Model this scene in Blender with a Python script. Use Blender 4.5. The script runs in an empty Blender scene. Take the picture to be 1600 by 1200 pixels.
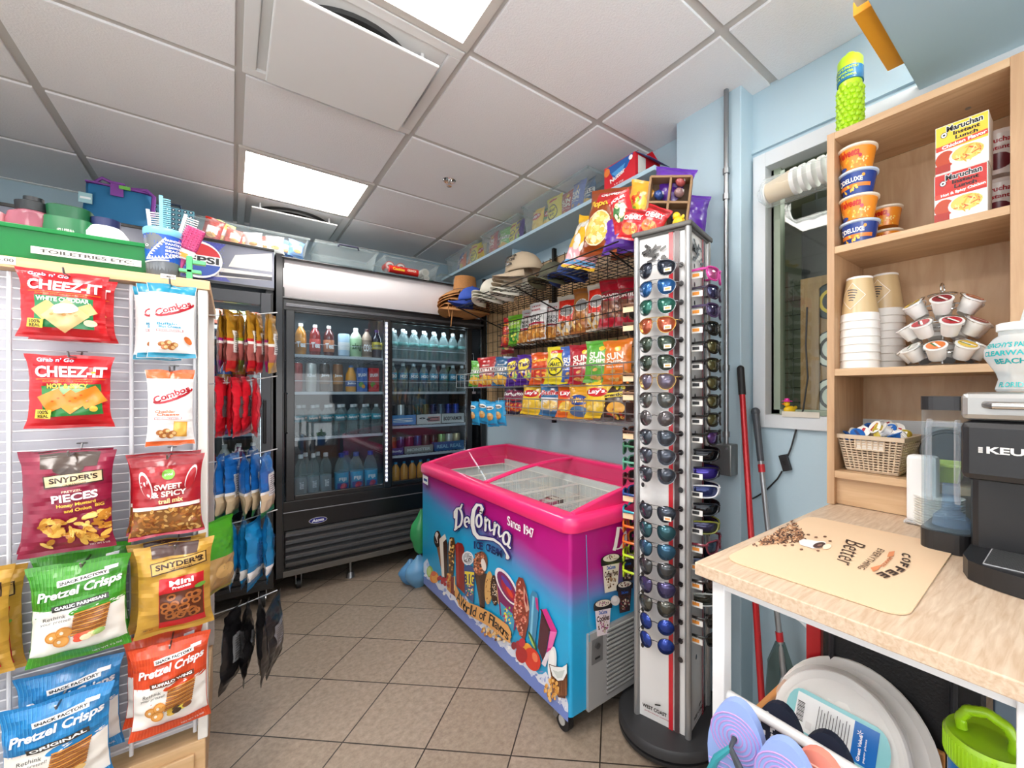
import bpy, bmesh, math, random
from mathutils import Vector, Matrix, noise
PI = math.pi
R = random.Random(11)
scene = bpy.context.scene
COL = scene.collection
# ---------------------------------------------------------------- camera
YAW = .6872
cd = bpy.data.cameras.new('camera'); cam = bpy.data.objects.new('camera', cd); COL.objects.link(cam)
cd.sensor_width = 36; cd.lens = 36*658.2/1600; cd.shift_x = -.0634; cd.shift_y = .0069
cd.clip_start = .02; cam.location = (0, 0, 1.25); cam.rotation_euler = (PI/2, 0, -YAW)
scene.camera = cam
# ---------------------------------------------------------------- light
w = bpy.data.worlds.new('world'); scene.world = w; w.use_nodes = True
w.node_tree.nodes['Background'].inputs[0].default_value = (.75, .85, 1, 1)
w.node_tree.nodes['Background'].inputs[1].default_value = .5
def area(loc, size, power, rot=(0, 0, 0), col=(1, 1, 1), sy=None):
    l = bpy.data.lights.new('area_light', 'AREA'); l.size = size; l.energy = power; l.color = col
    if sy: l.shape = 'RECTANGLE'; l.size_y = sy
    o = bpy.data.objects.new('area_light', l); COL.objects.link(o); o.location = loc; o.rotation_euler = rot
    return o
# area lights added as daylight behind and beside camera, and the room's ceiling panels
area((-.1, -1.12, 1.35), 2.6, 27, (PI/2+.42, 0, 0), (1, .98, .96), 1.9)
area((-1.5, .6, 1.4), 1.9, 8, (0, -PI/2-.3, 0), (1, .99, .98), 2.6)
area((-.15, -.45, 1.65), .6, 13, (PI-.35, 0, 0), (1, .99, .98))      # light added to brighten the ceiling, standing in for a bounced flash
PANEL_GLOW = 15               # brightness of the ceiling panels' diffusers
GX, GY = .026, 1.988          # ceiling grid origin, 0.61 m cells
CELLS_LIT = [(0, 1), (0, -2), (-2, -2), (-2, -4), (1, -4)]
vs = scene.view_settings
vs.view_transform = 'Standard'; vs.look = 'None'; vs.gamma = 1; vs.use_curve_mapping = False; vs.exposure = .38
scene.cycles.use_denoising = True
scene.cycles.max_bounces = 9; scene.cycles.transparent_max_bounces = 28; scene.cycles.diffuse_bounces = 5
scene.cycles.sample_clamp_indirect = 6; scene.cycles.caustics_reflective = False; scene.cycles.caustics_refractive = False

def at(px, py, X=None, Y=None, Z=None):
    """world point that lies on the given plane; used to read real positions off the photograph"""
    u = (px-901.4)/658.2; v = (611-py)/658.2; S, C = math.sin(YAW), math.cos(YAW)
    dx, dy = S+u*C, C-u*S
    t = X/dx if X is not None else Y/dy if Y is not None else (Z-1.25)/v
    return Vector((t*dx, t*dy, 1.25+t*v))
# ---------------------------------------------------------------- materials
def lin(h):
    h = h.lstrip('#'); h = h if len(h) == 6 else ''.join(x*2 for x in h); c = [int(h[i:i+2], 16)/255 for i in (0, 2, 4)]
    return tuple(x/12.92 if x <= .04045 else ((x+.055)/1.055)**2.4 for x in c)+(1,)
MC = {}
def mat(col, rough=.45, metal=0, coat=0, emit=0, bump=None, var=0, alpha=1):
    k = (col, rough, metal, coat, emit, bump, var, alpha)
    if k in MC: return MC[k]
    m = bpy.data.materials.new('m_'+col.strip('#')); m.use_nodes = True; MC[k] = m
    nt = m.node_tree; b = nt.nodes['Principled BSDF']; c = lin(col)
    b.inputs['Base Color'].default_value = c; b.inputs['Roughness'].default_value = rough
    b.inputs['Metallic'].default_value = metal; b.inputs['Coat Weight'].default_value = coat
    b.inputs['Coat Roughness'].default_value = .12
    if alpha < 1: b.inputs['Alpha'].default_value = alpha
    if emit:
        b.inputs['Emission Color'].default_value = c; b.inputs['Emission Strength'].default_value = emit
    if bump or var:
        tc = nt.nodes.new('ShaderNodeTexCoord'); n = nt.nodes.new('ShaderNodeTexNoise')
        nt.links.new(tc.outputs['Object'], n.inputs['Vector']); n.inputs['Scale'].default_value = bump[0] if bump else 12
        n.inputs['Detail'].default_value = 3
        if bump:
            bp = nt.nodes.new('ShaderNodeBump'); bp.inputs['Strength'].default_value = bump[1]; bp.inputs['Distance'].default_value = .004
            nt.links.new(n.outputs['Fac'], bp.inputs['Height']); nt.links.new(bp.outputs['Normal'], b.inputs['Normal'])
        if var:
            mx = nt.nodes.new('ShaderNodeMix'); mx.data_type = 'RGBA'
            mx.inputs[6].default_value = tuple(x*(1-var) for x in c[:3])+(1,); mx.inputs[7].default_value = tuple(min(1, x*(1+var)) for x in c[:3])+(1,)
            nt.links.new(n.outputs['Fac'], mx.inputs[0]); nt.links.new(mx.outputs[2], b.inputs['Base Color'])
    return m
def pr(col): return mat(col, .27, 0, .35)            # glossy printed film
def paper(col): return mat(col, .6)
def clear(name, tint='#ffffff', fac=.12, rough=.05, body='#ffffff', k3=.35):
    """thin clear plastic or glass: mostly see-through with a glossy film"""
    k = ('clear', tint, fac, rough, body, k3)
    if k in MC: return MC[k]
    m = bpy.data.materials.new(name); m.use_nodes = True; MC[k] = m; nt = m.node_tree
    for n in list(nt.nodes): nt.nodes.remove(n)
    o = nt.nodes.new('ShaderNodeOutputMaterial'); t = nt.nodes.new('ShaderNodeBsdfTransparent'); p = nt.nodes.new('ShaderNodeBsdfPrincipled')
    t.inputs[0].default_value = lin(tint); p.inputs['Base Color'].default_value = lin(body); p.inputs['Roughness'].default_value = rough
    lw = nt.nodes.new('ShaderNodeLayerWeight'); lw.inputs[0].default_value = .35
    ma = nt.nodes.new('ShaderNodeMath'); ma.operation = 'MULTIPLY_ADD'; ma.inputs[1].default_value = k3; ma.inputs[2].default_value = fac; ma.use_clamp = True
    mx = nt.nodes.new('ShaderNodeMixShader')
    nt.links.new(lw.outputs['Facing'], ma.inputs[0]); nt.links.new(ma.outputs[0], mx.inputs[0])
    nt.links.new(t.outputs[0], mx.inputs[1]); nt.links.new(p.outputs[0], mx.inputs[2]); nt.links.new(mx.outputs[0], o.inputs[0])
    return m
def window_glass(name, tint, fac):
    k = ('wg', tint, fac)
    if k in MC: return MC[k]
    m = bpy.data.materials.new(name); m.use_nodes = True; MC[k] = m; nt = m.node_tree
    for n in list(nt.nodes): nt.nodes.remove(n)
    o = nt.nodes.new('ShaderNodeOutputMaterial'); t = nt.nodes.new('ShaderNodeBsdfTransparent'); g = nt.nodes.new('ShaderNodeBsdfGlossy')
    t.inputs[0].default_value = lin(tint); g.inputs['Roughness'].default_value = .02; g.inputs['Color'].default_value = (1, 1, 1, 1)
    mx = nt.nodes.new('ShaderNodeMixShader'); mx.inputs[0].default_value = fac
    nt.links.new(t.outputs[0], mx.inputs[1]); nt.links.new(g.outputs[0], mx.inputs[2]); nt.links.new(mx.outputs[0], o.inputs[0])
    return m
def wood(name, c1, c2, scale=(1, 14, 14), rough=.45):
    m = bpy.data.materials.new(name); m.use_nodes = True; nt = m.node_tree; b = nt.nodes['Principled BSDF']
    tc = nt.nodes.new('ShaderNodeTexCoord'); mp = nt.nodes.new('ShaderNodeMapping'); mp.inputs['Scale'].default_value = scale
    n = nt.nodes.new('ShaderNodeTexNoise'); n.inputs['Scale'].default_value = 4; n.inputs['Detail'].default_value = 6; n.inputs['Distortion'].default_value = .6
    r = nt.nodes.new('ShaderNodeValToRGB'); r.color_ramp.elements[0].position = .3; r.color_ramp.elements[1].position = .7
    r.color_ramp.elements[0].color = lin(c1); r.color_ramp.elements[1].color = lin(c2)
    nt.links.new(tc.outputs['Object'], mp.inputs[0]); nt.links.new(mp.outputs[0], n.inputs['Vector']); nt.links.new(n.outputs['Fac'], r.inputs[0])
    nt.links.new(r.outputs[0], b.inputs['Base Color']); b.inputs['Roughness'].default_value = rough
    return m
WHITE = mat('#f2f0ec', .45); BLACK = mat('#0c0c0e', .3); BLACKM = mat('#131315', .55); CHROME = mat('#d8d8d8', .18, 1); STEEL = mat('#9a9c9e', .35, 1)
WALLM = mat('#b3c9d4', .6, bump=(90, .08)); WIREB = mat('#16130f', .45, .4)
CLEARP = clear('clear_plastic'); BOTTLEP = clear('bottle_plastic', '#eef8f8', .1, .04, '#d4e6e6', .4); BINP = clear('bin_plastic', '#f3f6f6', .07, .2, '#e6ecee', .16)
OAKY = wood('oak_along', '#bd9872', '#d2b18a', (14, 1.2, 14)); OAKZ = wood('oak_upright', '#b08a66', '#c6a27c', (14, 14, 1.2)); OAKX = wood('oak_across', '#cfa97a', '#e0bd90', (1.2, 14, 14))
OAKL = wood('oak_pale', '#bea184', '#d8c3ab', (4, 34, 34)); BAMBOO = wood('bamboo', '#b9783f', '#cf9558', (1.5, 14, 14))
# ---------------------------------------------------------------- mesh helper
class G:
    def __init__(s): s.v = []; s.f = []; s.m = []; s.sm = []; s.ml = []
    def mi(s, m):
        if m not in s.ml: s.ml.append(m)
        return s.ml.index(m)
    def add(s, vs, fs, m, smooth=False, M=None):
        b = len(s.v); k = s.mi(m)
        s.v += [tuple(M @ Vector(v)) if M is not None else tuple(v) for v in vs]
        for f in fs: s.f.append([b+i for i in f]); s.m.append(k); s.sm.append(smooth)
        return s
    def box(s, x0, y0, z0, x1, y1, z1, m, M=None):
        x0, x1 = sorted((x0, x1)); y0, y1 = sorted((y0, y1)); z0, z1 = sorted((z0, z1))
        return s.add([(x0,y0,z0),(x1,y0,z0),(x1,y1,z0),(x0,y1,z0),(x0,y0,z1),(x1,y0,z1),(x1,y1,z1),(x0,y1,z1)],
            [(0,3,2,1),(4,5,6,7),(0,1,5,4),(1,2,6,5),(2,3,7,6),(3,0,4,7)], m, False, M)
    def cyl(s, p0, p1, r0, m, r1=None, n=14, cap=True, smooth=True):
        r1 = r0 if r1 is None else r1; p0 = Vector(p0); p1 = Vector(p1); d = (p1-p0).normalized()
        a = d.orthogonal().normalized(); b = d.cross(a); V = []
        for p, r in ((p0, r0), (p1, r1)):
            V += [p+(a*math.cos(2*PI*i/n)+b*math.sin(2*PI*i/n))*r for i in range(n)]
        s.add(V, [(i, (i+1) % n, n+(i+1) % n, n+i) for i in range(n)], m, smooth)
        if cap: s.add(V, [tuple(range(n-1, -1, -1)), tuple(range(n, 2*n))], m)
        return s
    def lathe(s, prof, m, n=20, o=(0, 0, 0), M=None, sq=0):
        V = []
        for r, z in prof:
            for i in range(n):
                a = 2*PI*i/n; c, d = math.cos(a), math.sin(a)
                k = 1 if not sq else 1/((abs(c)**sq+abs(d)**sq)**(1/sq))
                V.append((o[0]+r*c*k, o[1]+r*d*k, o[2]+z))
        F = [(j*n+i, j*n+(i+1) % n, (j+1)*n+(i+1) % n, (j+1)*n+i) for j in range(len(prof)-1) for i in range(n)]
        s.add(V, F, m, True, M); b = len(prof)-1
        if prof[0][0] > 1e-4: s.add(V[:n], [tuple(range(n-1, -1, -1))], m, False, M)
        if prof[-1][0] > 1e-4: s.add(V[b*n:], [tuple(range(n))], m, False, M)
        return s
    def tube(s, pts, r, m, n=6, closed=False):
        P = [Vector(p) for p in pts]; N = len(P); V = []; prev = None
        for i, p in enumerate(P):
            q0 = P[i-1] if (i or closed) else P[i]; q1 = P[(i+1) % N] if (i < N-1 or closed) else P[i]
            d = (q1-q0).normalized()
            a = d.orthogonal().normalized() if prev is None else (prev-d*prev.dot(d)).normalized()
            prev = a; b = d.cross(a); rr = r[i] if isinstance(r, (list, tuple)) else r
            V += [p+(a*math.cos(2*PI*k/n)+b*math.sin(2*PI*k/n))*rr for k in range(n)]
        s.add(V, [(j*n+k, j*n+(k+1) % n, ((j+1) % N)*n+(k+1) % n, ((j+1) % N)*n+k) for j in range(N if closed else N-1) for k in range(n)], m, True)
        if not closed: s.add(V, [tuple(range(n-1, -1, -1)), tuple(range((N-1)*n, N*n))], m)
        return s
    def prism(s, pts, z0, z1, m, M=None, smooth=False):
        n = len(pts); V = [(x, y, z0) for x, y in pts]+[(x, y, z1) for x, y in pts]
        s.add(V, [tuple(range(n-1, -1, -1)), tuple(range(n, 2*n))], m, False, M)
        return s.add(V, [(i, (i+1) % n, n+(i+1) % n, n+i) for i in range(n)], m, smooth, M)
    def sph(s, c, r, m, n=12, sc=(1, 1, 1)):
        k = n//2; pf = [(max(1e-5, r*math.sin(PI*i/k)), -r*math.cos(PI*i/k)) for i in range(k+1)]
        return s.lathe(pf, m, n, (0, 0, 0), Matrix.Translation(c) @ Matrix.Diagonal((*sc, 1)))
    def mesh(s, name):
        me = bpy.data.meshes.new(name); me.from_pydata(s.v, [], s.f)
        for m in s.ml: me.materials.append(m)
        me.polygons.foreach_set('material_index', s.m); me.polygons.foreach_set('use_smooth', s.sm); me.update()
        if any(s.sm): me.set_sharp_from_angle(angle=.7)
        return me
    def obj(s, name, parent=None, loc=(0, 0, 0), rz=0, bevel=0, label=None, cat=None, group=None, kind=None, solid=0, rot=None):
        return link(s.mesh(name), name, parent, loc, rz, bevel, label, cat, group, kind, solid, rot)
def link(me, name, parent=None, loc=(0, 0, 0), rz=0, bevel=0, label=None, cat=None, group=None, kind=None, solid=0, rot=None):
    o = bpy.data.objects.new(name, me); COL.objects.link(o); o.location = loc; o.rotation_euler = rot or (0, 0, rz)
    if parent: o.parent = parent
    if bevel:
        b = o.modifiers.new('bevel', 'BEVEL'); b.width = bevel; b.segments = 2; b.limit_method = 'ANGLE'; b.angle_limit = .7
    if solid:
        b = o.modifiers.new('solid', 'SOLIDIFY'); b.thickness = solid
    tag(o, label, cat, group, kind)
    return o
def tag(o, label=None, cat=None, group=None, kind=None):
    if label: o['label'] = label
    if cat: o['category'] = cat
    if group: o['group'] = group
    if kind: o['kind'] = kind
    return o
def thing(name, label, cat, loc=(0, 0, 0), rz=0, group=None, rot=None):
    o = bpy.data.objects.new(name, None); COL.objects.link(o); o.empty_display_size = .05
    o.location = loc; o.rotation_euler = rot or (0, 0, rz)
    return tag(o, label, cat, group)
def dup(o, loc=None, rz=None, label=None, parent=None, group=None, rot=None):
    c = o.copy(); COL.objects.link(c)
    if parent: c.parent = parent
    if loc is not None: c.location = loc
    if rz is not None: c.rotation_euler = (0, 0, rz)
    if rot is not None: c.rotation_euler = rot
    if label: c['label'] = label
    if group: c['group'] = group
    for ch in o.children: dup(ch, parent=c)
    return c
def struct(g, name, bevel=0, parent=None): return g.obj(name, parent, bevel=bevel, kind='structure')
# ---------------------------------------------------------------- printed decoration draped over a surface
TC = {}
def glyphs(txt, bold=0.0, maxe=.5):
    bold = .07 if bold > .2 else min(bold, .042)*.8; k = (txt, bold, maxe)
    if k in TC: return TC[k]
    c = bpy.data.curves.new('t', 'FONT'); c.body = txt; c.offset = bold; c.resolution_u = 3; c.align_x = 'LEFT'
    o = bpy.data.objects.new('t', c); me = o.to_mesh(); bm = bmesh.new(); bm.from_mesh(me); o.to_mesh_clear()
    bmesh.ops.triangulate(bm, faces=bm.faces)
    for _ in range(4):
        es = [e for e in bm.edges if e.calc_length() > maxe]
        if not es: break
        bmesh.ops.subdivide_edges(bm, edges=es, cuts=1, use_grid_fill=False); bmesh.ops.triangulate(bm, faces=bm.faces)
    vs = [(v.co.x, v.co.y) for v in bm.verts]; bm.verts.index_update(); fs = [tuple(v.index for v in f.verts) for f in bm.faces]
    bm.free(); bpy.data.objects.remove(o); bpy.data.curves.remove(c)
    xs = [v[0] for v in vs]; ys = [v[1] for v in vs]; x0, x1, y0, y1 = min(xs), max(xs), min(ys), max(ys)
    out = ([((x-x0)/(x1-x0)-.5, (y-y0)/(y1-y0)-.5) for x, y in vs], fs)
    TC[k] = out; return out
class D:
    """decoration: S(u,v,off) maps 0..1 coordinates onto a surface, A = height/width"""
    def __init__(s, g, S, A, off=.0009, step=.00013, sub=.11): s.g, s.S, s.A, s.off, s.step, s.sub = g, S, A, off, step, sub
    def put(s, pts, fs, m, cx, cy, w, h, rot=0, sh=0, arc=0):
        V = []; c, d = math.cos(rot), math.sin(rot)
        for x, y in pts:
            X = x*w; Y = y*h*s.A+arc*(x*x)*w
            X += sh*Y; X, Y = X*c-Y*d, X*d+Y*c
            V.append(s.S(cx+X, cy+Y/s.A, s.off))
        s.off += s.step
        s.g.add(V, fs, m if not isinstance(m, str) else pr(m), True)
    def r(s, cx, cy, w, h, m, rot=0, sh=0, arc=0):
        a = max(1, int(w/s.sub)); b = max(1, int(h*s.A/s.sub))
        s.put([(i/a-.5, j/b-.5) for j in range(b+1) for i in range(a+1)],
              [(j*(a+1)+i, j*(a+1)+i+1, (j+1)*(a+1)+i+1, (j+1)*(a+1)+i) for j in range(b) for i in range(a)], m, cx, cy, w, h, rot, sh, arc)
    def e(s, cx, cy, w, h, m, rot=0, n=18):
        k = 1 if w < s.sub*2 else 2 if w < s.sub*4 else 4
        P = [(0, 0)]+[(.5*(j+1)/k*math.cos(2*PI*i/n), .5*(j+1)/k*math.sin(2*PI*i/n)) for j in range(k) for i in range(n)]
        F = [(0, 1+i, 1+(i+1) % n) for i in range(n)]+[(1+j*n+i, 1+(j+1)*n+i, 1+(j+1)*n+(i+1) % n, 1+j*n+(i+1) % n) for j in range(k-1) for i in range(n)]
        s.put(P, F, m, cx, cy, w, h, rot)
    def p(s, pts, m):
        s.g.add([s.S(x, y, s.off) for x, y in pts], [tuple(range(len(pts)))], m if not isinstance(m, str) else pr(m)); s.off += s.step
    def t(s, txt, cx, cy, w, h, m, rot=0, sh=0, bold=.02, arc=0, out=None):
        P, F = glyphs(txt, bold, .5 if s.sub > 5 else .11)
        if out:
            P2, F2 = glyphs(txt, .21, .5); s.put(P2, F2, out, cx, cy, w*1.03, h*1.18, rot, sh, arc)
        s.put(P, F, m, cx, cy, w, h, rot, sh, arc)
    def scat(s, cx, cy, w, h, n, sw, shh, cols, seed=1, kind='e', rnd=1):
        q = random.Random(seed); st = s.step; s.step = .000008
        for i in range(n):
            while True:
                a, b = q.uniform(-.5, .5), q.uniform(-.5, .5)
                if kind == 'box' or a*a+b*b < .25: break
            (s.e if kind != 'r' else s.r)(cx+a*w, cy+b*h, sw*q.uniform(.7, 1.2), shh*q.uniform(.7, 1.2), cols[i % len(cols)], q.uniform(-rnd, rnd)*1.5, **({'n': 8} if kind != 'r' else {}))
        s.step = st
def plane_S(o, ux, uy):
    """flat surface with origin o, width vector ux, height vector uy (offset along their cross product)"""
    o, ux, uy = Vector(o), Vector(ux), Vector(uy); n = ux.cross(uy).normalized()
    return lambda u, v, off: o+ux*u+uy*v+n*off
def flat(g, o, ux, uy, off=.0008, step=.00015, sub=9): return D(g, plane_S(o, ux, uy), Vector(uy).length/Vector(ux).length, off, step, sub)
def cyl_S(r0, r1, z0, z1, a0=PI*1.5-1.2, a1=PI*1.5+1.2, o=(0, 0, 0)):
    """side of a cone/cylinder, front at -Y"""
    def S(u, v, off):
        a = a0+(a1-a0)*u; r = r0+(r1-r0)*v+off
        return Vector((o[0]+r*math.cos(a), o[1]+r*math.sin(a), o[2]+z0+(z1-z0)*v))
    return S
# ---------------------------------------------------------------- snack bags
def bag_mesh(name, W, H, T, base, design=None, seed=0, zones=None, nu=20, nv=26, seal=.06, crink=1.35, pinch=.08, flare=.045):
    g = G(); S0 = Vector((seed*7.3, seed*3.1, 0)); fr = []; bk = []
    def b_(v):
        q = (v-seal)/(1-2*seal)
        return 0 if q <= 0 or q >= 1 else (1-abs(2*q-1)**2.6)**.6
    for j in range(nv+1):
        v = j/nv; b = b_(v)
        for i in range(nu+1):
            u = i/nu; a = max(0, 1-abs(2*u-1)**2.4)**.75
            x = (u-.5)*W*(1-pinch*b+flare*(abs(2*v-1)**6)); z = v*H
            n1 = noise.noise(Vector((u*5, v*5*H/W, 0))+S0); n2 = noise.noise(Vector((u*13, v*7, 4))+S0)
            n3 = abs(noise.noise(Vector((u*3+v*4, v*9-u*5, 9))+S0))
            t = T*a*b; k = W*.03*crink; wav = .012*W/.15*noise.noise(Vector((u*2.2, v*2, 2))+S0)*(1 if v < .3 or v > .8 else .4)
            y = -t-(n1*.9+n2*.25-n3*1.1)*k*(.35+.65*min(1, b+.2))+wav
            if v in (0, 1): z += (.012*n1+.006*math.sin(u*9+seed))*H
            fr.append(Vector((x, y, z))); bk.append(Vector((x, max(y+.0015, t*.75+wav+n1*k*.4) if 0 < i < nu and 0 < j < nv else y+.001, z)))
    n = nu+1
    def zone(v):
        if not zones: return base
        for vm, m in zones:
            if v <= vm: return m
        return base
    for j in range(nv):
        zm = zone((j+.5)/nv)
        F = [(i, i+1, n+i+1, n+i) for i in range(nu)]
        g.add(fr[j*n:(j+2)*n], F, zm, True); g.add(bk[j*n:(j+2)*n], [tuple(reversed(f)) for f in F], zm, True)
    def S(u, v, off):
        x = min(max(u, 0), .9999)*nu; y = min(max(v, 0), .9999)*nv; i, j = int(x), int(y); x -= i; y -= j
        p = fr[j*n+i]*(1-x)*(1-y)+fr[j*n+i+1]*x*(1-y)+fr[(j+1)*n+i]*(1-x)*y+fr[(j+1)*n+i+1]*x*y
        return Vector((p.x, p.y-off, p.z))
    if design:
        d = D(g, S, H/W, .0014, .0005 if W > .14 else .0004, .036); design(d)
    for k in range(2):      # crimped seals
        for q in range(3):
            zz = (.012+q*.016) if k == 0 else 1-(.012+q*.016)
            D(g, S, H/W, .0006).r(.5, zz, .97, .004, mat('#e9e6e0', .4, .3) if False else base)
    return g.mesh(name)
BASES = {}
def film(col, metal=.0): return mat(col, .3, metal, .35)
# ================================================================ the room
X0, X1, Y0, Y1, ZC = -1.6, 1.61, -1.2, 3.82, 2.43
def floor_mat():
    m = bpy.data.materials.new('floor_tiles'); m.use_nodes = True; nt = m.node_tree; b = nt.nodes['Principled BSDF']
    tc = nt.nodes.new('ShaderNodeTexCoord'); mp = nt.nodes.new('ShaderNodeMapping'); mp.vector_type = 'TEXTURE'
    mp.inputs['Location'].default_value = (.3024, 2.119, 0); mp.inputs['Rotation'].default_value = (0, 0, -.7768)
    br = nt.nodes.new('ShaderNodeTexBrick'); br.offset = 0; br.squash = 1
    for k, v in (('Scale', 1), ('Mortar Size', .0026), ('Brick Width', .305), ('Row Height', .305), ('Mortar Smooth', .1), ('Bias', 0)): br.inputs[k].default_value = v
    br.inputs['Color1'].default_value = lin('#9f8f7f'); br.inputs['Color2'].default_value = lin('#988877'); br.inputs['Mortar'].default_value = lin('#2f2720')
    n = nt.nodes.new('ShaderNodeTexNoise'); n.inputs['Scale'].default_value = 48; n.inputs['Detail'].default_value = 7; n.inputs['Roughness'].default_value = .72
    r = nt.nodes.new('ShaderNodeValToRGB'); r.color_ramp.elements[0].position = .3; r.color_ramp.elements[1].position = .72
    r.color_ramp.elements[0].color = (.62, .6, .58, 1); r.color_ramp.elements[1].color = (1.12, 1.12, 1.12, 1)
    mx = nt.nodes.new('ShaderNodeMix'); mx.data_type = 'RGBA'; mx.blend_type = 'MULTIPLY'; mx.inputs[0].default_value = 1
    L = nt.links.new
    L(tc.outputs['Object'], mp.inputs[0]); L(mp.outputs[0], br.inputs['Vector']); L(tc.outputs['Object'], n.inputs['Vector']); L(n.outputs['Fac'], r.inputs[0])
    L(br.outputs['Color'], mx.inputs[6]); L(r.outputs[0], mx.inputs[7]); L(mx.outputs[2], b.inputs['Base Color'])
    bp = nt.nodes.new('ShaderNodeBump'); bp.inputs['Strength'].default_value = .25; bp.inputs['Distance'].default_value = .002; bp.invert = True
    L(br.outputs['Fac'], bp.inputs['Height']); L(bp.outputs[0], b.inputs['Normal']); b.inputs['Roughness'].default_value = .42
    return m
struct(G().box(X0, Y0, -.05, X1, Y1, 0, floor_mat()), 'floor')
struct(G().box(X0-.08, Y0, 0, X0, Y1, ZC+.1, WALLM), 'wall_left')
struct(G().box(X0-.08, Y1, 0, X1+.1, Y1+.08, ZC+.1, WALLM), 'wall_back')
struct(G().box(X0-.08, Y0-.08, 0, X1+.1, Y0, ZC+.1, mat('#c9cdd0', .7)), 'wall_front')
g = G()                                             # right wall with the window opening
WY0, WY1, WZ0, WZ1 = -.5, .845, 1.11, 2.17
g.box(X1, Y0, 0, X1+.1, Y1, WZ0, WALLM).box(X1, Y0, WZ1, X1+.1, Y1, ZC+.1, WALLM)
g.box(X1, WY1, WZ0, X1+.1, Y1, WZ1, WALLM).box(X1, Y0, WZ0, X1+.1, WY0, WZ1, WALLM)
g.box(X1-.012, Y0, 2.19, X1, .855, 2.205, WALLM)
struct(g, 'wall_right')
struct(G().box(1.52, .855, 0, X1+.005, 1.16, ZC+.02, WALLM), 'wall_pilaster', .004)
# ceiling: recessed grid and drop-in tiles that stand slightly proud of it
tile = mat('#e6e6e8', .9, bump=(160, .35), var=.035); grid = mat('#bcb9b5', .5)
g = G(); g.box(X0, Y0, ZC+.008, X1, Y1, ZC+.06, grid)
lit = set(CELLS_LIT); AC = [(0, -1), (0, 2)]
for i in range(-3, 3):
    for j in range(-6, 4):
        if (i, j) in lit or (i, j) in AC: continue
        a, b_, c, d = GX+.61*i+.016, GY+.61*j+.016, GX+.61*(i+1)-.016, GY+.61*(j+1)-.016
        a, b_, c, d = max(a, X0), max(b_, Y0), min(c, X1), min(d, Y1)
        if c-a > .02 and d-b_ > .02: g.box(a, b_, ZC, c, d, ZC+.014, tile)
struct(g, 'ceiling', .002)
g = G(); g.box(X0, Y1-.02, ZC-.004, X1, Y1, ZC+.01, WHITE); struct(g, 'trim_1')
# window frame, reveal and pane
WF = mat('#cfd3d6', .45)
g = G()
for a in ((WY1-.05, WZ0, WY1, WZ1), (WY0, WZ0, WY0+.05, WZ1), (WY0+.05, WZ0, WY1-.05, WZ0+.05), (WY0+.05, WZ1-.055, WY1-.05, WZ1)): g.box(X1-.018, a[0], a[1], X1+.06, a[2], a[3], WF)
IN = mat('#8f9c8a', .5)
for a in ((WY1-.085, WZ0+.04, WY1-.05, WZ1-.05), (WY0+.05, WZ0+.05, WY1-.05, WZ0+.07)): g.box(X1+.03, a[0], a[1], X1+.07, a[2], a[3], IN)
g.box(X1+.03, WY1-.062, WZ0+.05, X1+.04, WY1-.05, WZ1-.055, mat('#2a2c2c', .5))
wn = struct(g, 'window_1', .002)
struct(G().box(X1+.05, WY0+.05, WZ0+.05, X1+.054, WY1-.05, WZ1-.055, window_glass('window_pane', '#eef3ef', .035)), 'window_pane', parent=wn)
# unseen windows added to frame the area lights behind and beside the camera
g = G(); SKYP = mat('#e8f0f8', .3)
for a in ((-1.45, .35, -1.40, 2.35), (1.2, .35, 1.25, 2.35), (-.12, .35, -.08, 2.35), (-1.4, .35, 1.2, .4), (-1.4, 2.3, 1.2, 2.35)): g.box(a[0], Y0, a[1], a[2], Y0+.03, a[3], WF)
w2 = struct(g, 'added_window_2', .003); struct(G().box(-1.4, Y0+.002, .4, 1.2, Y0+.008, 2.3, SKYP), 'window_pane', parent=w2)
g = G()
for a in ((-.75, .4, -.7, 2.4), (1.9, .4, 1.95, 2.4), (-.7, .4, 1.9, .45), (-.7, 2.35, 1.9, 2.4)): g.box(X0, a[0], a[1], X0+.03, a[2], a[3], WF)
w3 = struct(g, 'added_window_3', .003); struct(G().box(X0+.002, -.7, .45, X0+.008, 1.9, 2.35, SKYP), 'window_pane', parent=w3)
# space behind the window
g = G(); BK = mat('#5d6454', .8, var=.25)
g.box(3.1, -1.2, 0, 3.15, 2.6, 2.6, BK).box(1.72, 2.55, 0, 3.1, 2.6, 2.6, BK).box(1.72, -1.2, 0, 3.1, -1.15, 2.6, BK)
g.box(1.72, -1.2, 2.55, 3.1, 2.6, 2.6, mat('#77806c', .8)).box(1.72, -1.2, 0, 3.1, 2.6, .03, mat('#4a4038', .8))
g.box(1.71, .86, 0, 1.72, 2.6, 2.6, BK)
struct(g, 'room_next_door')
g = G().cyl((2.6, 1.0, 1.72), (2.6, 1.0, 1.73), .035, mat('#fff2d8', .5, emit=25), n=16).cyl((2.6, 1.0, 1.73), (2.6, 1.0, 2.55), .006, BLACKM)
g.obj('pendant_lamp', label='small glowing round lamp seen through the window', cat='lamp')
area((2.5, .15, 2.5), .6, 26, (0, 0, 0), (1, .97, .9))
g = G()
for k in range(9): g.tube([(1.95, .98-.02*0, 1.2+k*.065), (1.95, .45, 1.2+k*.065)], .0022, CHROME)
for k in range(9): g.tube([(1.95, .45+k*.066, 1.0), (1.95, .45+k*.066, 1.75)], .002, CHROME)
for k in range(2): g.box(1.97, .55+k*.15, 1.0, 2.02, .64+k*.15, 1.68-k*.08, mat(('#3f5c4a', '#6d7f4b')[k], .8, var=.3))
g.obj('wire_rack', label='chrome wire rack with green cloths seen behind the window pane', cat='rack')
t = thing('television', 'black flat television seen from behind through the window', 'television', (1.86, .56, 1.62))
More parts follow.
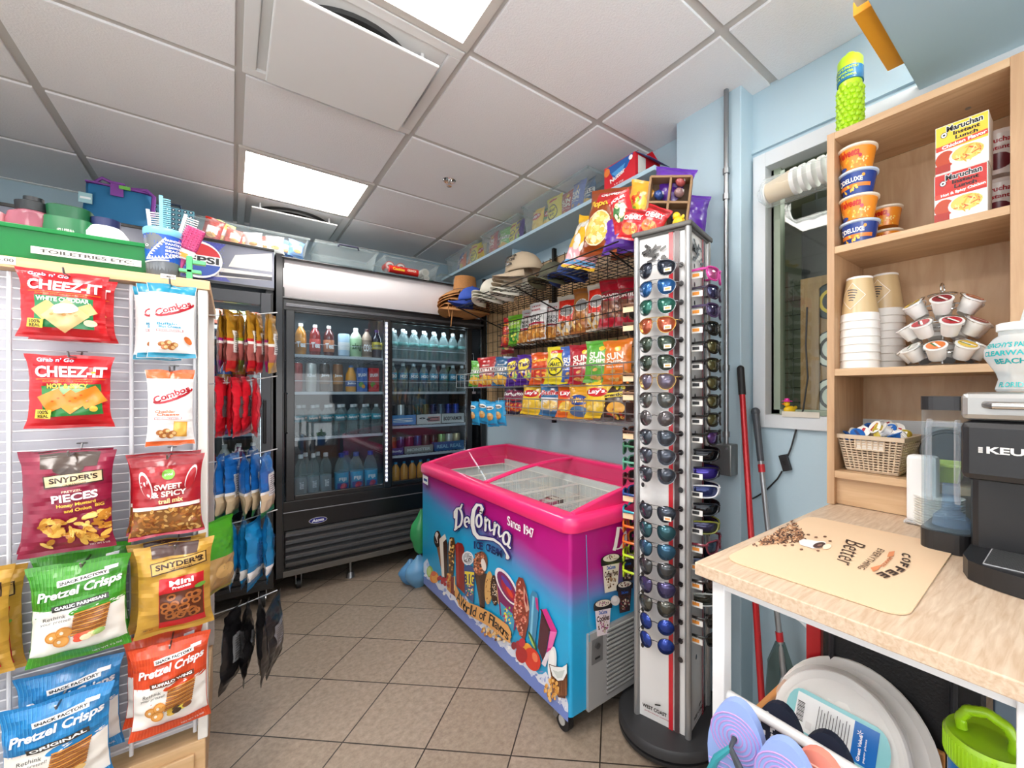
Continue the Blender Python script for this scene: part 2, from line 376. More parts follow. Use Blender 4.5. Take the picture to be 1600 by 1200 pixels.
G().box(0, -.35, 0, .045, .215, .42, mat('#4a4b50', .5)).obj('screen_back', t, bevel=.006)
G().box(-.012, -.2, .1, 0, .1, .3, BLACKM).obj('mount', t, bevel=.004)
g = G(); PLY = wood('plywood', '#a07850', '#b98f62', (14, 14, 2))
M = Matrix.Translation((1.70, .59, 1.13)) @ Matrix.Rotation(.0, 4, 'X')
g.box(0, -.35, 0, .012, .12, .55, PLY, M); g.box(-.012, .05, 0, 0, .1, .5, PLY, M)
d = flat(g, (1.6995, .71, 1.13), (0, -.47, 0), (0, 0, .55))
for i, (cy, c) in enumerate(((.82, '#263238'), (.5, '#f2f2f2'), (.18, '#f2f2f2'))):
    d.e(.24, cy, .3, .255, '#1a1a1a'); d.e(.24, cy, .28, .238, c); d.e(.24, cy, .2, .17, '#1b1b1b' if i else '#e7c52f'); d.e(.24, cy, .15, .13, c)
g.obj('plywood_board', label='brown plywood board with three round stickers behind the window', cat='board')
# ceiling light panels
for n_, (i, j) in enumerate(CELLS_LIT):
    lb = {(0, 1): 'square ceiling light panel nearer the drinks coolers', (0, -2): 'square ceiling light panel beyond the large air vent, cut by the top edge'}
    t = thing('ceiling_light', lb.get((i, j), 'square ceiling light panel behind the camera'), 'ceiling light', (GX+.61*(i+.5), GY+.61*(j+.5), ZC), group=None if (i, j) in lb else 'ceiling lights out of view')
    g = G()
    for a in ((-.304, -.304, .304, -.275), (-.304, .275, .304, .304), (-.304, -.275, -.275, .275), (.275, -.275, .304, .275)): g.box(a[0], a[1], -.003, a[2], a[3], .01, mat('#c9c4bd', .5))
    g.obj('frame', t)
    G().box(-.276, -.276, .002, .276, .276, .006, mat('#fff9f3', .5, emit=PANEL_GLOW)).obj('diffuser', t)
# cassette vents
for (i, j), lb in (((0, -1), 'large square ceiling air vent with a hanging flat cover, nearest the camera'), ((0, 2), 'square ceiling air vent above the drinks coolers, beyond the light panel')):
    t = thing('ceiling_vent', lb, 'air vent', (GX+.61*(i+.5), GY+.61*(j+.5), ZC)); VP = mat('#dededd', .5)
    g = G()
    g.box(-.3, -.3, -.004, .3, -.26, .012, VP).box(-.3, .26, -.004, .3, .3, .012, VP).box(-.3, -.26, -.004, -.26, .26, .012, VP).box(.26, -.26, -.004, .3, .26, .012, VP)
    g.box(-.26, -.26, .007, .26, .26, .012, VP); g.obj('housing', t, bevel=.003)
    G().lathe([(.17, .008), (.21, -.001), (.22, .008)], mat('#3a3a3a', .6), 40).lathe([(.02, .002), (.14, -.002), (.15, .004)], mat('#26221e', .5), 30).obj('fan_opening', t)
    G().box(-.235, -.235, -.046, .235, .235, -.036, VP).obj('cover_panel', t, bevel=.006)
    for a in (-.19, .19):
        for b_ in (-.19, .19): G().cyl((a, b_, -.037), (a, b_, .008), .006, VP).obj('hanger_pin', t)
t = thing('sprinkler', 'small chrome fire sprinkler head on the ceiling', 'sprinkler', (.944, 2.28, ZC))
G().lathe([(.0, -.004), (.03, -.006), (.038, .001)], CHROME, 20).obj('escutcheon', t)
G().cyl((0, 0, -.006), (0, 0, -.03), .006, CHROME).tube([(-.012, 0, -.008), (-.012, 0, -.025), (0, 0, -.032), (.012, 0, -.025), (.012, 0, -.008)], .002, CHROME).lathe([(.0, -.034), (.014, -.033), (.014, -.031)], CHROME, 16).obj('deflector', t)
# conduit pipe and junction box on the pilaster
t = thing('conduit_pipe', 'grey metal conduit pipe running down the blue pilaster', 'pipe', (1.50, .905, 0))
G().cyl((0, 0, 1.04), (0, 0, 2.43), .0095, STEEL).obj('pipe', t)
for z in (1.07, 1.33, 2.0, 2.1): G().cyl((0, 0, z), (0, 0, z+.022), .0135, STEEL).obj('coupling', t)
g = G().box(-.035, -.04, .925, .018, .045, 1.045, mat('#8d8f8e', .4, .8)); g.cyl((-.036, .02, .94), (-.04, .02, .94), .004, CHROME).cyl((-.036, -.025, 1.03), (-.04, -.025, 1.03), .004, CHROME)
g.obj('junction_box', t, bevel=.004)
# blue shelf over the front, high on the right wall
SH = mat('#a9c5d4', .5)
t = thing('high_shelf', 'pale blue wall shelf high on the right above the oak hutch', 'shelf', (0, 0, 0))
G().box(.75, -1.1, 2.15, 1.609, .325, 2.168, SH).obj('board', t, bevel=.002)
g = G()
for k in range(2):
    z = 2.169; y = .345-.0; g.box(1.13+k*.001, .255, z+k*.0, 1.22, .37, z+.001, paper('#efe9df'))
OR = mat('#f0a52a', .45)
M = Matrix.Translation((1.30, .285, 2.19)) @ Matrix.Rotation(.0, 4, 'Z')
t = thing('mailing_box', 'orange yellow carton lying over the end of the high blue shelf', 'box', (1.30, .285, 2.169))
G().box(-.12, -.12, 0, .16, .085, .035, OR).obj('carton', t, bevel=.002)
G().box(.115, .0852, .008, .135, .0856, .028, paper('#ffffff')).obj('label', t)
t = thing('white_carton', 'white carton beside the orange box on the high blue shelf', 'box', (1.06, .315, 2.169))
G().box(-.1, -.15, 0, .1, .04, .03, paper('#e6dccb')).obj('carton', t, bevel=.002)
G().box(-.1, .0402, .012, .1, .0405, .016, paper('#6b4a2e')).obj('tape', t)
# long blue shelf on the right wall
t = thing('long_shelf', 'long pale blue wall shelf carrying clear bins of chips', 'shelf')
G().box(1.38, 1.165, 2.185, 1.609, 3.5, 2.205, SH).obj('board', t, bevel=.002)
g = G()
for y in (1.4, 2.4, 3.35): g.box(1.43, y, 2.06, 1.609, y+.012, 2.184, SH)
g.obj('bracket', t)
G().tube([(1.6, 1.2, 2.21), (1.6, 1.2, 2.42)], .0015, STEEL).tube([(1.6, 1.23, 2.21), (1.6, 1.2, 2.42)], .0015, STEEL).obj('hanging_wire', label='thin wires running from the shelf end to the ceiling', cat='wire')
# ================================================================ snack stand on the left
t = thing('display_stand', 'white slatted wire snack stand with an oak top rail', 'display stand', (0, 0, 0))
g = G(); WW = mat('#e3e4e8', .4)
g.box(-1.2, 1.745, .22, -.058, 1.75, 1.555, mat('#c9cad2', .6)); g.obj('back_sheet', t)
g = G()
for k in range(51): g.tube([(-1.2, 1.722, .245+k*.0258), (-.07, 1.722, .245+k*.0258)], .0021, WW, 5)
for x in (-.94, -.43, -.218, -.085): g.cyl((x, 1.718, .22), (x, 1.718, 1.55), .0045, WW, n=8)
g.obj('wire_grid', t)
g = G().box(-.078, 1.70, .2, -.055, 1.76, 1.556, mat('#ece9e2', .5)).box(-.078, 2.30, .2, -.055, 2.36, 1.556, mat('#ece9e2', .5)); g.obj('side_frame', t, bevel=.003)
G().box(-1.2, 1.695, 1.556, -.05, 2.36, 1.584, OAKX).obj('top_board', t, bevel=.002)
g = G().box(-1.2, 1.70, .0, -.06, 2.36, .2, OAKX).box(-1.2, 1.688, .03, -.085, 1.70, .17, OAKX); g.obj('base', t, bevel=.003)
G().box(-.076, 1.76, .2, -.074, 2.3, 1.55, mat('#dcdce0', .6)).obj('end_panel', t)
g = G(); g.box(-.47, 1.6935, 1.563, -.414, 1.695, 1.582, paper('#efe9de')); flat(g, (-.47, 1.6935, 1.563), (.056, 0, 0), (0, 0, .019)).t('$ 5.00', .6, .5, .7, .5, '#5c5650'); g.obj('price_tag', t)
g = G(); g.box(-.157, 1.6935, 1.575, -.125, 1.695, 1.588, paper('#efe9de')); flat(g, (-.157, 1.6935, 1.575), (.032, 0, 0), (0, 0, .013)).t('COMBOS', .5, .5, .8, .5, '#5c5650'); g.obj('price_tag', t)
RED = film('#c4121d'); GOLD = film('#c99a3c', .15)
TAN = '#d9b47a'; TAN2 = '#c8954f'
def gloss(d): pass
def cheez(kind):
    def f(d):
        d.r(.5, .9, .86, .11, '#b80f1b'); d.t("Grab n' Go", .34, .93, .42, .055, '#24407f', out=None, bold=.03)
        d.t("Grab n' Go", .335, .932, .42, .055, '#e9eef8', bold=.02)
        d.t('CHEEZ-IT', .53, .77, .86, .15, '#ffffff', bold=.09); d.r(.80, .765, .05, .025, '#f2b12a')
        d.r(.53, .668, .84, .008, '#f1802d'); d.t('BAKED SNACK CRACKERS', .5, .64, .6, .022, '#ef7b2c')
        if kind == 0:
            d.r(.53, .38, .68, .46, '#1f8048'); d.t('WHITE CHEDDAR', .52, .565, .62, .065, '#e8f4e6', bold=.06)
            d.r(.32, .40, .26, .2, '#dcb06c', .7); d.r(.78, .42, .24, .16, '#dcb572', .5); d.r(.55, .33, .42, .34, '#e3bf83', .78)
            for k in range(5): d.e(.4+k*.07, .34+.03*(k % 2), .05, .035, '#cf9a55', .3)
            d.e(.56, .44, .3, .14, '#f6efdf'); d.e(.52, .4, .2, .08, '#efe3c8', .4); d.e(.84, .24, .16, .1, '#efdfb9')
        else:
            d.r(.55, .38, .72, .42, '#2b7f3a', .05); d.e(.55, .5, .5, .16, '#9dc78f'); d.t('HOT & SPICY', .5, .575, .5, .065, '#f6d245', bold=.07, out='#7a1a10')
            for a, b, r_ in ((.33, .38, .5), (.54, .36, .75), (.78, .42, .5)): d.r(a, b, .3, .24, '#ef8b2b', r_)
            for k in range(7): d.e(.32+k*.07, .37+.04*(k % 3), .035, .02, '#d9601c')
            d.e(.82, .26, .1, .08, '#e8b03d')
        d.r(.21, .2, .19, .12, '#f2d64c', -.08); d.t('100%', .21, .225, .13, .05, '#3a2a1a'); d.t('REAL', .21, .17, .13, .04, '#3a2a1a')
    return f
def snyder_pieces(d):
    d.r(.52, .92, .62, .14, '#45352c'); d.e(.52, .84, .34, .12, '#45352c')
    d.r(.58, .735, .66, .12, '#3c2c22', .07); d.r(.58, .737, .63, .1, '#e6cfa0', .07); d.t("SNYDER'S", .58, .742, .54, .055, '#3c2c22', .07, bold=.06)
    d.t('OF HANOVER', .6, .69, .26, .018, '#7a5a3a', .07)
    d.t('PRETZEL', .57, .625, .22, .02, '#f3dcc0', .05); d.t('PIECES', .6, .565, .52, .075, '#ffffff', .07, bold=.09)
    d.t('Honey Mustard', .62, .49, .44, .042, '#f0c24a', .06, bold=.04); d.t('and Onion', .64, .44, .3, .035, '#f0c24a', .06, bold=.04); d.t('BIG', .88, .46, .1, .035, '#f0c24a', bold=.08)
    d.scat(.62, .24, .78, .28, 60, .17, .045, ['#d9a03f', '#efc667', '#c8862e', '#e6b350', '#b87a28'], 3, 'box')
    d.t('NET WT 5 OZ', .84, .055, .22, .018, '#e8c7c9')
def sweet(d):
    d.r(.5, .93, .96, .1, '#8e2028'); d.e(.52, .775, .19, .13, '#7cb842'); d.t('good', .52, .775, .12, .04, '#eef6e0')
    d.e(.2, .66, .16, .34, '#e9d8d8', .25); d.e(.2, .64, .13, .3, '#a81c26', .25); d.e(.85, .72, .14, .3, '#e9d8d8', -.25); d.e(.85, .7, .12, .28, '#a81c26', -.25)
    d.t('SWEET', .52, .63, .4, .07, '#f3eadf', .04, bold=.05); d.t('& SPICY', .54, .545, .5, .07, '#f3eadf', .04, bold=.05); d.t('trail mix', .56, .46, .36, .06, '#e8d08e', .04, bold=.05)
    d.r(.5, .385, .97, .045, '#f5efe8', .03); d.r(.5, .2, .97, .31, '#8b5a2b')
    d.scat(.5, .2, 1, .3, 110, .1, .03, ['#c98f45', '#dcae66', '#a9662b', '#8a4a1e', '#b77633'], 5, 'box'); d.r(.5, .02, .98, .03, '#c64a5b')
def combos(c1, flavour, cheese):
    def f(d):
        d.r(.5, .945, .98, .12, c1); d.r(.5, .035, .98, .06, c1)
        d.e(.56, .66, .95, .13, '#b21c2c', .42); d.e(.55, .675, .9, .1, '#fbfbfb', .42); d.t('Combos', .53, .68, .86, .085, '#b21c2c', .42, .1, .07)
        d.t('BAKED SNACKS', .68, .6, .46, .02, '#ffffff', .42)
        d.t(flavour[0], .4, .455, .46, .035, c1, bold=.04); d.t(flavour[1], .46, .415, .5, .035, c1, bold=.04)
        d.r(.46, .365, .6, .03, '#b21c2c'); d.r(.46, .365, .57, .022, '#fbfbfb'); d.t('BAKED PRETZEL', .46, .365, .5, .014, '#b21c2c')
        if cheese: d.r(.72, .22, .3, .2, '#dfa03c', -.08); d.r(.72, .225, .26, .17, '#e9b453', -.08)
        else: d.e(.86, .24, .14, .12, '#c9672e', .5)
        for a, b in ((.28, .18), (.42, .2), (.56, .17), (.35, .14), (.5, .135)): d.e(a, b, .17, .07, '#a9652f', .1); d.e(a+.03, b, .09, .045, '#e0b277')
    return f
def crisps(c1, c2, flav, fcol, spots):
    def f(d):
        st = d.step; d.step = .000004
        for k in range(26): d.r(.02+k*.0385, .77, .006, .44, c2)
        d.step = st
        d.r(.5, .34, .985, .45, '#f4f0e8'); d.e(.75, .55, .7, .1, c1, .18)
        d.r(.55, .84, .52, .055, '#f7f5f0', .1); d.t('SNACK FACTORY', .55, .84, .48, .028, '#222222', .1, bold=.05)
        d.t('Pretzel Crisps', .52, .73, .88, .115, '#ffffff', .13, .25, .05)
        d.r(.53, .595, .6, .055, fcol, .1); d.t(flav, .53, .597, .54, .032, '#ffffff', .1, bold=.05)
        d.t('Rethink', .26, .49, .24, .035, '#333333', .1, .2, .0); d.t('your pretzel!', .27, .445, .32, .035, '#333333', .1, .2, .0)
        d.step = .00006
        for k in range(11): d.r(.66-.005*k, .52-.022*k, .38, .014, ('#d08a38', '#a55f20')[k % 2], .12); d.r(.66-.005*k, .51-.022*k, .38, .005, '#5b3212', .12)
        d.step = .00016
        for a, b in ((.25, .3), (.36, .335), (.33, .245)): d.e(a, b, .17, .12, '#d58b3a', .3); d.e(a, b, .14, .09, '#e3a354', .3); d.e(a-.02, b, .04, .035, '#f4ead6')
        for i, c in enumerate(spots): d.e(.52+.07*(i % 4), .27-.03*(i//4)+.01*(i % 2), .13, .06, c, .2)
        d.r(.5, .075, .985, .11, c1); 
        d.step = .000004
        for k in range(26): d.r(.02+k*.0385, .075, .006, .1, c2)
        d.step = st
        d.t('NET WT 7.2 OZ', .78, .06, .3, .02, '#f0f0f0', .08); d.r(.83, .9, .14, .035, '#eeeeee', .1)
    return f
def snyder_mini(d):
    d.r(.5, .93, .6, .13, '#4a2e26'); d.r(.56, .775, .76, .13, '#3a2418', .1); d.r(.56, .777, .73, .11, '#d9ad5c', .1); d.t("SNYDER'S", .56, .785, .64, .06, '#3a2418', .1, bold=.06)
    d.t('OF HANOVER', .6, .735, .3, .02, '#4a2e26', .1); d.r(.6, .36, .62, .56, '#c91c24'); d.t('Mini', .6, .585, .34, .065, '#ffffff', .05, bold=.07); d.t('Pretzels', .6, .53, .26, .03, '#ffffff', .05, bold=.04)
    d.r(.6, .32, .6, .32, '#5a2a14'); 
    q = random.Random(4); st = d.step; d.step = .00003
    for k in range(26):
        a, b = .6+q.uniform(-.25, .25), .32+q.uniform(-.13, .13); d.e(a, b, .13, .075, '#a8602a'); d.e(a, b, .07, .036, '#48200e')
    d.step = st; d.e(.86, .5, .16, .05, '#6aa13a', .2); d.t('NET WT', .16, .1, .12, .018, '#4a2e26')
BM = {}
BM['cheez_white'] = bag_mesh('cheez_bag', .15, .168, .026, RED, cheez(0), 1)
BM['cheez_hot'] = bag_mesh('cheez_bag', .147, .185, .026, RED, cheez(1), 2)
BM['pieces'] = bag_mesh('pretzel_bag', .158, .255, .03, film('#8c1739'), snyder_pieces, 3)
BM['sweet'] = bag_mesh('trail_bag', .15, .225, .026, film('#a81c26'), sweet, 4)
BM['combo_blue'] = bag_mesh('combo_bag', .098, .205, .022, film('#f2f2f0'), combos('#1787a8', ('Buffalo', 'Blue Cheese'), 0), 5)
BM['combo_orange'] = bag_mesh('combo_bag', .1, .215, .022, film('#f2f2f0'), combos('#e0622a', ('Cheddar', 'Cheese'), 1), 6)
BM['crisp_green'] = bag_mesh('crisp_bag', .172, .245, .028, film('#3f9427'), crisps('#3f9427', '#58ad3c', 'GARLIC PARMESAN', '#2c2c24', ['#cf4a36', '#e06a4a', '#e8d9a0', '#9cc06a', '#d8553c', '#efe0b8']), 7)
BM['crisp_orange'] = bag_mesh('crisp_bag', .162, .25, .028, film('#d9481f'), crisps('#d9481f', '#e8663c', 'BUFFALO WING', '#6e3a26', ['#d2b23c', '#5a3a24', '#e3cf52', '#7d4a2c', '#caa23a', '#3f2a1c']), 8)
BM['crisp_blue'] = bag_mesh('crisp_bag', .185, .25, .028, film('#2384c4'), crisps('#2384c4', '#4aa2da', 'ORIGINAL', '#3a3632', ['#d8b06a', '#e8ca8c', '#c8944a', '#e2b974']), 9)
BM['mini'] = bag_mesh('pretzel_bag', .16, .25, .03, GOLD, snyder_mini, 10)
BM['gold'] = bag_mesh('gold_bag', .17, .26, .03, GOLD, snyder_mini, 12)
def peg(x, z, y0=1.722, y1=1.60, parent=None):
    return None
def hang(kind, x, ztop, y, label, cat='snack bag', rz=0, group=None, dz=0, name=None, h=None, tilt=0):
    me = BM[kind]; H = h or max(v.co.z for v in me.vertices)
    return link(me, name or 'snack_bag', loc=(x, y, ztop-H), rz=rz, label=label, cat=cat, group=group, rot=(tilt, 0, rz))
hang('cheez_white', -.318, 1.55, 1.695, 'red white cheddar cracker bag hanging behind the front one, top hook')
hang('cheez_white', -.327+.002, 1.551, 1.64, 'red white cheddar cracker bag, topmost on the left column of hooks')
hang('cheez_hot', -.318, 1.343, 1.66, 'red hot and spicy cracker bag with orange crackers, second from top')
hang('pieces', -.332, 1.098, 1.70, 'dark red honey mustard pretzel pieces bag behind the front one')
hang('pieces', -.318, 1.098, 1.645, 'dark red honey mustard pretzel pieces bag with cream name plate in front')
hang('crisp_green', -.305, .835, 1.70, 'green garlic parmesan pretzel bag behind the front one')
hang('crisp_green', -.298, .818, 1.64, 'green garlic parmesan pretzel bag with white lower half, in front')
hang('crisp_blue', -.325, .53, 1.70, 'blue original pretzel bag standing behind the front blue one')
hang('crisp_blue', -.335, .488, 1.64, 'blue original pretzel bag, lowest on the left column of hooks')
hang('gold', -.495, .83, 1.66, 'golden pretzel bag cut off by the left edge of the picture')
hang('gold', -.485, .815, 1.70, 'golden pretzel bag tucked behind the one at the left picture edge', h=.26)
hang('combo_blue', -.163, 1.545, 1.70, 'white and teal buffalo blue cheese pretzel snack bag, rearmost of three')
hang('combo_blue', -.152, 1.55, 1.672, 'white and teal buffalo blue cheese pretzel snack bag, middle of three')
hang('combo_blue', -.128, 1.55, 1.642, 'white and teal buffalo blue cheese pretzel snack bag, front of three')
hang('combo_orange', -.133, 1.312, 1.66, 'white and orange cheddar cheese pretzel snack bag on the stand')
hang('sweet', -.148, 1.075, 1.695, 'red sweet and spicy trail mix bag behind the front one')
hang('sweet', -.138, 1.07, 1.648, 'red sweet and spicy trail mix bag with green oval, in front')
hang('mini', -.142, .825, 1.695, 'golden mini pretzels bag hanging behind the front one')
hang('mini', -.122, .825, 1.645, 'golden mini pretzels bag with a red panel, in front')
hang('crisp_orange', -.148, .565, 1.695, 'orange buffalo wing pretzel bag behind the front one')
hang('crisp_orange', -.131, .55, 1.645, 'orange buffalo wing pretzel bag with white lower half, in front')
def hook(x, z, lb, n=1):
    g = G(); g.tube([(x, 1.722, z+.02), (x, 1.71, z+.004), (x, 1.60, z), (x, 1.592, z+.012)], .0022, STEEL).tube([(x+.01, 1.722, z+.02), (x-.01, 1.722, z+.02)], .002, STEEL)
    g.obj('display_hook', label=lb, cat='hook', group='metal hooks on the snack stand')
for i, (x, z, lb) in enumerate(((-.318, 1.54, 'above the white cheddar crackers'), (-.31, 1.335, 'above the hot and spicy crackers'), (-.31, 1.09, 'above the pretzel pieces'), (-.29, .81, 'above the green pretzel bags'), (-.33, .475, 'above the blue pretzel bags'),
        (-.13, 1.545, 'above the teal snack bags'), (-.13, 1.305, 'above the orange snack bag'), (-.135, 1.065, 'above the trail mix'), (-.12, .815, 'above the mini pretzels'), (-.13, .545, 'above the buffalo wing bags'))):
    hook(x, z, 'thin metal display hook on the slatted stand '+lb)
# bags hanging edge-on at the end of the stand
def label_white(c='#e8e6e2'):
    def f(d):
        d.r(.5, .5, .55, .36, c)
        for k in range(9): d.r(.5, .36+k*.035, .45, .008, '#55524e')
    return f
CLR = film('#7c3b3c')
def goldies(acc, name):
    return bag_mesh(name, .105, .215, .012, film('#b98a2c', .2), label_white(), hash_(name), zones=[(.16, film(acc)), (.19, film('#f2f0ea')), (.46, film('#a8605a')), (.48, film('#f2f0ea')), (.54, film(acc))], nu=12, nv=22)
def hash_(s): return sum(ord(c) for c in s) % 37
accs = [('#a51e8e', 'gold_purple'), ('#c8262e', 'gold_red'), ('#c8262e', 'gold_red'), ('#8db51e', 'gold_green'), ('#a51e8e', 'gold_purple'), ('#c8262e', 'gold_red'), ('#c8262e', 'gold_red'), ('#a51e8e', 'gold_purple'), ('#b98a2c', 'gold_plain')]
gm = {}
words = {'gold_purple': 'purple', 'gold_red': 'red', 'gold_green': 'green', 'gold_plain': 'plain gold'}
pos = ['nearest the stand', 'second from the stand', 'third from the stand', 'fourth from the stand', 'fifth from the stand', 'sixth from the stand', 'seventh from the stand', 'eighth from the stand', 'last and outermost']
for i, (a, n_) in enumerate(accs):
    if n_ not in gm: gm[n_] = goldies(a, n_)
    for q in (0,):
        link(gm[n_], 'gold_snack_bag', loc=(-.03+i*.019, 1.95+.012*math.sin(i*2.3), 1.318+.004*(i % 2)), rot=(.0, -.03-.012*(i-3), PI/2-.2+.2*math.sin(i*1.9+1)), label='slim gold bag with %s end on the top side hook, %s' % (words[n_], pos[i]), cat='snack bag', group='gold bags on the top side hook')
def edge_row(n, x0, dx, y, z, W, H, T, cols, cname, word, seedb, lean=.02, grp=None):
    for i in range(n):
        key = (cname, i % 2)
        if key not in gm: gm[key] = bag_mesh(cname, W, H, T, film(cols[0]), label_white(cols[1]), seedb+i, zones=cols[2] if len(cols) > 2 else None, nu=14, nv=22, pinch=.1)
        link(gm[key], cname, loc=(x0+i*dx, y+.02*math.sin(i*2.7), z+.005*math.sin(i*3)), rot=(0, -lean*(i-1), PI/2-.15+.22*math.sin(i*2.1+seedb)), label='%s, %s' % (word, pos[i] if i < n-1 else 'outermost on its hook'), cat='snack bag', group=grp)
edge_row(5, -.028, .024, 1.95, 1.09, .11, .21, .015, ['#cf2333', '#5d5d60'], 'red_snack_bag', 'bright red bag hanging edge-on on the second side hook', 31, grp='red bags on the second side hook')
edge_row(5, -.03, .033, 1.95, .80, .12, .225, .02, ['#1c64ad', '#dcdcdc', [(.07, film('#3f9a3f')), (.36, film('#c8b292')), (.42, film('#f0eeea'))]], 'blue_snack_bag', 'royal blue nut bag hanging edge-on on the third side hook', 41, grp='blue nut bags on the third side hook')
edge_row(4, .0, .034, 1.93, .555, .13, .235, .022, ['#1b7db4', '#2a66a0', [(.12, film('#1b7db4')), (.26, film('#e4e2de'))]], 'light_blue_snack_bag', 'metallic light blue bag hanging edge-on on the fourth side hook', 51, lean=.05, grp='light blue bags on the fourth side hook')
edge_row(4, .0, .042, 1.90, .235, .15, .25, .022, ['#1b1a1c', '#8f8f92'], 'black_snack_bag', 'matt black bag hanging edge-on on the lowest side hook', 61, lean=.06, grp='black bags on the lowest side hook')
BM['greenbag'] = bag_mesh('green_bag', .13, .24, .03, film('#4aa526'), lambda d: (d.r(.5, .3, .9, .4, '#c8a268'), d.e(.5, .3, .6, .2, '#e3b870')), 71, zones=[(.35, film('#c59a5a')), (.42, film('#e9e7e0'))])
hang('greenbag', -.035, .83, 1.83, 'bright green bag peeking out beside the golden mini pretzels', rz=.9)
for z, lb in ((1.535, 'top'), (1.295, 'second'), (1.02, 'third'), (.79, 'fourth'), (.485, 'lowest')):
    G().tube([(-.06, 1.95, z-.02), (.02, 1.95, z-.012), (.135, 1.95, z+.012)], .0022, mat('#d5d8dc', .3, .6)).obj('side_hook', label='long white wire hook, %s of the five on the stand end' % lb, cat='hook')
# things on top of the stand
t = thing('green_bin', 'green plastic tray labelled for toiletries on top of the snack stand', 'tray', (-.5, 1.75, 1.585))
GR = clear('green_tint', '#3fb56a', .5, .2, '#2ba257')
def open_tray(L, Wd, H, tp, m, th=.003):
    g = G(); a, b = L/2, Wd/2; k = tp
    def q(s, z): return [(-a+s, -b+s, z), (a-s, -b+s, z), (a-s, b-s, z), (-a+s, b-s, z)]
    V = q(k, 0)+q(0, H)+q(k+th, th)+q(th, H)
    F = [(3, 2, 1, 0), (8, 9, 10, 11)]
    for i in range(4):
        j = (i+1) % 4; F += [(i, j, 4+j, 4+i), (8+j, 8+i, 12+i, 12+j), (4+i, 4+j, 12+j, 12+i)]
    g.add(V, F, m); return g
g = open_tray(.66, .2, .085, .02, GR); g.obj('tray', t, (.0, .08, 0))
g = G()
for a in ((-.335, -.105, .335, -.098), (-.335, .098, .335, .105), (-.335, -.105, -.328, .105), (.328, -.105, .335, .105)): g.box(a[0], a[1]+.08, .078, a[2], a[3]+.08, .09, GR)
g.obj('rim', t, bevel=.002)
g = G(); g.box(.1, -.016, .022, .3, -.0145, .04, paper('#ecebe4')); flat(g, (.1, -.016, .022), (.2, 0, 0), (0, 0, .018)).t('TOILETRIES ETC.', .5, .5, .86, .5, '#4b4540', bold=.03); g.obj('label_strip', t)
def jar(name, x, y, z, parts, lb, cat='jar', rz=0, sc_=1.3):
    t = thing(name, lb, cat, (x, y, z), rz); t.scale = (sc_, sc_, sc_)
    for pn, fn in parts: g = G(); fn(g); g.obj(pn, t)
    return t
PINK = clear('pink_clear', '#e8a8b4', .35, .1, '#d98a9b')
jar('pink_bottle', -.41, 1.80, 1.622, [('bottle', lambda g: g.lathe([(.035, 0), (.036, .06), (.033, .075), (.022, .082)], PINK, 20)), ('cap', lambda g: g.lathe([(.024, .082), (.025, .1), (.014, .104), (.014, .112), (0, .113)], mat('#1b1f22', .4), 20))], 'pink see-through bottle with black cap in the green tray', 'bottle')
jar('pink_bottle', -.5, 1.80, 1.622, [('bottle', lambda g: g.lathe([(.035, 0), (.036, .06), (.033, .07), (.0, .075)], mat('#e7a9ae', .4), 20)), ('cap', lambda g: g.lathe([(.02, .07), (.02, .09), (0, .09)], mat('#e7a9ae', .4), 20))], 'pale pink bottle at the left picture edge in the green tray', 'bottle')
jar('green_stick', -.345, 1.80, 1.622, [('body', lambda g: g.lathe([(.036, 0), (.038, .05), (.036, .075)], mat('#1f6b3f', .3), 22, sq=4)), ('cap', lambda g: g.lathe([(.03, .075), (.032, .1), (.025, .104), (0, .104)], mat('#175634', .3), 22, sq=4)), ('logo', lambda g: D(g, cyl_S(.0385, .0385, .02, .06), .4).t('IRISH SPRING', .5, .6, .3, .3, '#e8f0e0'))], 'dark green deodorant in the green tray', 'deodorant')
def navyjar(g):
    g.lathe([(.034, 0), (.036, .01), (.036, .055), (.026, .07), (.02, .075)], mat('#eef0f4', .3), 22)
    d = D(g, cyl_S(.0365, .0365, .005, .05), .45); d.r(.5, .4, .95, .7, '#2a3b7a'); d.r(.5, .5, .3, .45, '#cdd8e8'); d.t('VASELINE', .5, .55, .26, .16, '#2a3b7a')
jar('white_navy_jar', -.278, 1.79, 1.622, [('jar', navyjar), ('cap', lambda g: g.lathe([(.022, .072), (.023, .09), (0, .092)], mat('#232a55', .35), 22))], 'white and navy bottle with navy cap in the green tray')
g = G(); g.box(-.022, -.012, 0, .022, .012, .06, paper('#e8e4dc')); flat(g, (-.022, -.012, 0), (.044, 0, 0), (0, 0, .06)).r(.5, .5, .8, .6, '#4f4f5a'); g.obj('small_box', loc=(-.225, 1.79, 1.605), label='small grey and white box in the green tray', cat='box')
g = G(); g.box(-.014, -.012, 0, .014, .012, .07, mat('#f0cfc0', .4)); g.obj('tube_box', loc=(-.2, 1.80, 1.605), label='narrow pale pink box in the green tray', cat='box', bevel=.002)
g = G(); g.box(-.035, -.015, 0, .035, .015, .075, paper('#e0a22e'))
d = flat(g, (-.035, -.015, 0), (.07, 0, 0), (0, 0, .075)); d.r(.5, .48, .86, .7, '#2b5d2c'); d.e(.5, .62, .5, .3, '#f0d23c'); d.r(.55, .45, .6, .3, '#f1c13a'); d.t('yotta', .5, .45, .5, .18, '#c05a1e'); g.obj('yellow_box', loc=(-.165, 1.81, 1.605), label='yellow and green box at the right end of the green tray', cat='box')
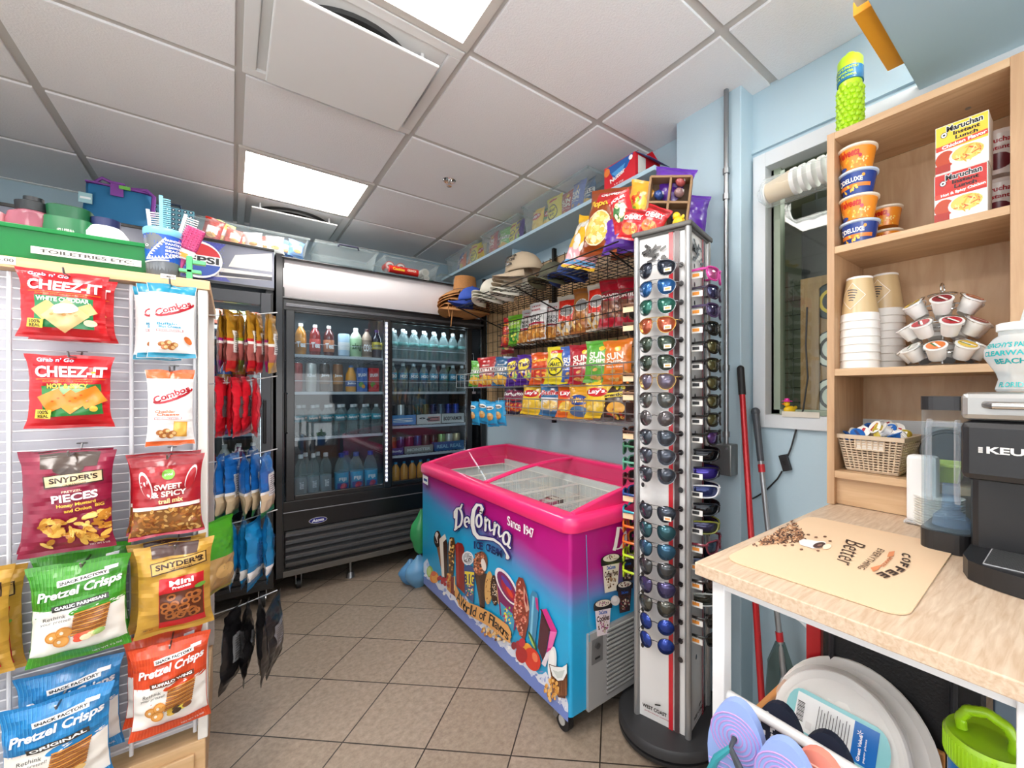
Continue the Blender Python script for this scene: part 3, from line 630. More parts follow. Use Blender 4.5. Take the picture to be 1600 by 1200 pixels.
# shark cup with combs
def tumbler(g):
    g.lathe([(.033, 0), (.036, .004), (.041, .12)], mat('#5f6468', .5), 32)
    d = D(g, cyl_S(.0345, .0413, .003, .12, PI*1.5-1.5, PI*1.5+1.5), 1.0, sub=.05); BL = '#2456b8'
    d.r(.5, .66, .98, .66, BL); 
    d.e(.28, .8, .5, .42, '#6b7075', .2); d.r(.4, .17, .9, .34, '#6b7075'); d.e(.2, .7, .1, .06, '#ffffff'); d.e(.2, .7, .05, .03, '#111111')
    n = 9
    for k in range(n): a = k/(n-1); d.p([(.56-.36*a, .93-.5*a), (.52-.36*a, .86-.5*a), (.60-.34*a, .85-.49*a)], '#f4f6f8')
    for k in range(n): a = k/(n-1); d.p([(.24+.5*a, .36+.13*a*a), (.31+.5*a, .36+.13*a*a), (.26+.5*a, .44+.13*a*a)], '#f4f6f8')
    d.r(.38, .33, .5, .03, '#f4f6f8', .15)
    for i, s_ in enumerate(("FRENCHY'S", 'PANTRY', 'CLEARWATER', 'BEACH', 'FLORIDA')): d.t(s_, .72, .86-i*.085, .32, .055, '#f4f8fb', .05, bold=.04)
jar('tumbler', -.155, 1.74, 1.584, [('cup', tumbler), ('rim', lambda g: g.lathe([(.041, .118), (.044, .122), (.044, .136), (.041, .14), (.036, .138)], mat('#7cc4dc', .35), 32))], 'grey and blue shark tumbler holding combs on the snack stand', 'tumbler', 0, 1)
def comb(loc, rot, m, L, Wd, lb, nt=22):
    g = G().box(-Wd/2, -.002, 0, -Wd/2+.008, .002, L, m)
    for k in range(nt): g.box(-Wd/2+.006, -.001, L*.1+k*L*.88/nt, Wd/2, .001, L*.1+k*L*.88/nt+L*.4/nt, m)
    return g.obj('comb', loc=loc, rot=rot, label=lb, cat='comb')
comb((-.15, 1.735, 1.62), (.1, 0, 0), mat('#7fcbe6', .4), .2, .024, 'light blue comb standing in the shark tumbler', 30)
comb((-.163, 1.75, 1.62), (-.1, -.1, 0), mat('#c9c9c9', .3, .2), .17, .03, 'clear grey comb behind the light blue comb')
comb((-.13, 1.75, 1.62), (0, .22, 0), mat('#d8d6d2', .35), .17, .036, 'white comb with dark teeth in the shark tumbler')
t = thing('hair_brush', 'pink paddle brush leaning out of the shark tumbler', 'brush', (-.128, 1.74, 1.61), rot=(0, .32, 0))
G().box(-.01, -.006, 0, .01, .006, .07, mat('#d8478e', .35)).obj('handle', t, bevel=.003)
G().box(-.022, -.012, .07, .024, .0, .145, mat('#b5356f', .35)).obj('head', t, bevel=.006)
g = G()
for a in range(6):
    for b_ in range(9): g.cyl((-.017+a*.0072, -.012, .076+b_*.0078), (-.019+a*.008, -.024, .076+b_*.0078), .0011, mat('#f277b0', .4), n=4)
g.obj('bristles', t)
g = G(); g.box(-.022, -.016, .04, .024, -.013, .07, clear('card_clear', '#ffffff', .5, .2, '#e8e8ea')).box(-.012, -.0165, .045, .01, -.016, .058, paper('#f0902f')); g.obj('price_card', t)
g = G().box(0, 0, 0, .05, .02, .01, mat('#5fbf7d', .3)).box(.016, 0, -.02, .03, .02, .05, mat('#4fae70', .3)).box(.03, 0, .028, .06, .02, .04, mat('#5fbf7d', .3)); g.obj('soap_clip', loc=(-.12, 1.71, 1.605), label='small green plastic clip rack beside the shark tumbler', cat='clip', bevel=.002)
# ================================================================ drinks coolers
BLK = mat('#0b0b0d', .22, 0, .3); GREY = mat('#c8ccd2', .4); LED = mat('#f4f7ff', .5, emit=9)
def cooler_glass(k): return window_glass('door_glass', '#e0e8ec', k*.6)
ct = thing('drinks_cooler', 'large black two-door glass drinks cooler with a white sign band', 'cooler', (0, 0, 0))
A0, A1, CY, CB = .205, 1.592, 3.10, 3.80
g = G().box(A0, CY, .12, A0+.045, CB, 2.08, BLK).box(A1-.045, CY, .12, A1, CB, 2.08, BLK).box(A0, CY+.05, 1.85, A1, CB, 2.08, BLK).box(A0, CY+.04, .12, A1, CB, .56, BLK)
g.box(A0, CB-.03, .12, A1, CB, 2.08, BLK); g.obj('cabinet', ct, bevel=.004)
g = G().box(A0+.045, CB-.06, .56, A1-.045, CB-.03, 1.85, mat('#4a5058', .5)).box(A0+.045, CY+.06, .555, A1-.045, CB-.03, .575, mat('#6d7278', .5)); g.obj('inner_lining', ct)
g = G(); n = 10                                     # bowed sign band
P = [(CY+.02-.028*math.sin(PI*k/n), 1.822+.232*k/n) for k in range(n+1)]
g.add([(x, y, z) for x in (A0+.037, A1-.0) for y, z in P], [(k, k+1, n+2+k, n+1+k) for k in range(n)], mat('#e4e0e2', .25, 0, .5, emit=0), True)
g.box(A0+.037, CY+.02, 1.82, A1, CY+.06, 2.06, mat('#e4e0e2', .3)); g.obj('sign_band', ct)
g = G().box(A0+.03, CY-.012, 2.054, A1, CY+.05, 2.064, BLK).box(A0+.03, CY-.01, 1.81, A1, CY+.05, 1.822, BLK).box(A0, CY-.01, .12, A0+.037, CY+.06, 2.08, mat('#141519', .2, .2, .4)); g.obj('edge_trim', ct, bevel=.003)
# header rail, lower panels, grille
g = G().box(A0+.037, CY+.0, 1.745, A1, CY+.06, 1.81, mat('#1a1a1c', .3)).box(A0+.05, CY-.006, 1.765, A1, CY, 1.785, mat('#5c5c60', .25, .6)); g.obj('top_rail', ct, bevel=.002)
g = G().box(A0+.037, CY, .40, A1, CY+.05, .575, mat('#101012', .28)).box(A0+.037, CY-.005, .505, A1, CY, .512, mat('#77777c', .3, .5)); g.obj('lower_panel', ct, bevel=.003)
g = G().box(A0+.037, CY+.02, .16, A1, CY+.04, .4, BLACKM)
for k in range(5):
    z = .175+k*.046; g.add([(A0+.05, CY+.004, z), (A1, CY+.004, z), (A1, CY-.016, z+.03), (A0+.05, CY-.016, z+.03), (A0+.05, CY+.02, z+.036), (A1, CY+.02, z+.036)], [(0, 1, 2, 3), (3, 2, 5, 4)], mat('#8d8f92', .25, .75))
g.obj('grille', ct)
G().box(A0, CY-.008, .12, A1, CY+.05, .155, mat('#6d6a64', .35, .5)).obj('kick_rail', ct, bevel=.002)
g = G(); pl = flat(g, (.375, CY-.001, .415), (.1, 0, 0), (0, 0, .038)); pl.e(.5, .5, 1, 1, '#e8e8ee', n=30); pl.e(.5, .5, .95, .9, '#2a2f86', n=30); pl.t('Atosa', .5, .52, .66, .5, '#eef0f6', .05, .15, .04); g.obj('logo_badge', ct)
for x, nm in ((.33, 'caster'), (.62, 'leveling_foot'), (1.45, 'caster')):
    g = G()
    if nm == 'caster': g.cyl((x-.012, CY+.09, .03), (x+.012, CY+.09, .03), .03, BLACKM, n=20).cyl((x-.014, CY+.09, .03), (x+.014, CY+.09, .03), .012, CHROME).box(x-.016, CY+.08, .03, x-.013, CY+.11, .12, STEEL).box(x+.013, CY+.08, .03, x+.016, CY+.11, .12, STEEL)
    else: g.cyl((x, CY+.06, 0), (x, CY+.06, .035), .028, STEEL, r1=.02).cyl((x, CY+.06, .03), (x, CY+.06, .12), .009, STEEL)
    g.obj(nm, ct)
def door(x0, x1, y, edge):
    g = G(); F = mat('#17181b', .25, 0, .3)
    g.box(x0-.045, y, .575, x0, y+.035, 1.76, F).box(x1, y, .575, x1+.045, y+.035, 1.76, F).box(x0, y, .575, x1, y+.035, .606, F).box(x0, y, 1.735, x1, y+.035, 1.76, F)
    o = g.obj('door_frame', ct, bevel=.003)
    G().box(x0, y+.012, .606, x1, y+.016, 1.735, cooler_glass(.07)).obj('glass', o)
    return o
dl = door(.302, .818, CY+.004, 0); door(.885, 1.45, CY+.045, 1)
G().tube([(.262, CY-.0, 1.235), (.255, CY-.012, 1.24), (.255, CY-.012, 1.0), (.262, CY, .995)], .006, BLACKM).obj('handle', dl)
g = G().box(.826, CY+.001, .62, .842, CY+.004, 1.73, mat('#cfd4e4', .3))
for k in range(36): g.cyl((.834, CY-.001, .635+k*.0305), (.834, CY+.001, .635+k*.0305), .0052, LED, n=8, smooth=False)
g.obj('led_strip', ct)
area((.834, CY+.06, 1.17), .02, 1.4, (-PI/2, 0, 0), (.95, .97, 1), 1.1); area((.5, CY+.06, 1.73), .45, 1.3, (.5, 0, 0), (.95, .97, 1), .03); area((1.15, CY+.09, 1.73), .45, 1.5, (.5, 0, 0), (.95, .97, 1), .03)
area((1.455, CY+.1, 1.17), .02, .9, (-PI/2, 0, 0), (.95, .97, 1), 1.1)
SHELVES = [('l', .30, .845, (1.478, 1.24, .948)), ('r', .875, 1.54, (1.478, 1.24, .99, .778))]
g = G(); shelf_i = 0
for s_, a, b_, zs in SHELVES:
    for z in zs:
        g = G().box(a, CY+.075, z-.012, b_, CY+.083, z+.006, GREY)
        for k in range(24): g.tube([(a+.005+k*(b_-a-.01)/23, CY+.08, z-.003), (a+.005+k*(b_-a-.01)/23, CB-.07, z-.003)], .002, GREY, n=5)
        if z > 1.2: g.tube([(a, CY+.078, z+.075), (b_-.02, CY+.078, z+.075), (b_-.02, CY+.078, z)], .0015, GREY)
        g.obj('rack_shelf', ct)
g = G().box(.845, CY+.06, .58, .87, CY+.09, 1.74, BLK); g.obj('mullion', ct)
# drinks
def bottle(name, H, r, body, cap, lab, lb, cat='bottle', loc=(0, 0, 0), group=None, liquid=None, lz=(.35, .6), text=None, tcol='#ffffff', prof=None, capr=.42):
    t = thing(name, lb, cat, loc, group=group)
    prof = prof or [(r*.92, 0), (r, .012), (r, .66*H), (r*.8, .76*H), (r*.42, .87*H), (r*.38, .92*H)]
    g = G(); g.lathe(prof, body, 16); g.obj('bottle', t)
    G().lathe([(r*capr, .905*H), (r*capr, .99*H), (r*.36, H), (0, H)], cap, 14).obj('cap', t)
    if lab:
        g = G(); S = lambda z: max([p for p in prof if p[1] <= z*H+1e-6][-1][0], .0)
        g.lathe([(r+.0006, lz[0]*H), (r+.0012, lz[0]*H+.001), (r+.0012, lz[1]*H-.001), (r+.0006, lz[1]*H)], lab, 16)
        if text: D(g, cyl_S(r+.0014, r+.0014, lz[0]*H, lz[1]*H, PI*1.5-.9, PI*1.5+.9), .8).t(text, .5, .5, .9, .45, tcol, bold=.04)
        g.obj('label', t)
    return t
def can(name, H, r, m, lb, loc=(0, 0, 0), cat='can', group=None, band=None, text=None, tcol='#ffffff'):
    t = thing(name, lb, cat, loc, group=group)
    g = G(); g.lathe([(r*.8, 0), (r, .008), (r, H-.012), (r*.86, H-.002)], m, 16)
    if band or text:
        d = D(g, cyl_S(r+.0004, r+.0004, .01, H-.015, PI*1.5-1.3, PI*1.5+1.3), H/(2.6*r), sub=.06)
        if band: d.r(.5, .45, .96, .4, band)
        if text: d.t(text, .5, .6, .62, .14, tcol, bold=.05)
    g.obj('can_body', t); G().lathe([(r*.86, H-.002), (r*.8, H), (0, H-.003)], CHROME, 16).obj('lid', t)
    return t
yf = CY+.12
Z1, Z2, Z3, Z4 = 1.484, 1.246, .954, .577
# left door, top shelf
top = [('#c98428', '#c98428', '#e6e0d0', 'amber tea bottle with a pale cap'), ('#8d2320', '#c94b44', '#dcdcdc', 'dark red drink bottle with a red label'), ('#5b2420', '#c8805a', '#e8e2d6', 'brown tea bottle with a tan label')]
for i, (b_, l_, c_, lb) in enumerate(top):
    bottle('tea_bottle', .2, .031, mat(b_, .15, 0, .4), mat(c_, .4), pr(l_), lb+' on the top left cooler shelf', loc=(.345+.079*i, yf, Z1), lz=(.12, .52), text='Tea')
can('milk_carton', .155, .036, paper('#b9d2e6'), 'pale blue carton-like bottle on the top left cooler shelf', (.592, yf, Z1), 'bottle', band='#f0f2f2')
bottle('green_label_bottle', .2, .037, mat('#d4e0c4', .3), mat('#dfe3dc', .4), pr('#a9cc9d'), 'bottle wrapped in a pale green label on the top left cooler shelf', loc=(.665, yf, Z1), lz=(.03, .62), text='zing', tcol='#44603c')
bottle('shake_bottle', .2, .033, mat('#b9a28f', .3), mat('#3b2322', .4), pr('#8f7b6c'), 'brown and cream protein shake bottle on the top left cooler shelf', loc=(.735, yf, Z1), lz=(.05, .6), text='CORE')
bottle('purple_cap_bottle', .2, .034, mat('#2c2838', .2, 0, .4), mat('#4f2d72', .4), pr('#d8c53a'), 'dark bottle with purple cap and yellow-blue label on the top left cooler shelf', loc=(.8, yf, Z1), lz=(.3, .55), text='Lipton', tcol='#24407f')
mid = [('#b32520', None, 'tall red can at the left end of the second shelf', None), ('#d8d8d2', '#b9b9b0', 'tall white and grey can on the second cooler shelf', 'Kiwi'), ('#3a2a20', '#6e4a2c', 'tall dark brown can on the second cooler shelf', 'Java'), ('#8a5a34', '#c98a50', 'tall copper coloured can on the second cooler shelf', 'Java')]
for i, (c, b_, lb, tx) in enumerate(mid): can('tall_can', .185, .031, mat(c, .25, .3), lb+' behind the left glass door' if i else 'tall red can at the left end of the second shelf, left glass door', (.325+.077*i, yf, Z2), band=b_, text=tx)
bottle('orange_juice_bottle', .18, .034, mat('#e59a25', .2, 0, .4), mat('#3e78b8', .4), pr('#5b6fa8'), 'orange juice bottle with blue cap on the second cooler shelf', loc=(.635, yf, Z2), lz=(.2, .42), text='Juice', prof=[(.03, 0), (.033, .01), (.034, .08), (.031, .12), (.018, .15), (.016, .165)])
for x, c, lb in ((.7, '#1b5fae', 'blue juice pouch box on the second cooler shelf'), (.775, '#c3242c', 'red juice pouch box on the second cooler shelf')):
    g = G().box(-.033, -.03, 0, .033, .03, .165, paper(c)); d = flat(g, (-.033, -.03, 0), (.066, 0, 0), (0, 0, .165))
    d.t('SPLASH', .5, .7, .8, .14, '#f2f4f6', .1, bold=.05); d.e(.4, .3, .5, .22, '#5c9a3a'); d.e(.6, .22, .35, .16, '#e8a030' if x < .75 else '#e05a6a'); g.obj('juice_box', loc=(x, yf, Z2), label=lb, cat='juice box', bevel=.002)
wb = bottle('water_bottle', .205, .0325, BOTTLEP, mat('#eef2f4', .4), pr('#2f93a8'), 'clear water bottle with a teal label, front row on the third shelf', loc=(.335, yf, Z3), group='water bottles on the third shelf', lz=(.48, .68), text='Zephyrhills',
            prof=[(.03, 0), (.0325, .012), (.031, .03), (.0325, .05), (.031, .075), (.0325, .095), (.0325, .14), (.028, .158), (.014, .178), (.012, .188)])
for i in range(1, 7): dup(wb, (.335+.077*i, yf, Z3))
for i in range(6): dup(wb, (.37+.077*i, yf+.078, Z3), label='clear water bottle with a teal label, rear row on the third shelf', group='rear water bottles on the third shelf')
sm = bottle('smart_water_bottle', .265, .033, BOTTLEP, mat('#e8eaec', .4), clear('smart_label', '#e6eef4', .3, .3, '#dfe8f0'), 'tall clear water bottle with upright white lettering on the cooler floor', loc=(.345, yf, Z4), group='tall water bottles on the cooler floor', lz=(.05, .45))
g = G(); D(g, cyl_S(.0345, .0345, .02, .12, PI*1.5-.7, PI*1.5+.7), 2).t('smart', .5, .5, .9, .3, '#f2f4f8', PI/2, bold=.04); g.obj('lettering', sm)
dup(sm, (.415, yf+.0, Z4)); dup(sm, (.485, yf, Z4)); dup(sm, (.45, yf+.08, Z4)); dup(sm, (.38, yf+.08, Z4))
fj = thing('square_water_bottle', 'square-shouldered water bottle with blue cap and blue label on the cooler floor', 'bottle', (.578, yf, Z4), group='blue capped bottles on the cooler floor')
G().lathe([(.038, 0), (.04, .012), (.04, .14), (.03, .19), (.014, .225), (.013, .24)], BOTTLEP, 20, sq=6).obj('bottle', fj)
G().lathe([(.018, .225), (.018, .252), (0, .256)], mat('#1d49a8', .35), 16).obj('cap', fj)
g = G(); g.lathe([(.0405, .012), (.0412, .014), (.0412, .122), (.0405, .124)], pr('#2f9ac6'), 20, sq=6)
d = flat(g, (-.033, -.0415, .014), (.066, 0, 0), (0, 0, .108)); d.r(.5, .2, .98, .4, '#274a9c'); d.e(.6, .22, .55, .3, '#c3284a'); d.e(.42, .14, .3, .16, '#d8486a'); d.t('FIJI', .5, .6, .66, .26, '#ffffff', bold=.05); g.obj('label', fj)
dup(fj, (.668, yf, Z4)); dup(fj, (.758, yf, Z4)); dup(fj, (.62, yf+.09, Z4), label='square-shouldered water bottle in the rear row of the cooler floor')
# right door
w2 = bottle('tall_water_bottle', .225, .034, BOTTLEP, mat('#e4eef0', .4), pr('#7fb8b4'), 'clear water bottle with a pale green label on the top right cooler shelf', loc=(.91, yf+.02, Z1), group='water bottles on the top right shelf', lz=(.46, .56))
for i in range(1, 8): dup(w2, (.91+.077*i, yf+.02, Z1))
for i in range(0, 7): dup(w2, (.95+.077*i, yf+.1, Z1), label='clear water bottle with a pale green label in the rear row, top right cooler shelf', group='rear water bottles on the top right shelf')
w3 = bottle('blue_label_water_bottle', .21, .033, BOTTLEP, mat('#e4eef0', .4), pr('#3f8fae'), 'clear water bottle with a blue label on the second right cooler shelf', loc=(.91, yf+.02, Z2), group='water bottles on the second right shelf', lz=(.42, .66), text='H2O')
for i in range(1, 8): dup(w3, (.91+.077*i, yf+.02, Z2))
def tray(x0, x1, y, z, h, c, txt, lb, tc='#222222', d2=None):
    g = G().box(x0, y, z, x1, y+.003, z+h, paper(c)).box(x0, y, z, x0+.003, y+.12, z+h, paper(c)).box(x1-.003, y, z, x1, y+.12, z+h, paper(c)).box(x0, y, z, x1, y+.12, z+.003, paper(c))
    d = flat(g, (x0, y, z), (x1-x0, 0, 0), (0, 0, h))
    if d2: d2(d)
    if txt: d.t(txt, .5, .5, .8, .4, tc, bold=.05)
    g.obj('card_tray', label=lb, cat='tray')
tray(.885, 1.07, yf-.02, .998, .075, '#4d8fd0', 'S', 'light blue card tray on the third right cooler shelf', '#e8f0f8')
tray(1.073, 1.26, yf-.02, .998, .075, '#d8d6d2', '\u00b0C', 'white card tray with a pink bar on the third right cooler shelf', '#333333', lambda d: (d.r(.7, .5, .5, .5, '#c9807a'),))
tray(1.263, 1.45, yf-.02, .998, .075, '#cfcfca', 'BODYARMOR', 'white card tray with large black capitals on the third right cooler shelf', '#222222')
tray(.885, .98, yf-.02, .785, .05, '#4e4a8c', 'Body', 'purple card tray on the fourth right cooler shelf', '#e8e8f0')
tray(.983, 1.2, yf-.02, .785, .055, '#8f938c', 'MONSTER', 'grey card tray on the fourth right cooler shelf', '#d8dcd8')
tray(1.203, 1.45, yf-.02, .785, .07, '#1f5f96', 'REAL REAL', 'blue card tray on the fourth right cooler shelf', '#9cc8e0')
cols = ['#1a1a20', '#e8e6e2', '#242424', '#1b3418', '#6e5a20', '#20264f', '#51606e', '#1a2a80', '#1a3a9a']
cw = ['black', 'white', 'charcoal', 'dark green', 'olive', 'navy', 'slate', 'deep blue', 'bright blue']
for i in range(9): can('slim_can', .15, .026, mat(cols[i], .22, .5), cw[i]+' can standing in the card trays of the third right cooler shelf', (.917+.061*i, yf+.04, 1.0), band=None)
cols = ['#c8683a', '#5a4a80', '#8a3a5a', '#2d4f86', '#6a5a52', '#4a4038', '#9ac07a', '#d8d4cc', '#c9b88a']
cw = ['orange', 'purple', 'plum', 'blue', 'taupe', 'dark brown', 'pale green', 'white', 'beige']
for i in range(9): can('short_can', .125, .029, mat(cols[i], .22, .4), cw[i]+' can standing in the card trays of the fourth right cooler shelf', (.915+.062*i, yf+.04, .789))
ob = bottle('orange_drink_bottle', .15, .027, mat('#e59a2f', .2, 0, .4), mat('#3fa0d0', .4), None, 'orange drink bottle with light blue cap on the right cooler floor', loc=(.935, yf+.02, .577), group='orange drink bottles on the right cooler floor')
for i in range(1, 7): dup(ob, (.935+.06*i, yf+.02, .577))
# ---------------- smaller cooler with round logo, left
pt = thing('logo_cooler', 'black glass-door cooler with a round red white and blue logo sign', 'cooler', (0, 0, 0))
B0, B1, PY = -.78, .192, 3.0
g = G().box(B0, PY+.05, .1, B0+.04, 3.78, 2.07, BLK).box(B1-.04, PY+.03, .1, B1, 3.78, 2.07, BLK).box(B0, PY+.03, 1.83, B1, 3.78, 2.07, BLK).box(B0, PY+.02, .1, B1, 3.78, .42, BLK).box(B0, 3.74, .1, B1, 3.78, 2.07, BLK); g.obj('cabinet', pt, bevel=.004)
g = G().box(B0, PY, 1.845, B1, PY+.03, 2.055, mat('#6d7180', .25, .2, .4)); d = flat(g, (B0, PY, 1.845), (B1-B0, 0, 0), (0, 0, .21))
d.p([(.56, .98), (.78, .98), (.7, .5), (.8, .02), (.5, .02), (.6, .5)], '#454a9e'); d.p([(.82, .75), (.99, .95), (.99, .45), (.79, .42)], '#cfcdc9'); d.p([(.72, .36), (.99, .36), (.99, .2), (.7, .1)], '#d9d6d2'); d.p([(.75, .25), (.99, .3), (.99, .2), (.75, .16)], '#23232e')
for a in range(26):
    for b_ in range(12): d.e(.58+a*.0075+.003*(b_ % 2), .06+b_*.08, .0035, .016, '#6a70d8', n=5) if a % 2 == b_ % 2 else None
cx_, cy_ = .665, .47
d.e(cx_, cy_, .2, .93, '#f2f2f4', n=40)
for s_ in (1, -1):
    pts = [(cx_+.092*math.cos(PI*k/16)*1, cy_+s_*(.06+.35*math.sin(PI*k/16))) for k in range(17)]
    d.p(pts if s_ > 0 else pts[::-1], '#c8202c' if s_ > 0 else '#1f4fae')
d.r(cx_, cy_, .19, .22, '#f4f4f6'); d.t('PEPSI', cx_, cy_, .17, .17, '#101418', bold=.08); g.obj('sign_panel', pt)
g = G().box(B0, PY-.006, 2.055, B1, PY+.04, 2.07, BLK).box(B0, PY-.006, 1.83, B1, PY+.04, 1.845, BLK); g.obj('sign_trim', pt, bevel=.002)
g = G(); F = mat('#3c3e42', .3, .4); x0, x1 = -.34, .13
g.box(x0-.05, PY, .45, x0, PY+.04, 1.81, F).box(x1, PY, .45, x1+.05, PY+.04, 1.81, F).box(x0, PY, .45, x1, PY+.04, .5, F).box(x0, PY, 1.74, x1, PY+.04, 1.81, F); df = g.obj('door_frame', pt, bevel=.003)
G().box(x0, PY+.015, .5, x1, PY+.02, 1.74, cooler_glass(.07)).obj('glass', df)
G().box(x1+.01, PY-.02, .95, x1+.025, PY, 1.2, BLACKM).obj('handle', df, bevel=.004)
g = G().box(B0+.04, 3.70, .42, B1-.04, 3.74, 1.83, mat('#5c636a', .5)); g.obj('inner_lining', pt)
for z in (1.55, 1.28, 1.0, .74): G().box(x0, PY+.08, z-.01, x1+.02, PY+.09, z+.005, GREY).box(x0, PY+.09, z-.006, x1+.02, 3.6, z-.002, GREY).obj('rack_shelf', pt)
g = G()
for k in range(7): g.box(B0+.02, PY+.004, .14+k*.034, B1-.03, PY+.02, .16+k*.034, mat('#2c2d30', .3, .4))
g.obj('grille', pt)
g = G().cyl((.128, PY+.05, .045), (.152, PY+.05, .045), .045, BLACKM, n=20).cyl((.124, PY+.05, .045), (.156, PY+.05, .045), .016, CHROME).box(.12, PY+.04, .045, .124, PY+.08, .11, STEEL).box(.156, PY+.04, .045, .16, PY+.08, .11, STEEL); g.obj('caster', pt)
area((-.1, PY+.07, 1.72), .4, 2.2, (.5, 0, 0), (.93, .97, 1), .03)
area((.115, PY+.06, 1.1), .02, 1.2, (-PI/2, 0, 0), (.93, .97, 1), 1.1)
q = ['#5f7a3c', '#b8563c', '#cbb04c', '#5f7a3c', '#b8563c']
for i in range(5): g = G().box(-.028, -.03, 0, .028, .03, .08, paper(q[i])); flat(g, (-.028, -.03, 0), (.056, 0, 0), (0, 0, .08)).e(.5, .5, .7, .5, '#e0d8c0'); g.obj('snack_carton', loc=(-.13+i*.063, PY+.13, 1.63+.0), label='small %s carton on the top shelf of the small cooler' % ['green', 'red', 'yellow', 'second green', 'outer red'][i], cat='carton')
G().box(-.2, 3.1, 1.6, .15, 3.2, 1.62, mat('#d9dde2', .4, emit=0)).obj('card_shelf', label='white shelf edge under the small cartons in the small cooler', cat='shelf')
sodas = [('#c8362e', 'red'), ('#d8d4ce', 'white'), ('#9a3c74', 'magenta'), ('#2f5fae', 'blue'), ('#c87a2e', 'orange')]
for r_, z in enumerate((1.006, 1.286, .746)):
    for i in range(5):
        c, n_ = sodas[(i+r_*2) % 5]
        bottle('soda_bottle', .2, .03, mat(c, .15, 0, .3), mat('#e8e8e8', .4), pr(sodas[(i+r_) % 5][0]), '%s soda bottle, %s from the door hinge on the %s shelf of the small cooler' % (n_, ['first', 'second', 'third', 'fourth', 'fifth'][4-i], ['third', 'second', 'fourth'][r_]), loc=(-.16+i*.065, PY+.14, z), lz=(.3, .55))
# ================================================================ ice cream freezer
ft = thing('ice_cream_freezer', 'pink and turquoise chest freezer with curved glass top and ice cream pictures', 'freezer')
FX, FB, FY0, FY1, FZ0, FZ1 = .925, 1.555, 1.165, 2.66, .092, .75
def grad(name, axis_tilt):
    m = bpy.data.materials.new(name); m.use_nodes = True; nt = m.node_tree; b = nt.nodes['Principled BSDF']; L = nt.links.new
    tc = nt.nodes.new('ShaderNodeTexCoord'); sp = nt.nodes.new('ShaderNodeSeparateXYZ'); L(tc.outputs['Object'], sp.inputs[0])
    ma = nt.nodes.new('ShaderNodeMath'); ma.operation = 'MULTIPLY_ADD'; ma.inputs[1].default_value = axis_tilt; L(sp.outputs['Y'], ma.inputs[0]); L(sp.outputs['Z'], ma.inputs[2])
    n = nt.nodes.new('ShaderNodeTexNoise'); n.inputs['Scale'].default_value = 3; L(tc.outputs['Object'], n.inputs['Vector'])
    m2 = nt.nodes.new('ShaderNodeMath'); m2.operation = 'MULTIPLY_ADD'; m2.inputs[1].default_value = .06; L(n.outputs['Fac'], m2.inputs[0]); L(ma.outputs[0], m2.inputs[2])
    r = nt.nodes.new('ShaderNodeValToRGB'); L(m2.outputs[0], r.inputs[0]); e = r.color_ramp.elements
    e[0].position = .0; e[0].color = lin('#1c9fd2'); e[1].position = .62; e[1].color = lin('#b80f7a')
    for p, c in ((.35, '#1fa2d4'), (.41, '#4a90c8'), (.47, '#8c58a4'), (.53, '#b01c80')):
        x = e.new(p); x.color = lin(c)
    L(r.outputs[0], b.inputs['Base Color']); b.inputs['Roughness'].default_value = .3; b.inputs['Coat Weight'].default_value = .3
    return m
g = G(); FM = grad('freezer_wrap', -.089); c_ = .014; pts = []
for (cx_, cy_, a0) in ((FX+c_, FY0+c_, PI), (FB-c_, FY0+c_, 1.5*PI), (FB-c_, FY1-c_, 0), (FX+c_, FY1-c_, .5*PI)):
    pts += [(cx_+c_*math.cos(a0+PI/2*k/6), cy_+c_*math.sin(a0+PI/2*k/6)) for k in range(7)]
NP = len(pts); g.add([(x, y, z) for z in (FZ0, FZ1) for x, y in pts], [(i, (i+1) % NP, NP+(i+1) % NP, NP+i) for i in range(NP)], FM, True).add([(x, y, FZ0) for x, y in pts], [tuple(range(NP-1, -1, -1))], BLACKM)
# printed pictures: outlines measured on the front face
def S0(px, py, off):
    p = at(px-(max(0, px-850)*.17), py, X=FX)
    return Vector((FX-off, max(p.y, FY0+.007), p.z))
dd = D(g, S0, 1, .0012, .00005, 1e9)
def pol(col, *xy): dd.p([(xy[i], xy[i+1]) for i in range(0, len(xy), 2)], col)
def ell(cx, cy, rx, ry, col, rot=0, n=22): dd.p([(cx+rx*math.cos(2*PI*k/n)*math.cos(rot)-ry*math.sin(2*PI*k/n)*math.sin(rot), cy+rx*math.cos(2*PI*k/n)*math.sin(rot)+ry*math.sin(2*PI*k/n)*math.cos(rot)) for k in range(n)][::-1], col)
def dots(cx, cy, rx, ry, n, r_, cols, seed):
    q = random.Random(seed); st = dd.step; dd.step = .000004
    for k in range(n):
        a, b_ = q.uniform(0, 2*PI), math.sqrt(q.random()); ell(cx+rx*b_*math.cos(a), cy+ry*b_*math.sin(a), r_*q.uniform(.6, 1.2), r_*q.uniform(.8, 1.5), cols[k % len(cols)], n=7)
    dd.step = st
# snow along the foot, then a blue band
q = random.Random(5)
fl = lambda x: 905+(x-662)*.93                     # lower print edge in the picture
pol('#e4e8f4', *sum([[x, fl(x)-26-8*math.sin(x*.2)-5*math.sin(x*.53)] for x in range(662, 897, 6)], []), 896, fl(896)+2, 662, fl(662)+2)
pol('#6f86cc', *sum([[x, fl(x)-9-3*math.sin(x*.4)] for x in range(662, 897, 6)], []), 896, fl(896)+6, 662, fl(662)+6)
dd.step = .000006
for k in range(130):
    x = q.uniform(664, 893); y = fl(x)-q.uniform(8, 30); ell(x, y, q.uniform(1, 3.5), q.uniform(1, 4), q.choice(['#ffffff', '#b9c4e6', '#8f9fd6', '#dfe5f6', '#cfd8f0']), n=8)
dd.step = .00005
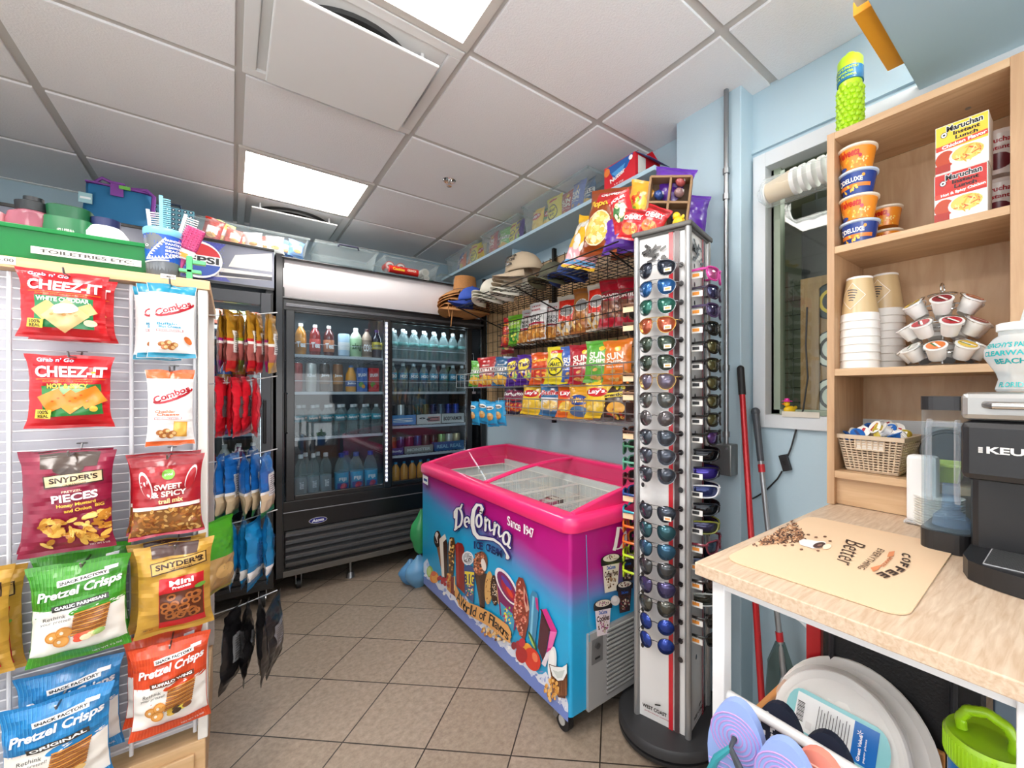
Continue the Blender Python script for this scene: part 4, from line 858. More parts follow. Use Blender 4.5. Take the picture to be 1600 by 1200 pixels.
# fruit and ices, left to right
ell(672, 893, 5, 9, '#9fc04a'); ell(671, 893, 3, 7, '#c8dc7c'); ell(679, 902, 7, 9, '#e8842a'); ell(680, 903, 5, 7, '#f2a64a'); ell(678, 896, 4, 4, '#e2662a')
pol('#8a5a3c', 682, 850, 690, 852, 697, 900, 693, 905); ell(684, 842, 5.5, 13, '#2c1c16'); ell(683, 840, 3, 9, '#e4d8d0'); pol('#3a241c', 680, 836, 684, 846, 683, 850, 679, 842); pol('#3a241c', 686, 834, 688, 846, 685, 850, 684, 840)
pol('#eee2d4', 687, 842, 696, 834, 698, 842, 693, 848, 695, 902, 691, 900); pol('#3b2219', 693, 847, 698, 842, 700, 850, 700, 905, 695, 902)
pol('#5a3a1c', 701, 848, 704, 839, 710, 840, 712, 850, 709, 900, 701, 898); dots(706, 866, 4, 26, 40, 1.4, ['#d8a050', '#3a2414', '#f0c878', '#8a5a28'], 2); pol('#f2ead6', 703, 843, 705, 842, 703, 862, 702, 860)
pol('#c8843c', 699, 896, 706, 896, 706, 928, 699, 920); dots(702, 908, 3, 12, 14, 1.5, ['#b03a28', '#e0a04a'], 3); pol('#7a1c1c', 705, 900, 712, 902, 712, 932, 705, 926); pol('#e6c890', 710, 899, 712, 900, 712, 924, 710, 922)
pol('#8c1f1a', 712, 851, 716, 847, 723, 849, 726, 856, 727, 928, 714, 915); pol('#a8302a', 714, 851, 717, 849, 718, 912, 715, 908)
for k in range(9): ell(690+q.uniform(-4, 8), 905+q.uniform(-3, 12), 2.4, 3, '#b01c30')
ell(732, 872, 9, 11, '#f0f0f2', -.2); ell(732, 872, 7.5, 9, '#b9bcc2', -.2); dots(732, 872, 6, 7, 26, .9, ['#4a4a52', '#f4f4f4', '#7a6a5a'], 4)
pol('#3d5488', 726, 886, 733, 882, 741, 886, 743, 893, 741, 942, 728, 930); pol('#f0d83a', 727, 892, 742, 894, 741, 915, 728, 912); dd.t('BIG', 734.5, 903, 11, 17, '#1d2a5a', 0, 0, .08) if False else None
dots(735, 922, 6, 10, 24, 1.2, ['#c8b070', '#e0703a', '#3aa06a', '#f0e0b0'], 6)
for s_, a, b_ in (('B', 729, 904), ('I', 734.5, 904), ('G', 739.5, 905)):
    P, F = glyphs(s_, .1, 9); g.add([S0(a+x*(2 if s_ == 'I' else 4.6), b_-y*15, dd.off) for x, y in P], F, pr('#23306a'))
pol('#3d261c', 742, 893, 762, 896, 758, 950, 752, 950); pol('#5a3a2a', 745, 896, 750, 897, 753, 948, 751, 948); ell(752, 880, 11, 19, '#7d4a34', .1); dots(750, 880, 9, 18, 90, 1.3, ['#c8744e', '#e09a72', '#5a2c1c', '#a85a3c'], 7); ell(757, 882, 3.6, 10, '#efe4da', -.2)
ell(765, 918, 6.5, 26, '#d9a762', .05); dots(765, 918, 5, 23, 16, .9, ['#6b4420', '#8a5c30'], 8); ell(774, 922, 6, 24, '#33180f', -.05); dots(774, 922, 4.5, 20, 32, .8, ['#f2e6d6', '#d8b088'], 9); ell(779.5, 924, 1.4, 20, '#d8a86a', -.05)
pol('#7c1d5c', 777, 905, 812, 950, 806, 985, 783, 960); pol('#3e9cc0', 783, 940, 806, 962, 803, 992, 786, 970); dots(795, 962, 8, 14, 34, 1.5, ['#e8dc3a', '#2c5a9a', '#8ac83a', '#c83a5a', '#f0e890'], 10)
ell(794, 916, 12, 33, '#f1e8ee', -.5); ell(794, 917, 9.6, 28, '#7a2460', -.5); ell(796, 922, 6, 20, '#b01f38', -.55); ell(793, 910, 3, 14, '#5a3aa0', -.6); ell(798, 925, 2.6, 10, '#e0402a', -.5)
pol('#8a3a2a', 808, 910, 812, 901, 819, 903, 823, 915, 826, 930, 829, 950, 827, 975, 821, 1001, 813, 990, 804, 965, 802, 952, 808, 938); dots(815, 950, 10, 42, 150, 1.6, ['#c85a44', '#e0826a', '#a83c30', '#f0a890', '#8a3020'], 11); pol('#d8a08c', 820, 915, 826, 932, 829, 952, 824, 956, 820, 935); pol('#8c1c2c', 822, 922, 826, 936, 826, 948, 822, 938)
pol('#3f87b0', 830, 930, 834, 922, 841, 926, 843, 936, 843, 960, 838, 1004, 827, 996); pol('#7cc4e0', 834, 930, 837, 932, 833, 996, 830, 992); pol('#c0307c', 838, 932, 842, 934, 844, 955, 840, 950)
pol('#4e1c2c', 848, 952, 863, 983, 852, 1036, 842, 1010); pol('#d42a88', 848, 952, 857, 950, 877, 985, 868, 1012, 862, 1018, 857, 1019, 864, 985); pol('#e86ab0', 864, 985, 877, 987, 868, 1010, 860, 1012); pol('#e8dce6', 857, 1019, 867, 1013, 855, 1041, 848, 1036); pol('#2c1018', 846, 951, 848, 950, 865, 984, 863, 986)
ell(868, 1035, 8, 26, '#e2e4e4', .1); ell(866, 1036, 6, 22, '#f4f4f2', .1)
ell(834, 1000, 2.5, 16, '#2f5a2a', -.4); ell(833, 1001, 1.4, 12, '#9cc060', -.4)
ell(828, 1020, 9, 17, '#e89a30', -.3); ell(834, 1029, 12, 19, '#d8331f', -.35); ell(838, 1026, 4, 8, '#f07a50', -.3); ell(817, 1022, 9, 13, '#b01c22', -.2); ell(812, 1007, 5, 7, '#a81a2a'); ell(805, 1008, 4, 6, '#8c1626'); ell(818, 1003, 5, 7, '#c02438')
pol('#5e3420', 862, 1036, 872, 1039, 890, 1042, 899, 1036, 902, 1075, 893, 1090, 880, 1088, 870, 1072); 
for k in range(40): x = q.uniform(868, 900); pol('#8a5636', x, 1058, x+.8, 1059, x+q.uniform(-2, 2), 1086, x-.5, 1084)
pol('#eef0ee', 864, 1037, 873, 1040, 888, 1041, 898, 1037, 897, 1050, 890, 1061, 880, 1062, 870, 1054); pol('#c9d0cc', 870, 1045, 880, 1048, 893, 1045, 888, 1057, 879, 1058)
dots(868, 1075, 13, 18, 46, 2.6, ['#d8963c', '#e8ae5a', '#b87428', '#f0c070'], 12); dots(770, 985, 16, 9, 30, 2.2, ['#d8a050', '#b87830', '#efc88a'], 13); dots(790, 997, 14, 7, 18, 2.2, ['#5a3420', '#d8a050', '#efe0c0'], 15)
# banner
bt = [(714, 912), (722, 928), (734, 940), (750, 946), (768, 955), (784, 966), (797, 976), (802, 987)]; bb = [(713, 928), (720, 946), (732, 958), (748, 967), (764, 976), (780, 988), (794, 1000), (800, 1004)]
for k in range(7): pol('#e2a45c', bt[k][0], bt[k][1], bt[k+1][0], bt[k+1][1], bb[k+1][0], bb[k+1][1], bb[k][0], bb[k][1])
def curve_text(txt, path, hgt, col, wid=1.0, bold=.03, sh=0):
    n = len(txt); L = [0]
    for k in range(len(path)-1): L.append(L[-1]+math.dist(path[k], path[k+1]))
    for i, ch in enumerate(txt):
        if ch == ' ': continue
        s = L[-1]*(i+.5)/n; k = max(j for j in range(len(path)-1) if L[j] <= s); f_ = (s-L[k])/(L[k+1]-L[k]); x = path[k][0]+(path[k+1][0]-path[k][0])*f_; y = path[k][1]+(path[k+1][1]-path[k][1])*f_
        sl = (path[k+1][1]-path[k][1])/(path[k+1][0]-path[k][0]); cw = L[-1]/n*wid*(.45 if ch in 'iIl1t' else 1.25 if ch in 'WMw' else .86); hh = hgt*(1 if ch.isupper() or ch in 'lf1947tdh' else .68); yo = -(hh-hgt)*.5
        P, F = glyphs(ch, bold, 9); g.add([S0(x+a*cw+sh*b_*hh, y+yo-b_*hh+(a*cw)*sl, dd.off) for a, b_ in P], F, pr(col))
    dd.off += dd.step
curve_text('A World of Flavors', [(718, 930), (730, 948), (750, 957), (768, 965), (786, 980), (797, 992)], 15, '#1c1410', 1.15, .02, .15)
# big lettering: outline first, then white
def logo(col, o):
    ns = []
    def stroke(pts, wd):
        n = len(pts); L_, R_ = [], []
        for k in range(n):
            a = pts[max(0, k-1)]; b_ = pts[min(n-1, k+1)]; dx, dy = b_[0]-a[0], b_[1]-a[1]; l = math.hypot(dx, dy); w_ = (wd[k] if isinstance(wd, list) else wd)/2+o
            L_.append((pts[k][0]-dy/l*w_, pts[k][1]+dx/l*w_)); R_.append((pts[k][0]+dy/l*w_, pts[k][1]-dx/l*w_))
        for k in range(n-1): dd.g.add([S0(*p_, dd.off) for p_ in (L_[k], L_[k+1], R_[k+1], R_[k])], [(0, 1, 2, 3)], pr(col))
        for k in (0, n-1): ell(pts[k][0], pts[k][1], ((wd[k] if isinstance(wd, list) else wd)/2+o), ((wd[k] if isinstance(wd, list) else wd)/2+o), col, n=12)
        dd.off += dd.step*.2
    arc = lambda cx, cy, rx, ry, a, b_, n=14: [(cx+rx*math.cos(a+(b_-a)*k/n), cy+ry*math.sin(a+(b_-a)*k/n)) for k in range(n+1)]
    stroke([(717, 796), (716.5, 806), (716, 817), (715, 826)], 3.4); stroke([(725, 788), (723, 793), (717, 794), (713.5, 799), (713.5, 808)], 3); stroke(arc(718, 808, 7.5, 15, -1.2, 1.5), 3.2); stroke([(719, 823), (714, 827)], 3)
    stroke(arc(733, 815, 3.6, 7.5, .2, -4.6), 3); stroke([(729.5, 816), (736, 813)], 2.4)
    stroke([(755, 800), (757, 794), (755, 789), (749, 788), (744, 796), (742, 808), (742, 820), (745, 832), (751, 839), (762, 840), (775, 842), (785, 849), (792, 858), (796, 865), (797, 870)], [5, 5, 4, 5, 6, 6, 6, 6, 6.5, 5, 4, 3, 2.5, 3, 6])
    stroke(arc(752, 813, 4, 9.5, 0, 2*PI, 18), 3.4)
    stroke([(762, 808), (762.5, 820), (762, 828)], 3.4); stroke([(762.5, 816), (766, 810), (768.5, 813), (768.5, 823), (770, 829), (773, 827)], 3)
    stroke([(777, 816), (776.5, 826), (775.5, 834)], 3.6); stroke([(777, 824), (781, 818), (784, 822), (783, 832), (785, 838), (788, 836)], 3.2)
    stroke(arc(795, 840, 5, 9.5, 0, 2*PI, 18), 3.6); stroke([(801, 836), (799.5, 846), (798, 852), (801, 855)], 3.2)
logo('#3d2c7c', 1.7); logo('#f1eeea', 0)
curve_text('ICE CREAM', [(743, 850), (755, 852), (768, 855), (778, 860), (787, 864)], 12, '#1b2a66', 1.2, .05)
curve_text('Since 1947', [(797, 812), (838, 833)], 15, '#f3eef2', 1.15, .02)
pol('#eeeeee', 664, 741, 672, 745, 672, 758, 664, 753); pol('#2a4a8a', 665.5, 746, 671, 749, 671, 753, 665.5, 750)
# pictures on the right end
E0 = lambda px, py, off: (lambda p: Vector((p.x, FY0-off, p.z)))(at(px, py, Y=FY0))
S0_, dd.S = S0, E0
def tub(x, y, s, c1, c2, txt):
    pol(c2, x-11*s, y-14*s, x+11*s, y-19*s, x+8*s, y+22*s, x-8*s, y+26*s); ell(x, y-18*s, 13*s, 6*s, '#1c1a1e', -.2); pol('#1c1a1e', x-13*s, y-15*s, x+13*s, y-21*s, x+12.5*s, y-13*s, x-12.5*s, y-8*s); ell(x, y-19*s, 10.5*s, 4.5*s, '#e9dcc8', -.2)
    dots(x, y-19*s, 8*s, 3*s, 18, .9, [c1, '#4a3220'], int(x)); dots(x, y+12*s, 7*s, 8*s, 30, 1.4, [c1, '#d8c8b0', '#6a4a34'], int(y))
    P, F = glyphs(txt, .05, 9); g.add([E0(x+a*17*s, y+1*s-b_*8*s-a*4*s, dd.off) for a, b_ in P], F, pr('#4a2a1c')); P, F = glyphs('DeConna', .06, 9); g.add([E0(x+a*11*s, y-7*s-b_*5*s-a*2*s, dd.off+.0002) for a, b_ in P], F, pr('#2a5ab0')); dd.off += dd.step
tub(951, 893, 1.22, '#a8805a', '#efe2cc', 'Coffee Paws'); tub(977, 885, .9, '#8a5a3a', '#2a2024', 'Fudge'); tub(972, 930, 1.0, '#7a2c3a', '#33181e', 'Cherry'); tub(938, 962, 1.15, '#b06a8a', '#f0e0e4', 'Cookies'); ell(957, 936, 7, 8, '#ded6d2'); ell(956, 934, 4, 4, '#efeae6')
S0 = E0
for pts_ in ([(962, 822), (960, 836), (957, 852), (955, 858)], [(966, 822), (972, 828), (973, 842), (966, 854), (958, 856)]):
    for k in range(len(pts_)-1): a, b_ = pts_[k], pts_[k+1]; pol('#f1eeea', a[0]-2.5, a[1], b_[0]-2.5, b_[1], b_[0]+2.5, b_[1]+1, a[0]+2.5, a[1])
pol('#2fb0dc', 911, 834, 912, 834, 917, 1000, 916, 1000)
g.obj('cabinet', ft)
# grille plate on the right end
g = G(); GP = mat('#9b9a98', .4); gx0 = at(916, 1000, Y=FY0).x; g.box(gx0, FY0-.012, .085, FB-.02, FY0+.01, .365, GP); 
for k in range(15): g.box(gx0+.09, FY0-.015, .11+k*.0165, FB-.04, FY0-.011, .115+k*.0165, mat('#4e4c4a', .5)); g.box(gx0+.09, FY0-.018, .115+k*.0165, FB-.04, FY0-.012, .1235+k*.0165, GP)
g.box(gx0+.015, FY0-.014, .25, gx0+.07, FY0-.0121, .34, mat('#6c6b6a', .4)).cyl((gx0+.04, FY0-.013, .315), (gx0+.04, FY0-.022, .315), .011, mat('#3a3a3a', .4)).box(gx0+.03, FY0-.016, .265, gx0+.055, FY0-.013, .272, BLACKM)
g.obj('grille_panel', ft, bevel=.002)
# pink rim
RM = mat('#ee2f72', .28, 0, .3); zt = lambda x: .80+.075*math.sin(PI/2*min(1, max(0, (x-FX)/(FB-FX)*1.25)))
def rrect(o, rad, N=7):
    P = []
    for (cx_, cy_, a0) in ((FX-o+rad, FY0-o+rad, PI), (FB+o-rad, FY0-o+rad, 1.5*PI), (FB+o-rad, FY1+o-rad, 0), (FX-o+rad, FY1+o-rad, .5*PI)):
        P += [(cx_+rad*math.cos(a0+PI/2*k/(N-1)), cy_+rad*math.sin(a0+PI/2*k/(N-1))) for k in range(N)]
    return P
g = G(); rings = [(.004, .04, .742), (.013, .05, .744), (.016, .052, .752), (.016, .052, .782), (.012, .05, .793), (.002, .045, .80), (-.03, .03, .803), (-.05, .02, .80), (-.055, .015, .775), (-.056, .015, .74)]
V = []
for o_, rd, z_ in rings: V += [(x, y, z_) for x, y in rrect(o_, rd)]
NR = 28; g.add(V, [(j*NR+i, j*NR+(i+1) % NR, (j+1)*NR+(i+1) % NR, (j+1)*NR+i) for j in range(len(rings)-1) for i in range(NR)], RM, True)
g.obj('rim', ft)
n = 16
def arch(y0, y1, nm, zb=.788, th=0):
    g = G(); X = [FX+.035+(FB-FX-.06)*k/n for k in range(n+1)]
    V = [(x, y, z) for y in (y0, y1) for x in X for z in (zb if th == 0 else zt(x)-th, zt(x))]; s = 2*(n+1); F = []
    for k in range(n):
        a = 2*k; F += [(a, a+2, a+3, a+1), (s+a, s+a+1, s+a+3, s+a+2), (a+1, a+3, s+a+3, s+a+1), (a, s+a, s+a+2, a+2)]
    F += [(0, 1, s+1, s), (2*n, s+2*n, s+2*n+1, 2*n+1)]; g.add(V, F, RM, False); return g.obj(nm, ft, bevel=.004)
arch(FY0+.018, FY0+.045, 'end_rim'); arch(FY1-.045, FY1-.018, 'end_rim'); arch(1.87, 1.895, 'glass_rail', th=.014)
G().box(FB-.055, FY0+.018, .788, FB-.015, FY1-.018, .876, RM).obj('back_rim', ft, bevel=.005)
def lid(y0, y1, dz, x0f=0):
    g = G(); X = [FX+.05+(FB-FX-.09)*k/n for k in range(n+1)]; V = [(x, y, zt(x)-.012+dz) for x in X for y in (y0, y1)]
    g.add(V, [(2*k, 2*k+2, 2*k+3, 2*k+1) for k in range(n)], window_glass('lid_glass', '#f0f4f2', .06), True); o = g.obj('sliding_lid', ft)
    g = G(); g.tube([(x, y0, zt(x)-.012+dz) for x in X], .006, RM, 6).tube([(x, y1, zt(x)-.012+dz) for x in X], .006, RM, 6).box(FX+.04, y0, .785, FX+.056, y1, .797, RM); g.obj('lid_frame', o)
lid(FY0+.035, 1.9, 0); lid(1.87, FY1-.035, .004)
# liner
g = G(); LW = mat('#dfe2e2', .45); a, b_, c, d_ = FX+.06, FB-.07, FY0+.035, FY1-.035
g.box(a, c, .40, b_, d_, .41, LW)
for r_ in ((FX+.058, c, a+.004, d_), (b_-.004, c, FB-.058, d_), (a, c, b_, c+.004), (a, d_-.004, b_, d_)): g.box(r_[0], r_[1], .41, r_[2], r_[3], .775, LW)
g2 = g
# open the wrapped cabinet's top: the liner sits above the fill level
g.obj('liner', ft)
def basket(x0, y0, x1, y1, z0, z1, lb, m=None, parent=None, step=.045, name='wire_basket', r_=.0022, tagit=True, cat='basket'):
    m = m or WHITE; g = G(); nx = max(2, round((x1-x0)/step)); ny = max(2, round((y1-y0)/step))
    for k in range(nx+1): x = x0+(x1-x0)*k/nx; g.tube([(x, y0, z1), (x, y0, z0), (x, y1, z0), (x, y1, z1)], r_*.7, m, 4)
    for k in range(ny+1): y = y0+(y1-y0)*k/ny; g.tube([(x0, y, z1), (x0, y, z0), (x1, y, z0), (x1, y, z1)], r_*.7, m, 4)
    for z in (z0, (z0+z1)/2, z1): g.tube([(x0, y0, z), (x1, y0, z), (x1, y1, z), (x0, y1, z)], r_ if z < z1 else r_*1.5, m, 5, True)
    return g.obj(name, label=lb, cat=cat) if tagit else g.obj(name, parent)
WL = ['nearest the right end of the freezer', 'second from the right end of the freezer', 'in the middle of the freezer', 'second from the far end of the freezer', 'at the far end of the freezer']
for i in range(5): basket(a+.02, c+.02+i*.28, b_-.02, c+.28+i*.28, .62 if i < 4 else .56, .745, 'white wire freezer basket, '+WL[i])
fz = [('#c86a8a', 'pink'), ('#5a3a2a', 'brown'), ('#4a7ab8', 'blue'), ('#e0c08a', 'cream'), ('#8a4a9a', 'purple'), ('#e8e8e6', 'white'), ('#c8a03a', 'yellow')]
q = random.Random(3)
for i in range(3):
    for k in range(5):
        cc, nn = fz[(i*2+k) % 7]
        g = G().box(-.05, -.028, 0, .05, .028, .03, paper(cc)); flat(g, (-.05, -.028, .03), (.1, 0, 0), (0, .056, 0)).r(.5, .5, .7, .5, '#efe6da')
        g.obj('ice_cream_pack', loc=(a+.1+.075*k+.02*(k % 2), c+.13+i*.28+.03*(k % 2)*(1 if k < 3 else -1), .626+.0*k), rz=PI/2+.1*q.uniform(-1, 1), label='%s ice cream pack, basket %s, %s from front' % (nn, WL[i], ['first', 'second', 'third', 'fourth', 'fifth'][k]), cat='ice cream')
for x, y in ((FX+.03, FY0+.09), (FX+.05, FY1-.08), (FB-.06, FY0+.07), (FB-.06, FY1-.08)):
    g = G().cyl((x-.012, y-.02, .038), (x+.012, y-.02, .038), .038, BLACKM, n=22).cyl((x-.015, y-.02, .038), (x+.015, y-.02, .038), .018, mat('#b8b8b4', .4), n=16)
    g.add([(x-.017, y+.01, .03), (x-.017, y+.03, .03), (x-.017, y+.02, .09), (x-.017, y-.025, .09)], [(0, 1, 2, 3)], STEEL).box(x-.02, y-.03, .078, x+.02, y+.03, .088, STEEL).add([(x+.017, y+.01, .03), (x+.017, y+.03, .03), (x+.017, y+.02, .09), (x+.017, y-.025, .09)], [(0, 1, 2, 3)], STEEL); g.obj('caster', ft)
# plastic bags on the floor between freezer and cooler
def sack(loc, sc, col, lb, seed):
    g = G(); n, m_ = 18, 14; V = []
    for j in range(m_+1):
        for i in range(n):
            a_ = 2*PI*i/n; v = j/m_; r_ = math.sin(PI*min(1, v*.8+.12))*(1-.55*max(0, v-.6)/.4)+.1*noise.noise(Vector((math.cos(a_)*2, math.sin(a_)*2, v*5+seed)))+.08*noise.noise(Vector((math.cos(a_)*5, math.sin(a_)*5, v*9+seed)))
            V.append((r_*math.cos(a_)*sc[0], r_*math.sin(a_)*sc[1], v*sc[2]))
    g.add(V, [(j*n+i, j*n+(i+1) % n, (j+1)*n+(i+1) % n, (j+1)*n+i) for j in range(m_) for i in range(n)], clear('sack_'+col, col, .6, .2, col), True); g.add(V[:n], [tuple(range(n))], mat(col, .3))
    return g.obj('plastic_bag', loc=loc, label=lb, cat='bag')
sack((.93, 2.73, .0), (.085, .06, .2), '#7fb8e0', 'light blue plastic bag on the floor behind the freezer', 1); sack((.9, 2.80, .0), (.07, .05, .16), '#6aa8da', 'small blue plastic bag low beside the drinks cooler', 4); sack((.955, 2.745, .205), (.075, .05, .28), '#3fa564', 'green plastic bag standing on the blue bags behind the freezer', 2)
# ================================================================ wire wall with baskets
t = thing('wire_wall', 'black wire grid panel on the right wall behind the baskets', 'wire panel')
g = G()
for k in range(26): y = 1.2+k*.0762; g.tube([(1.575, y, 1.09), (1.575, y, 2.1)], .002, WIREB, 4)
for k in range(14): z = 1.095+k*.0762; g.tube([(1.571, 1.2, z), (1.571, 3.1, z)], .002, WIREB, 4)
for y in (1.2, 2.15, 3.1): g.box(1.566, y-.01, 1.05, 1.59, y+.01, 2.15, WIREB)
g.obj('grid_panel', t)
G().box(1.592, 1.2, 1.12, 1.607, 3.08, 2.1, wood('backing_board', '#c09a6c', '#cfae84', (14, 2, 14))).obj('backing_board', t)
SLV = mat('#b9bcbe', .3, .8)
basket(1.335, 1.20, 1.56, 2.44, 1.535, 1.68, 'black wire basket, upper of three, holding chips under the hats', WIREB, name='basket_rack', step=.04)
basket(1.30, 1.20, 1.56, 3.0, 1.275, 1.372, 'silver wire basket, middle of three on the wire wall', SLV, name='basket_rack', step=.07)
basket(1.31, 1.20, 1.56, 2.38, 1.10, 1.205, 'silver wire basket, lowest of three on the wire wall', SLV, name='basket_rack', step=.07)
t = thing('wire_shelf', 'black wire shelf carrying caps and popcorn above the baskets', 'shelf')
g = G()
for k in range(11): g.tube([(1.2+k*.036, 1.2, 1.825), (1.2+k*.036, 2.78, 1.825)], .0022, WIREB, 4)
for k in range(34): g.tube([(1.2, 1.2+k*.0478, 1.822), (1.575, 1.2+k*.0478, 1.822)], .0018, WIREB, 4)
g.tube([(1.2, 1.2, 1.85), (1.2, 2.78, 1.85)], .003, WIREB); 
for y in (1.25, 2.0, 2.75): g.tube([(1.2, y, 1.823), (1.575, y, 1.7)], .004, WIREB)
g.obj('wire_deck', t)
def chip(c1, c2, word, food, wc='#ffffff', acc=None):
    def f(d):
        if acc: d.e(.5, .68, .9, .36, acc)
        d.t(word, .5, .72, .78, .13, wc, .08, 0, .08)
        d.r(.5, .52, .7, .05, c2, .05); d.e(.5, .27, .8, .32, c2); d.scat(.5, .27, .7, .28, 9, .24, .08, food, len(word), 'e')
    return f
CB = {}
def cbag(key, W, H, c, des, seed, T=.022, zones=None): CB[key] = bag_mesh('chip_bag', W, H, T, film(c), des, seed, zones, nu=14, nv=16)
Y_ = ['#e8b23c', '#f2cf6a', '#c98a2a']
cbag('sun_red', .1, .2, '#c8202a', chip('', '#e8622a', 'SunRip', ['#e8a03c', '#b01c2a'], '#f2d23c', '#d8402a'), 1); cbag('lime', .1, .2, '#6fb52c', chip('', '#3c8a2a', 'Sabor', ['#d8e05a', '#2c7a2a'], '#e8f0c0', '#9acb3c'), 2)
def skins(d):
    d.t('POTATO', .5, .6, .68, .08, '#3a3a3c', bold=.04); d.t('SKINS', .5, .5, .6, .08, '#3a3a3c', bold=.04); d.r(.5, .41, .9, .05, '#a8203c'); d.t('TGI FRIDAYS', .5, .76, .5, .05, '#b02038', bold=.06)
    for k in range(5): d.r(.3+k*.1, .86, .05, .03, '#b02038', .6)
    d.r(.5, .2, .96, .32, '#b97a3c'); d.scat(.5, .2, .9, .3, 22, .3, .05, ['#d8963c', '#a8642a', '#e8b870'], 3, 'box')
cbag('skins', .125, .23, '#e6e4e2', skins, 3)
def gardetto(c):
    def f(d): d.r(.5, .62, .8, .5, c); d.e(.5, .6, .62, .28, '#e8e2d6'); d.e(.5, .6, .55, .24, '#9b9a98'); d.t("GARDETTO'S", .5, .6, .46, .05, '#3a2a22', bold=.06); d.scat(.5, .2, .9, .28, 20, .2, .05, ['#c98f45', '#7a4a20', '#efc878'], 4, 'box')
    return f
cbag('gard_red', .12, .24, '#cfc4b4', gardetto('#d8301f'), 4); cbag('gard_brown', .13, .25, '#a8642c', gardetto('#b8763a'), 5)
def wattie(d): d.r(.5, .85, .96, .24, '#a81428'); d.e(.5, .62, .86, .2, '#8c1424'); d.t("DAVID'S", .5, .62, .76, .09, '#efe4e0', .05, bold=.06); d.scat(.5, .34, .9, .3, 30, .2, .06, ['#7a4a34', '#5a3426', '#a87a5a'], 8, 'box'); d.r(.5, .12, .9, .16, '#a81428')
cbag('davids', .13, .25, '#7a4434', wattie, 6)
def kettle(c):
    def f(d): d.r(.5, .56, .98, .14, '#f0ece4'); d.t('KETTLE', .5, .56, .9, .1, c, bold=.09); d.t('BRAND', .5, .7, .4, .05, '#f0ece4'); d.e(.5, .2, .9, .3, '#e0b050'); d.scat(.5, .2, .8, .26, 8, .3, .1, Y_, 5); d.t('POTATO CHIPS', .5, .4, .7, .05, '#f0ece4', bold=.05)
    return f
cbag('kettle_green', .125, .175, '#5fae35', kettle('#2d6a22'), 7); cbag('kettle_red', .13, .19, '#b02a2c', kettle('#8c1c20'), 8); cbag('kettle_blue', .13, .185, '#235a84', kettle('#1a3c60'), 9)
def takis(d): d.e(.4, .66, .7, .4, '#e8d24a', .5); d.t('Takis', .5, .68, .7, .16, '#3a1c6a', .2, bold=.08); d.scat(.5, .3, .8, .36, 10, .3, .06, ['#d8a03c', '#8ac03a', '#e8cf7a'], 6)
cbag('takis', .12, .17, '#4a1f86', takis, 10); cbag('orange_c', .12, .175, '#d8581f', chip('', '#b82a1c', 'Crunchy', ['#f0a03c', '#e8c05a'], '#f6d04a'), 11)
def cheetos_y(d): d.e(.5, .45, .7, .5, '#3a3a2a'); d.e(.5, .45, .6, .42, '#e2d52f'); d.t('SMART', .5, .5, .5, .1, '#2a2a1c', bold=.08); d.t('pop', .5, .36, .3, .08, '#2a2a1c', bold=.05); d.r(.5, .85, .5, .08, '#c8202a')
cbag('yellow_s', .13, .19, '#e0cf28', cheetos_y, 12)
def sun(d): d.t('SUN', .5, .62, .62, .16, '#f4efe2', .05, bold=.1); d.t('CHIPS', .5, .48, .6, .09, '#f4efe2', .05, bold=.06); d.e(.62, .78, .2, .12, '#f2c53a'); d.scat(.5, .2, .8, .24, 7, .26, .09, ['#d8a860', '#c08a40'], 7); d.t('Whole Grain', .5, .38, .6, .04, '#f4efe2')
for k_, c in (('sun_blue', '#3f62b0'), ('sun_r', '#a8182a'), ('sun_green', '#5aa63c'), ('sun_orange', '#d9761f')): cbag(k_, .125, .19, c, sun, hash_(k_))
def cookies(d): d.e(.5, .76, .7, .16, '#e9e4dc'); d.t("Nutter", .5, .76, .56, .08, '#3a2a20', bold=.05); d.e(.5, .42, .6, .3, '#d8a868'); d.e(.45, .36, .4, .2, '#c08a4c'); d.e(.55, .5, .3, .14, '#e8c48c')
cbag('teal', .12, .16, '#2591c4', cookies, 21)
cbag('dor', .12, .17, '#2a2a44', chip('', '#a8303a', 'Doritos', ['#e89a3c', '#c8502a'], '#f2f2f2', '#7a2444'), 22)
def lays(d): d.e(.5, .68, .8, .24, '#c8202a'); d.t("Lay's", .5, .69, .62, .15, '#ffffff', .08, bold=.06); d.e(.5, .3, .7, .3, '#e8c03a'); d.scat(.5, .3, .6, .28, 6, .3, .1, ['#f0d27a', '#e0b64c'], 9)
cbag('lays', .125, .17, '#ecc42c', lays, 23); cbag('lays_green', .12, .16, '#2c8a4a', lays, 24)
def ruff(d): d.t('Ruffles', .5, .74, .84, .15, '#c8202a', .05, bold=.09, out='#f4f4f4'); d.r(.5, .38, .9, .4, '#dfe6ea'); d.e(.5, .34, .7, .3, '#e8c870'); d.scat(.5, .34, .6, .24, 6, .3, .1, ['#f0d890', '#d8b050'], 10)
cbag('ruffles', .13, .165, '#2f6a9a', ruff, 25); cbag('lays_orange', .12, .17, '#e0661f', lays, 26)
def frit(d): d.e(.5, .52, .8, .3, '#24408c'); d.t('Fritos', .5, .53, .66, .17, '#e9b43c', .1, bold=.08); d.e(.55, .2, .8, .3, '#4a6a94')
cbag('fritos', .125, .165, '#e2a224', frit, 27)
def smart(d): d.r(.5, .64, 1, .12, '#f0d23a', .1); d.t('Smartfood', .5, .64, .8, .08, '#2a1c18', .1, bold=.06); d.scat(.5, .88, .7, .16, 14, .18, .09, ['#f2d23a', '#6a8a3a'], 11); d.e(.5, .3, .6, .3, '#e8a83c'); d.scat(.5, .2, .8, .3, 12, .16, .07, ['#e8b84a', '#a83a2a'], 12)
cbag('smartfood', .13, .17, '#3c241e', smart, 28)
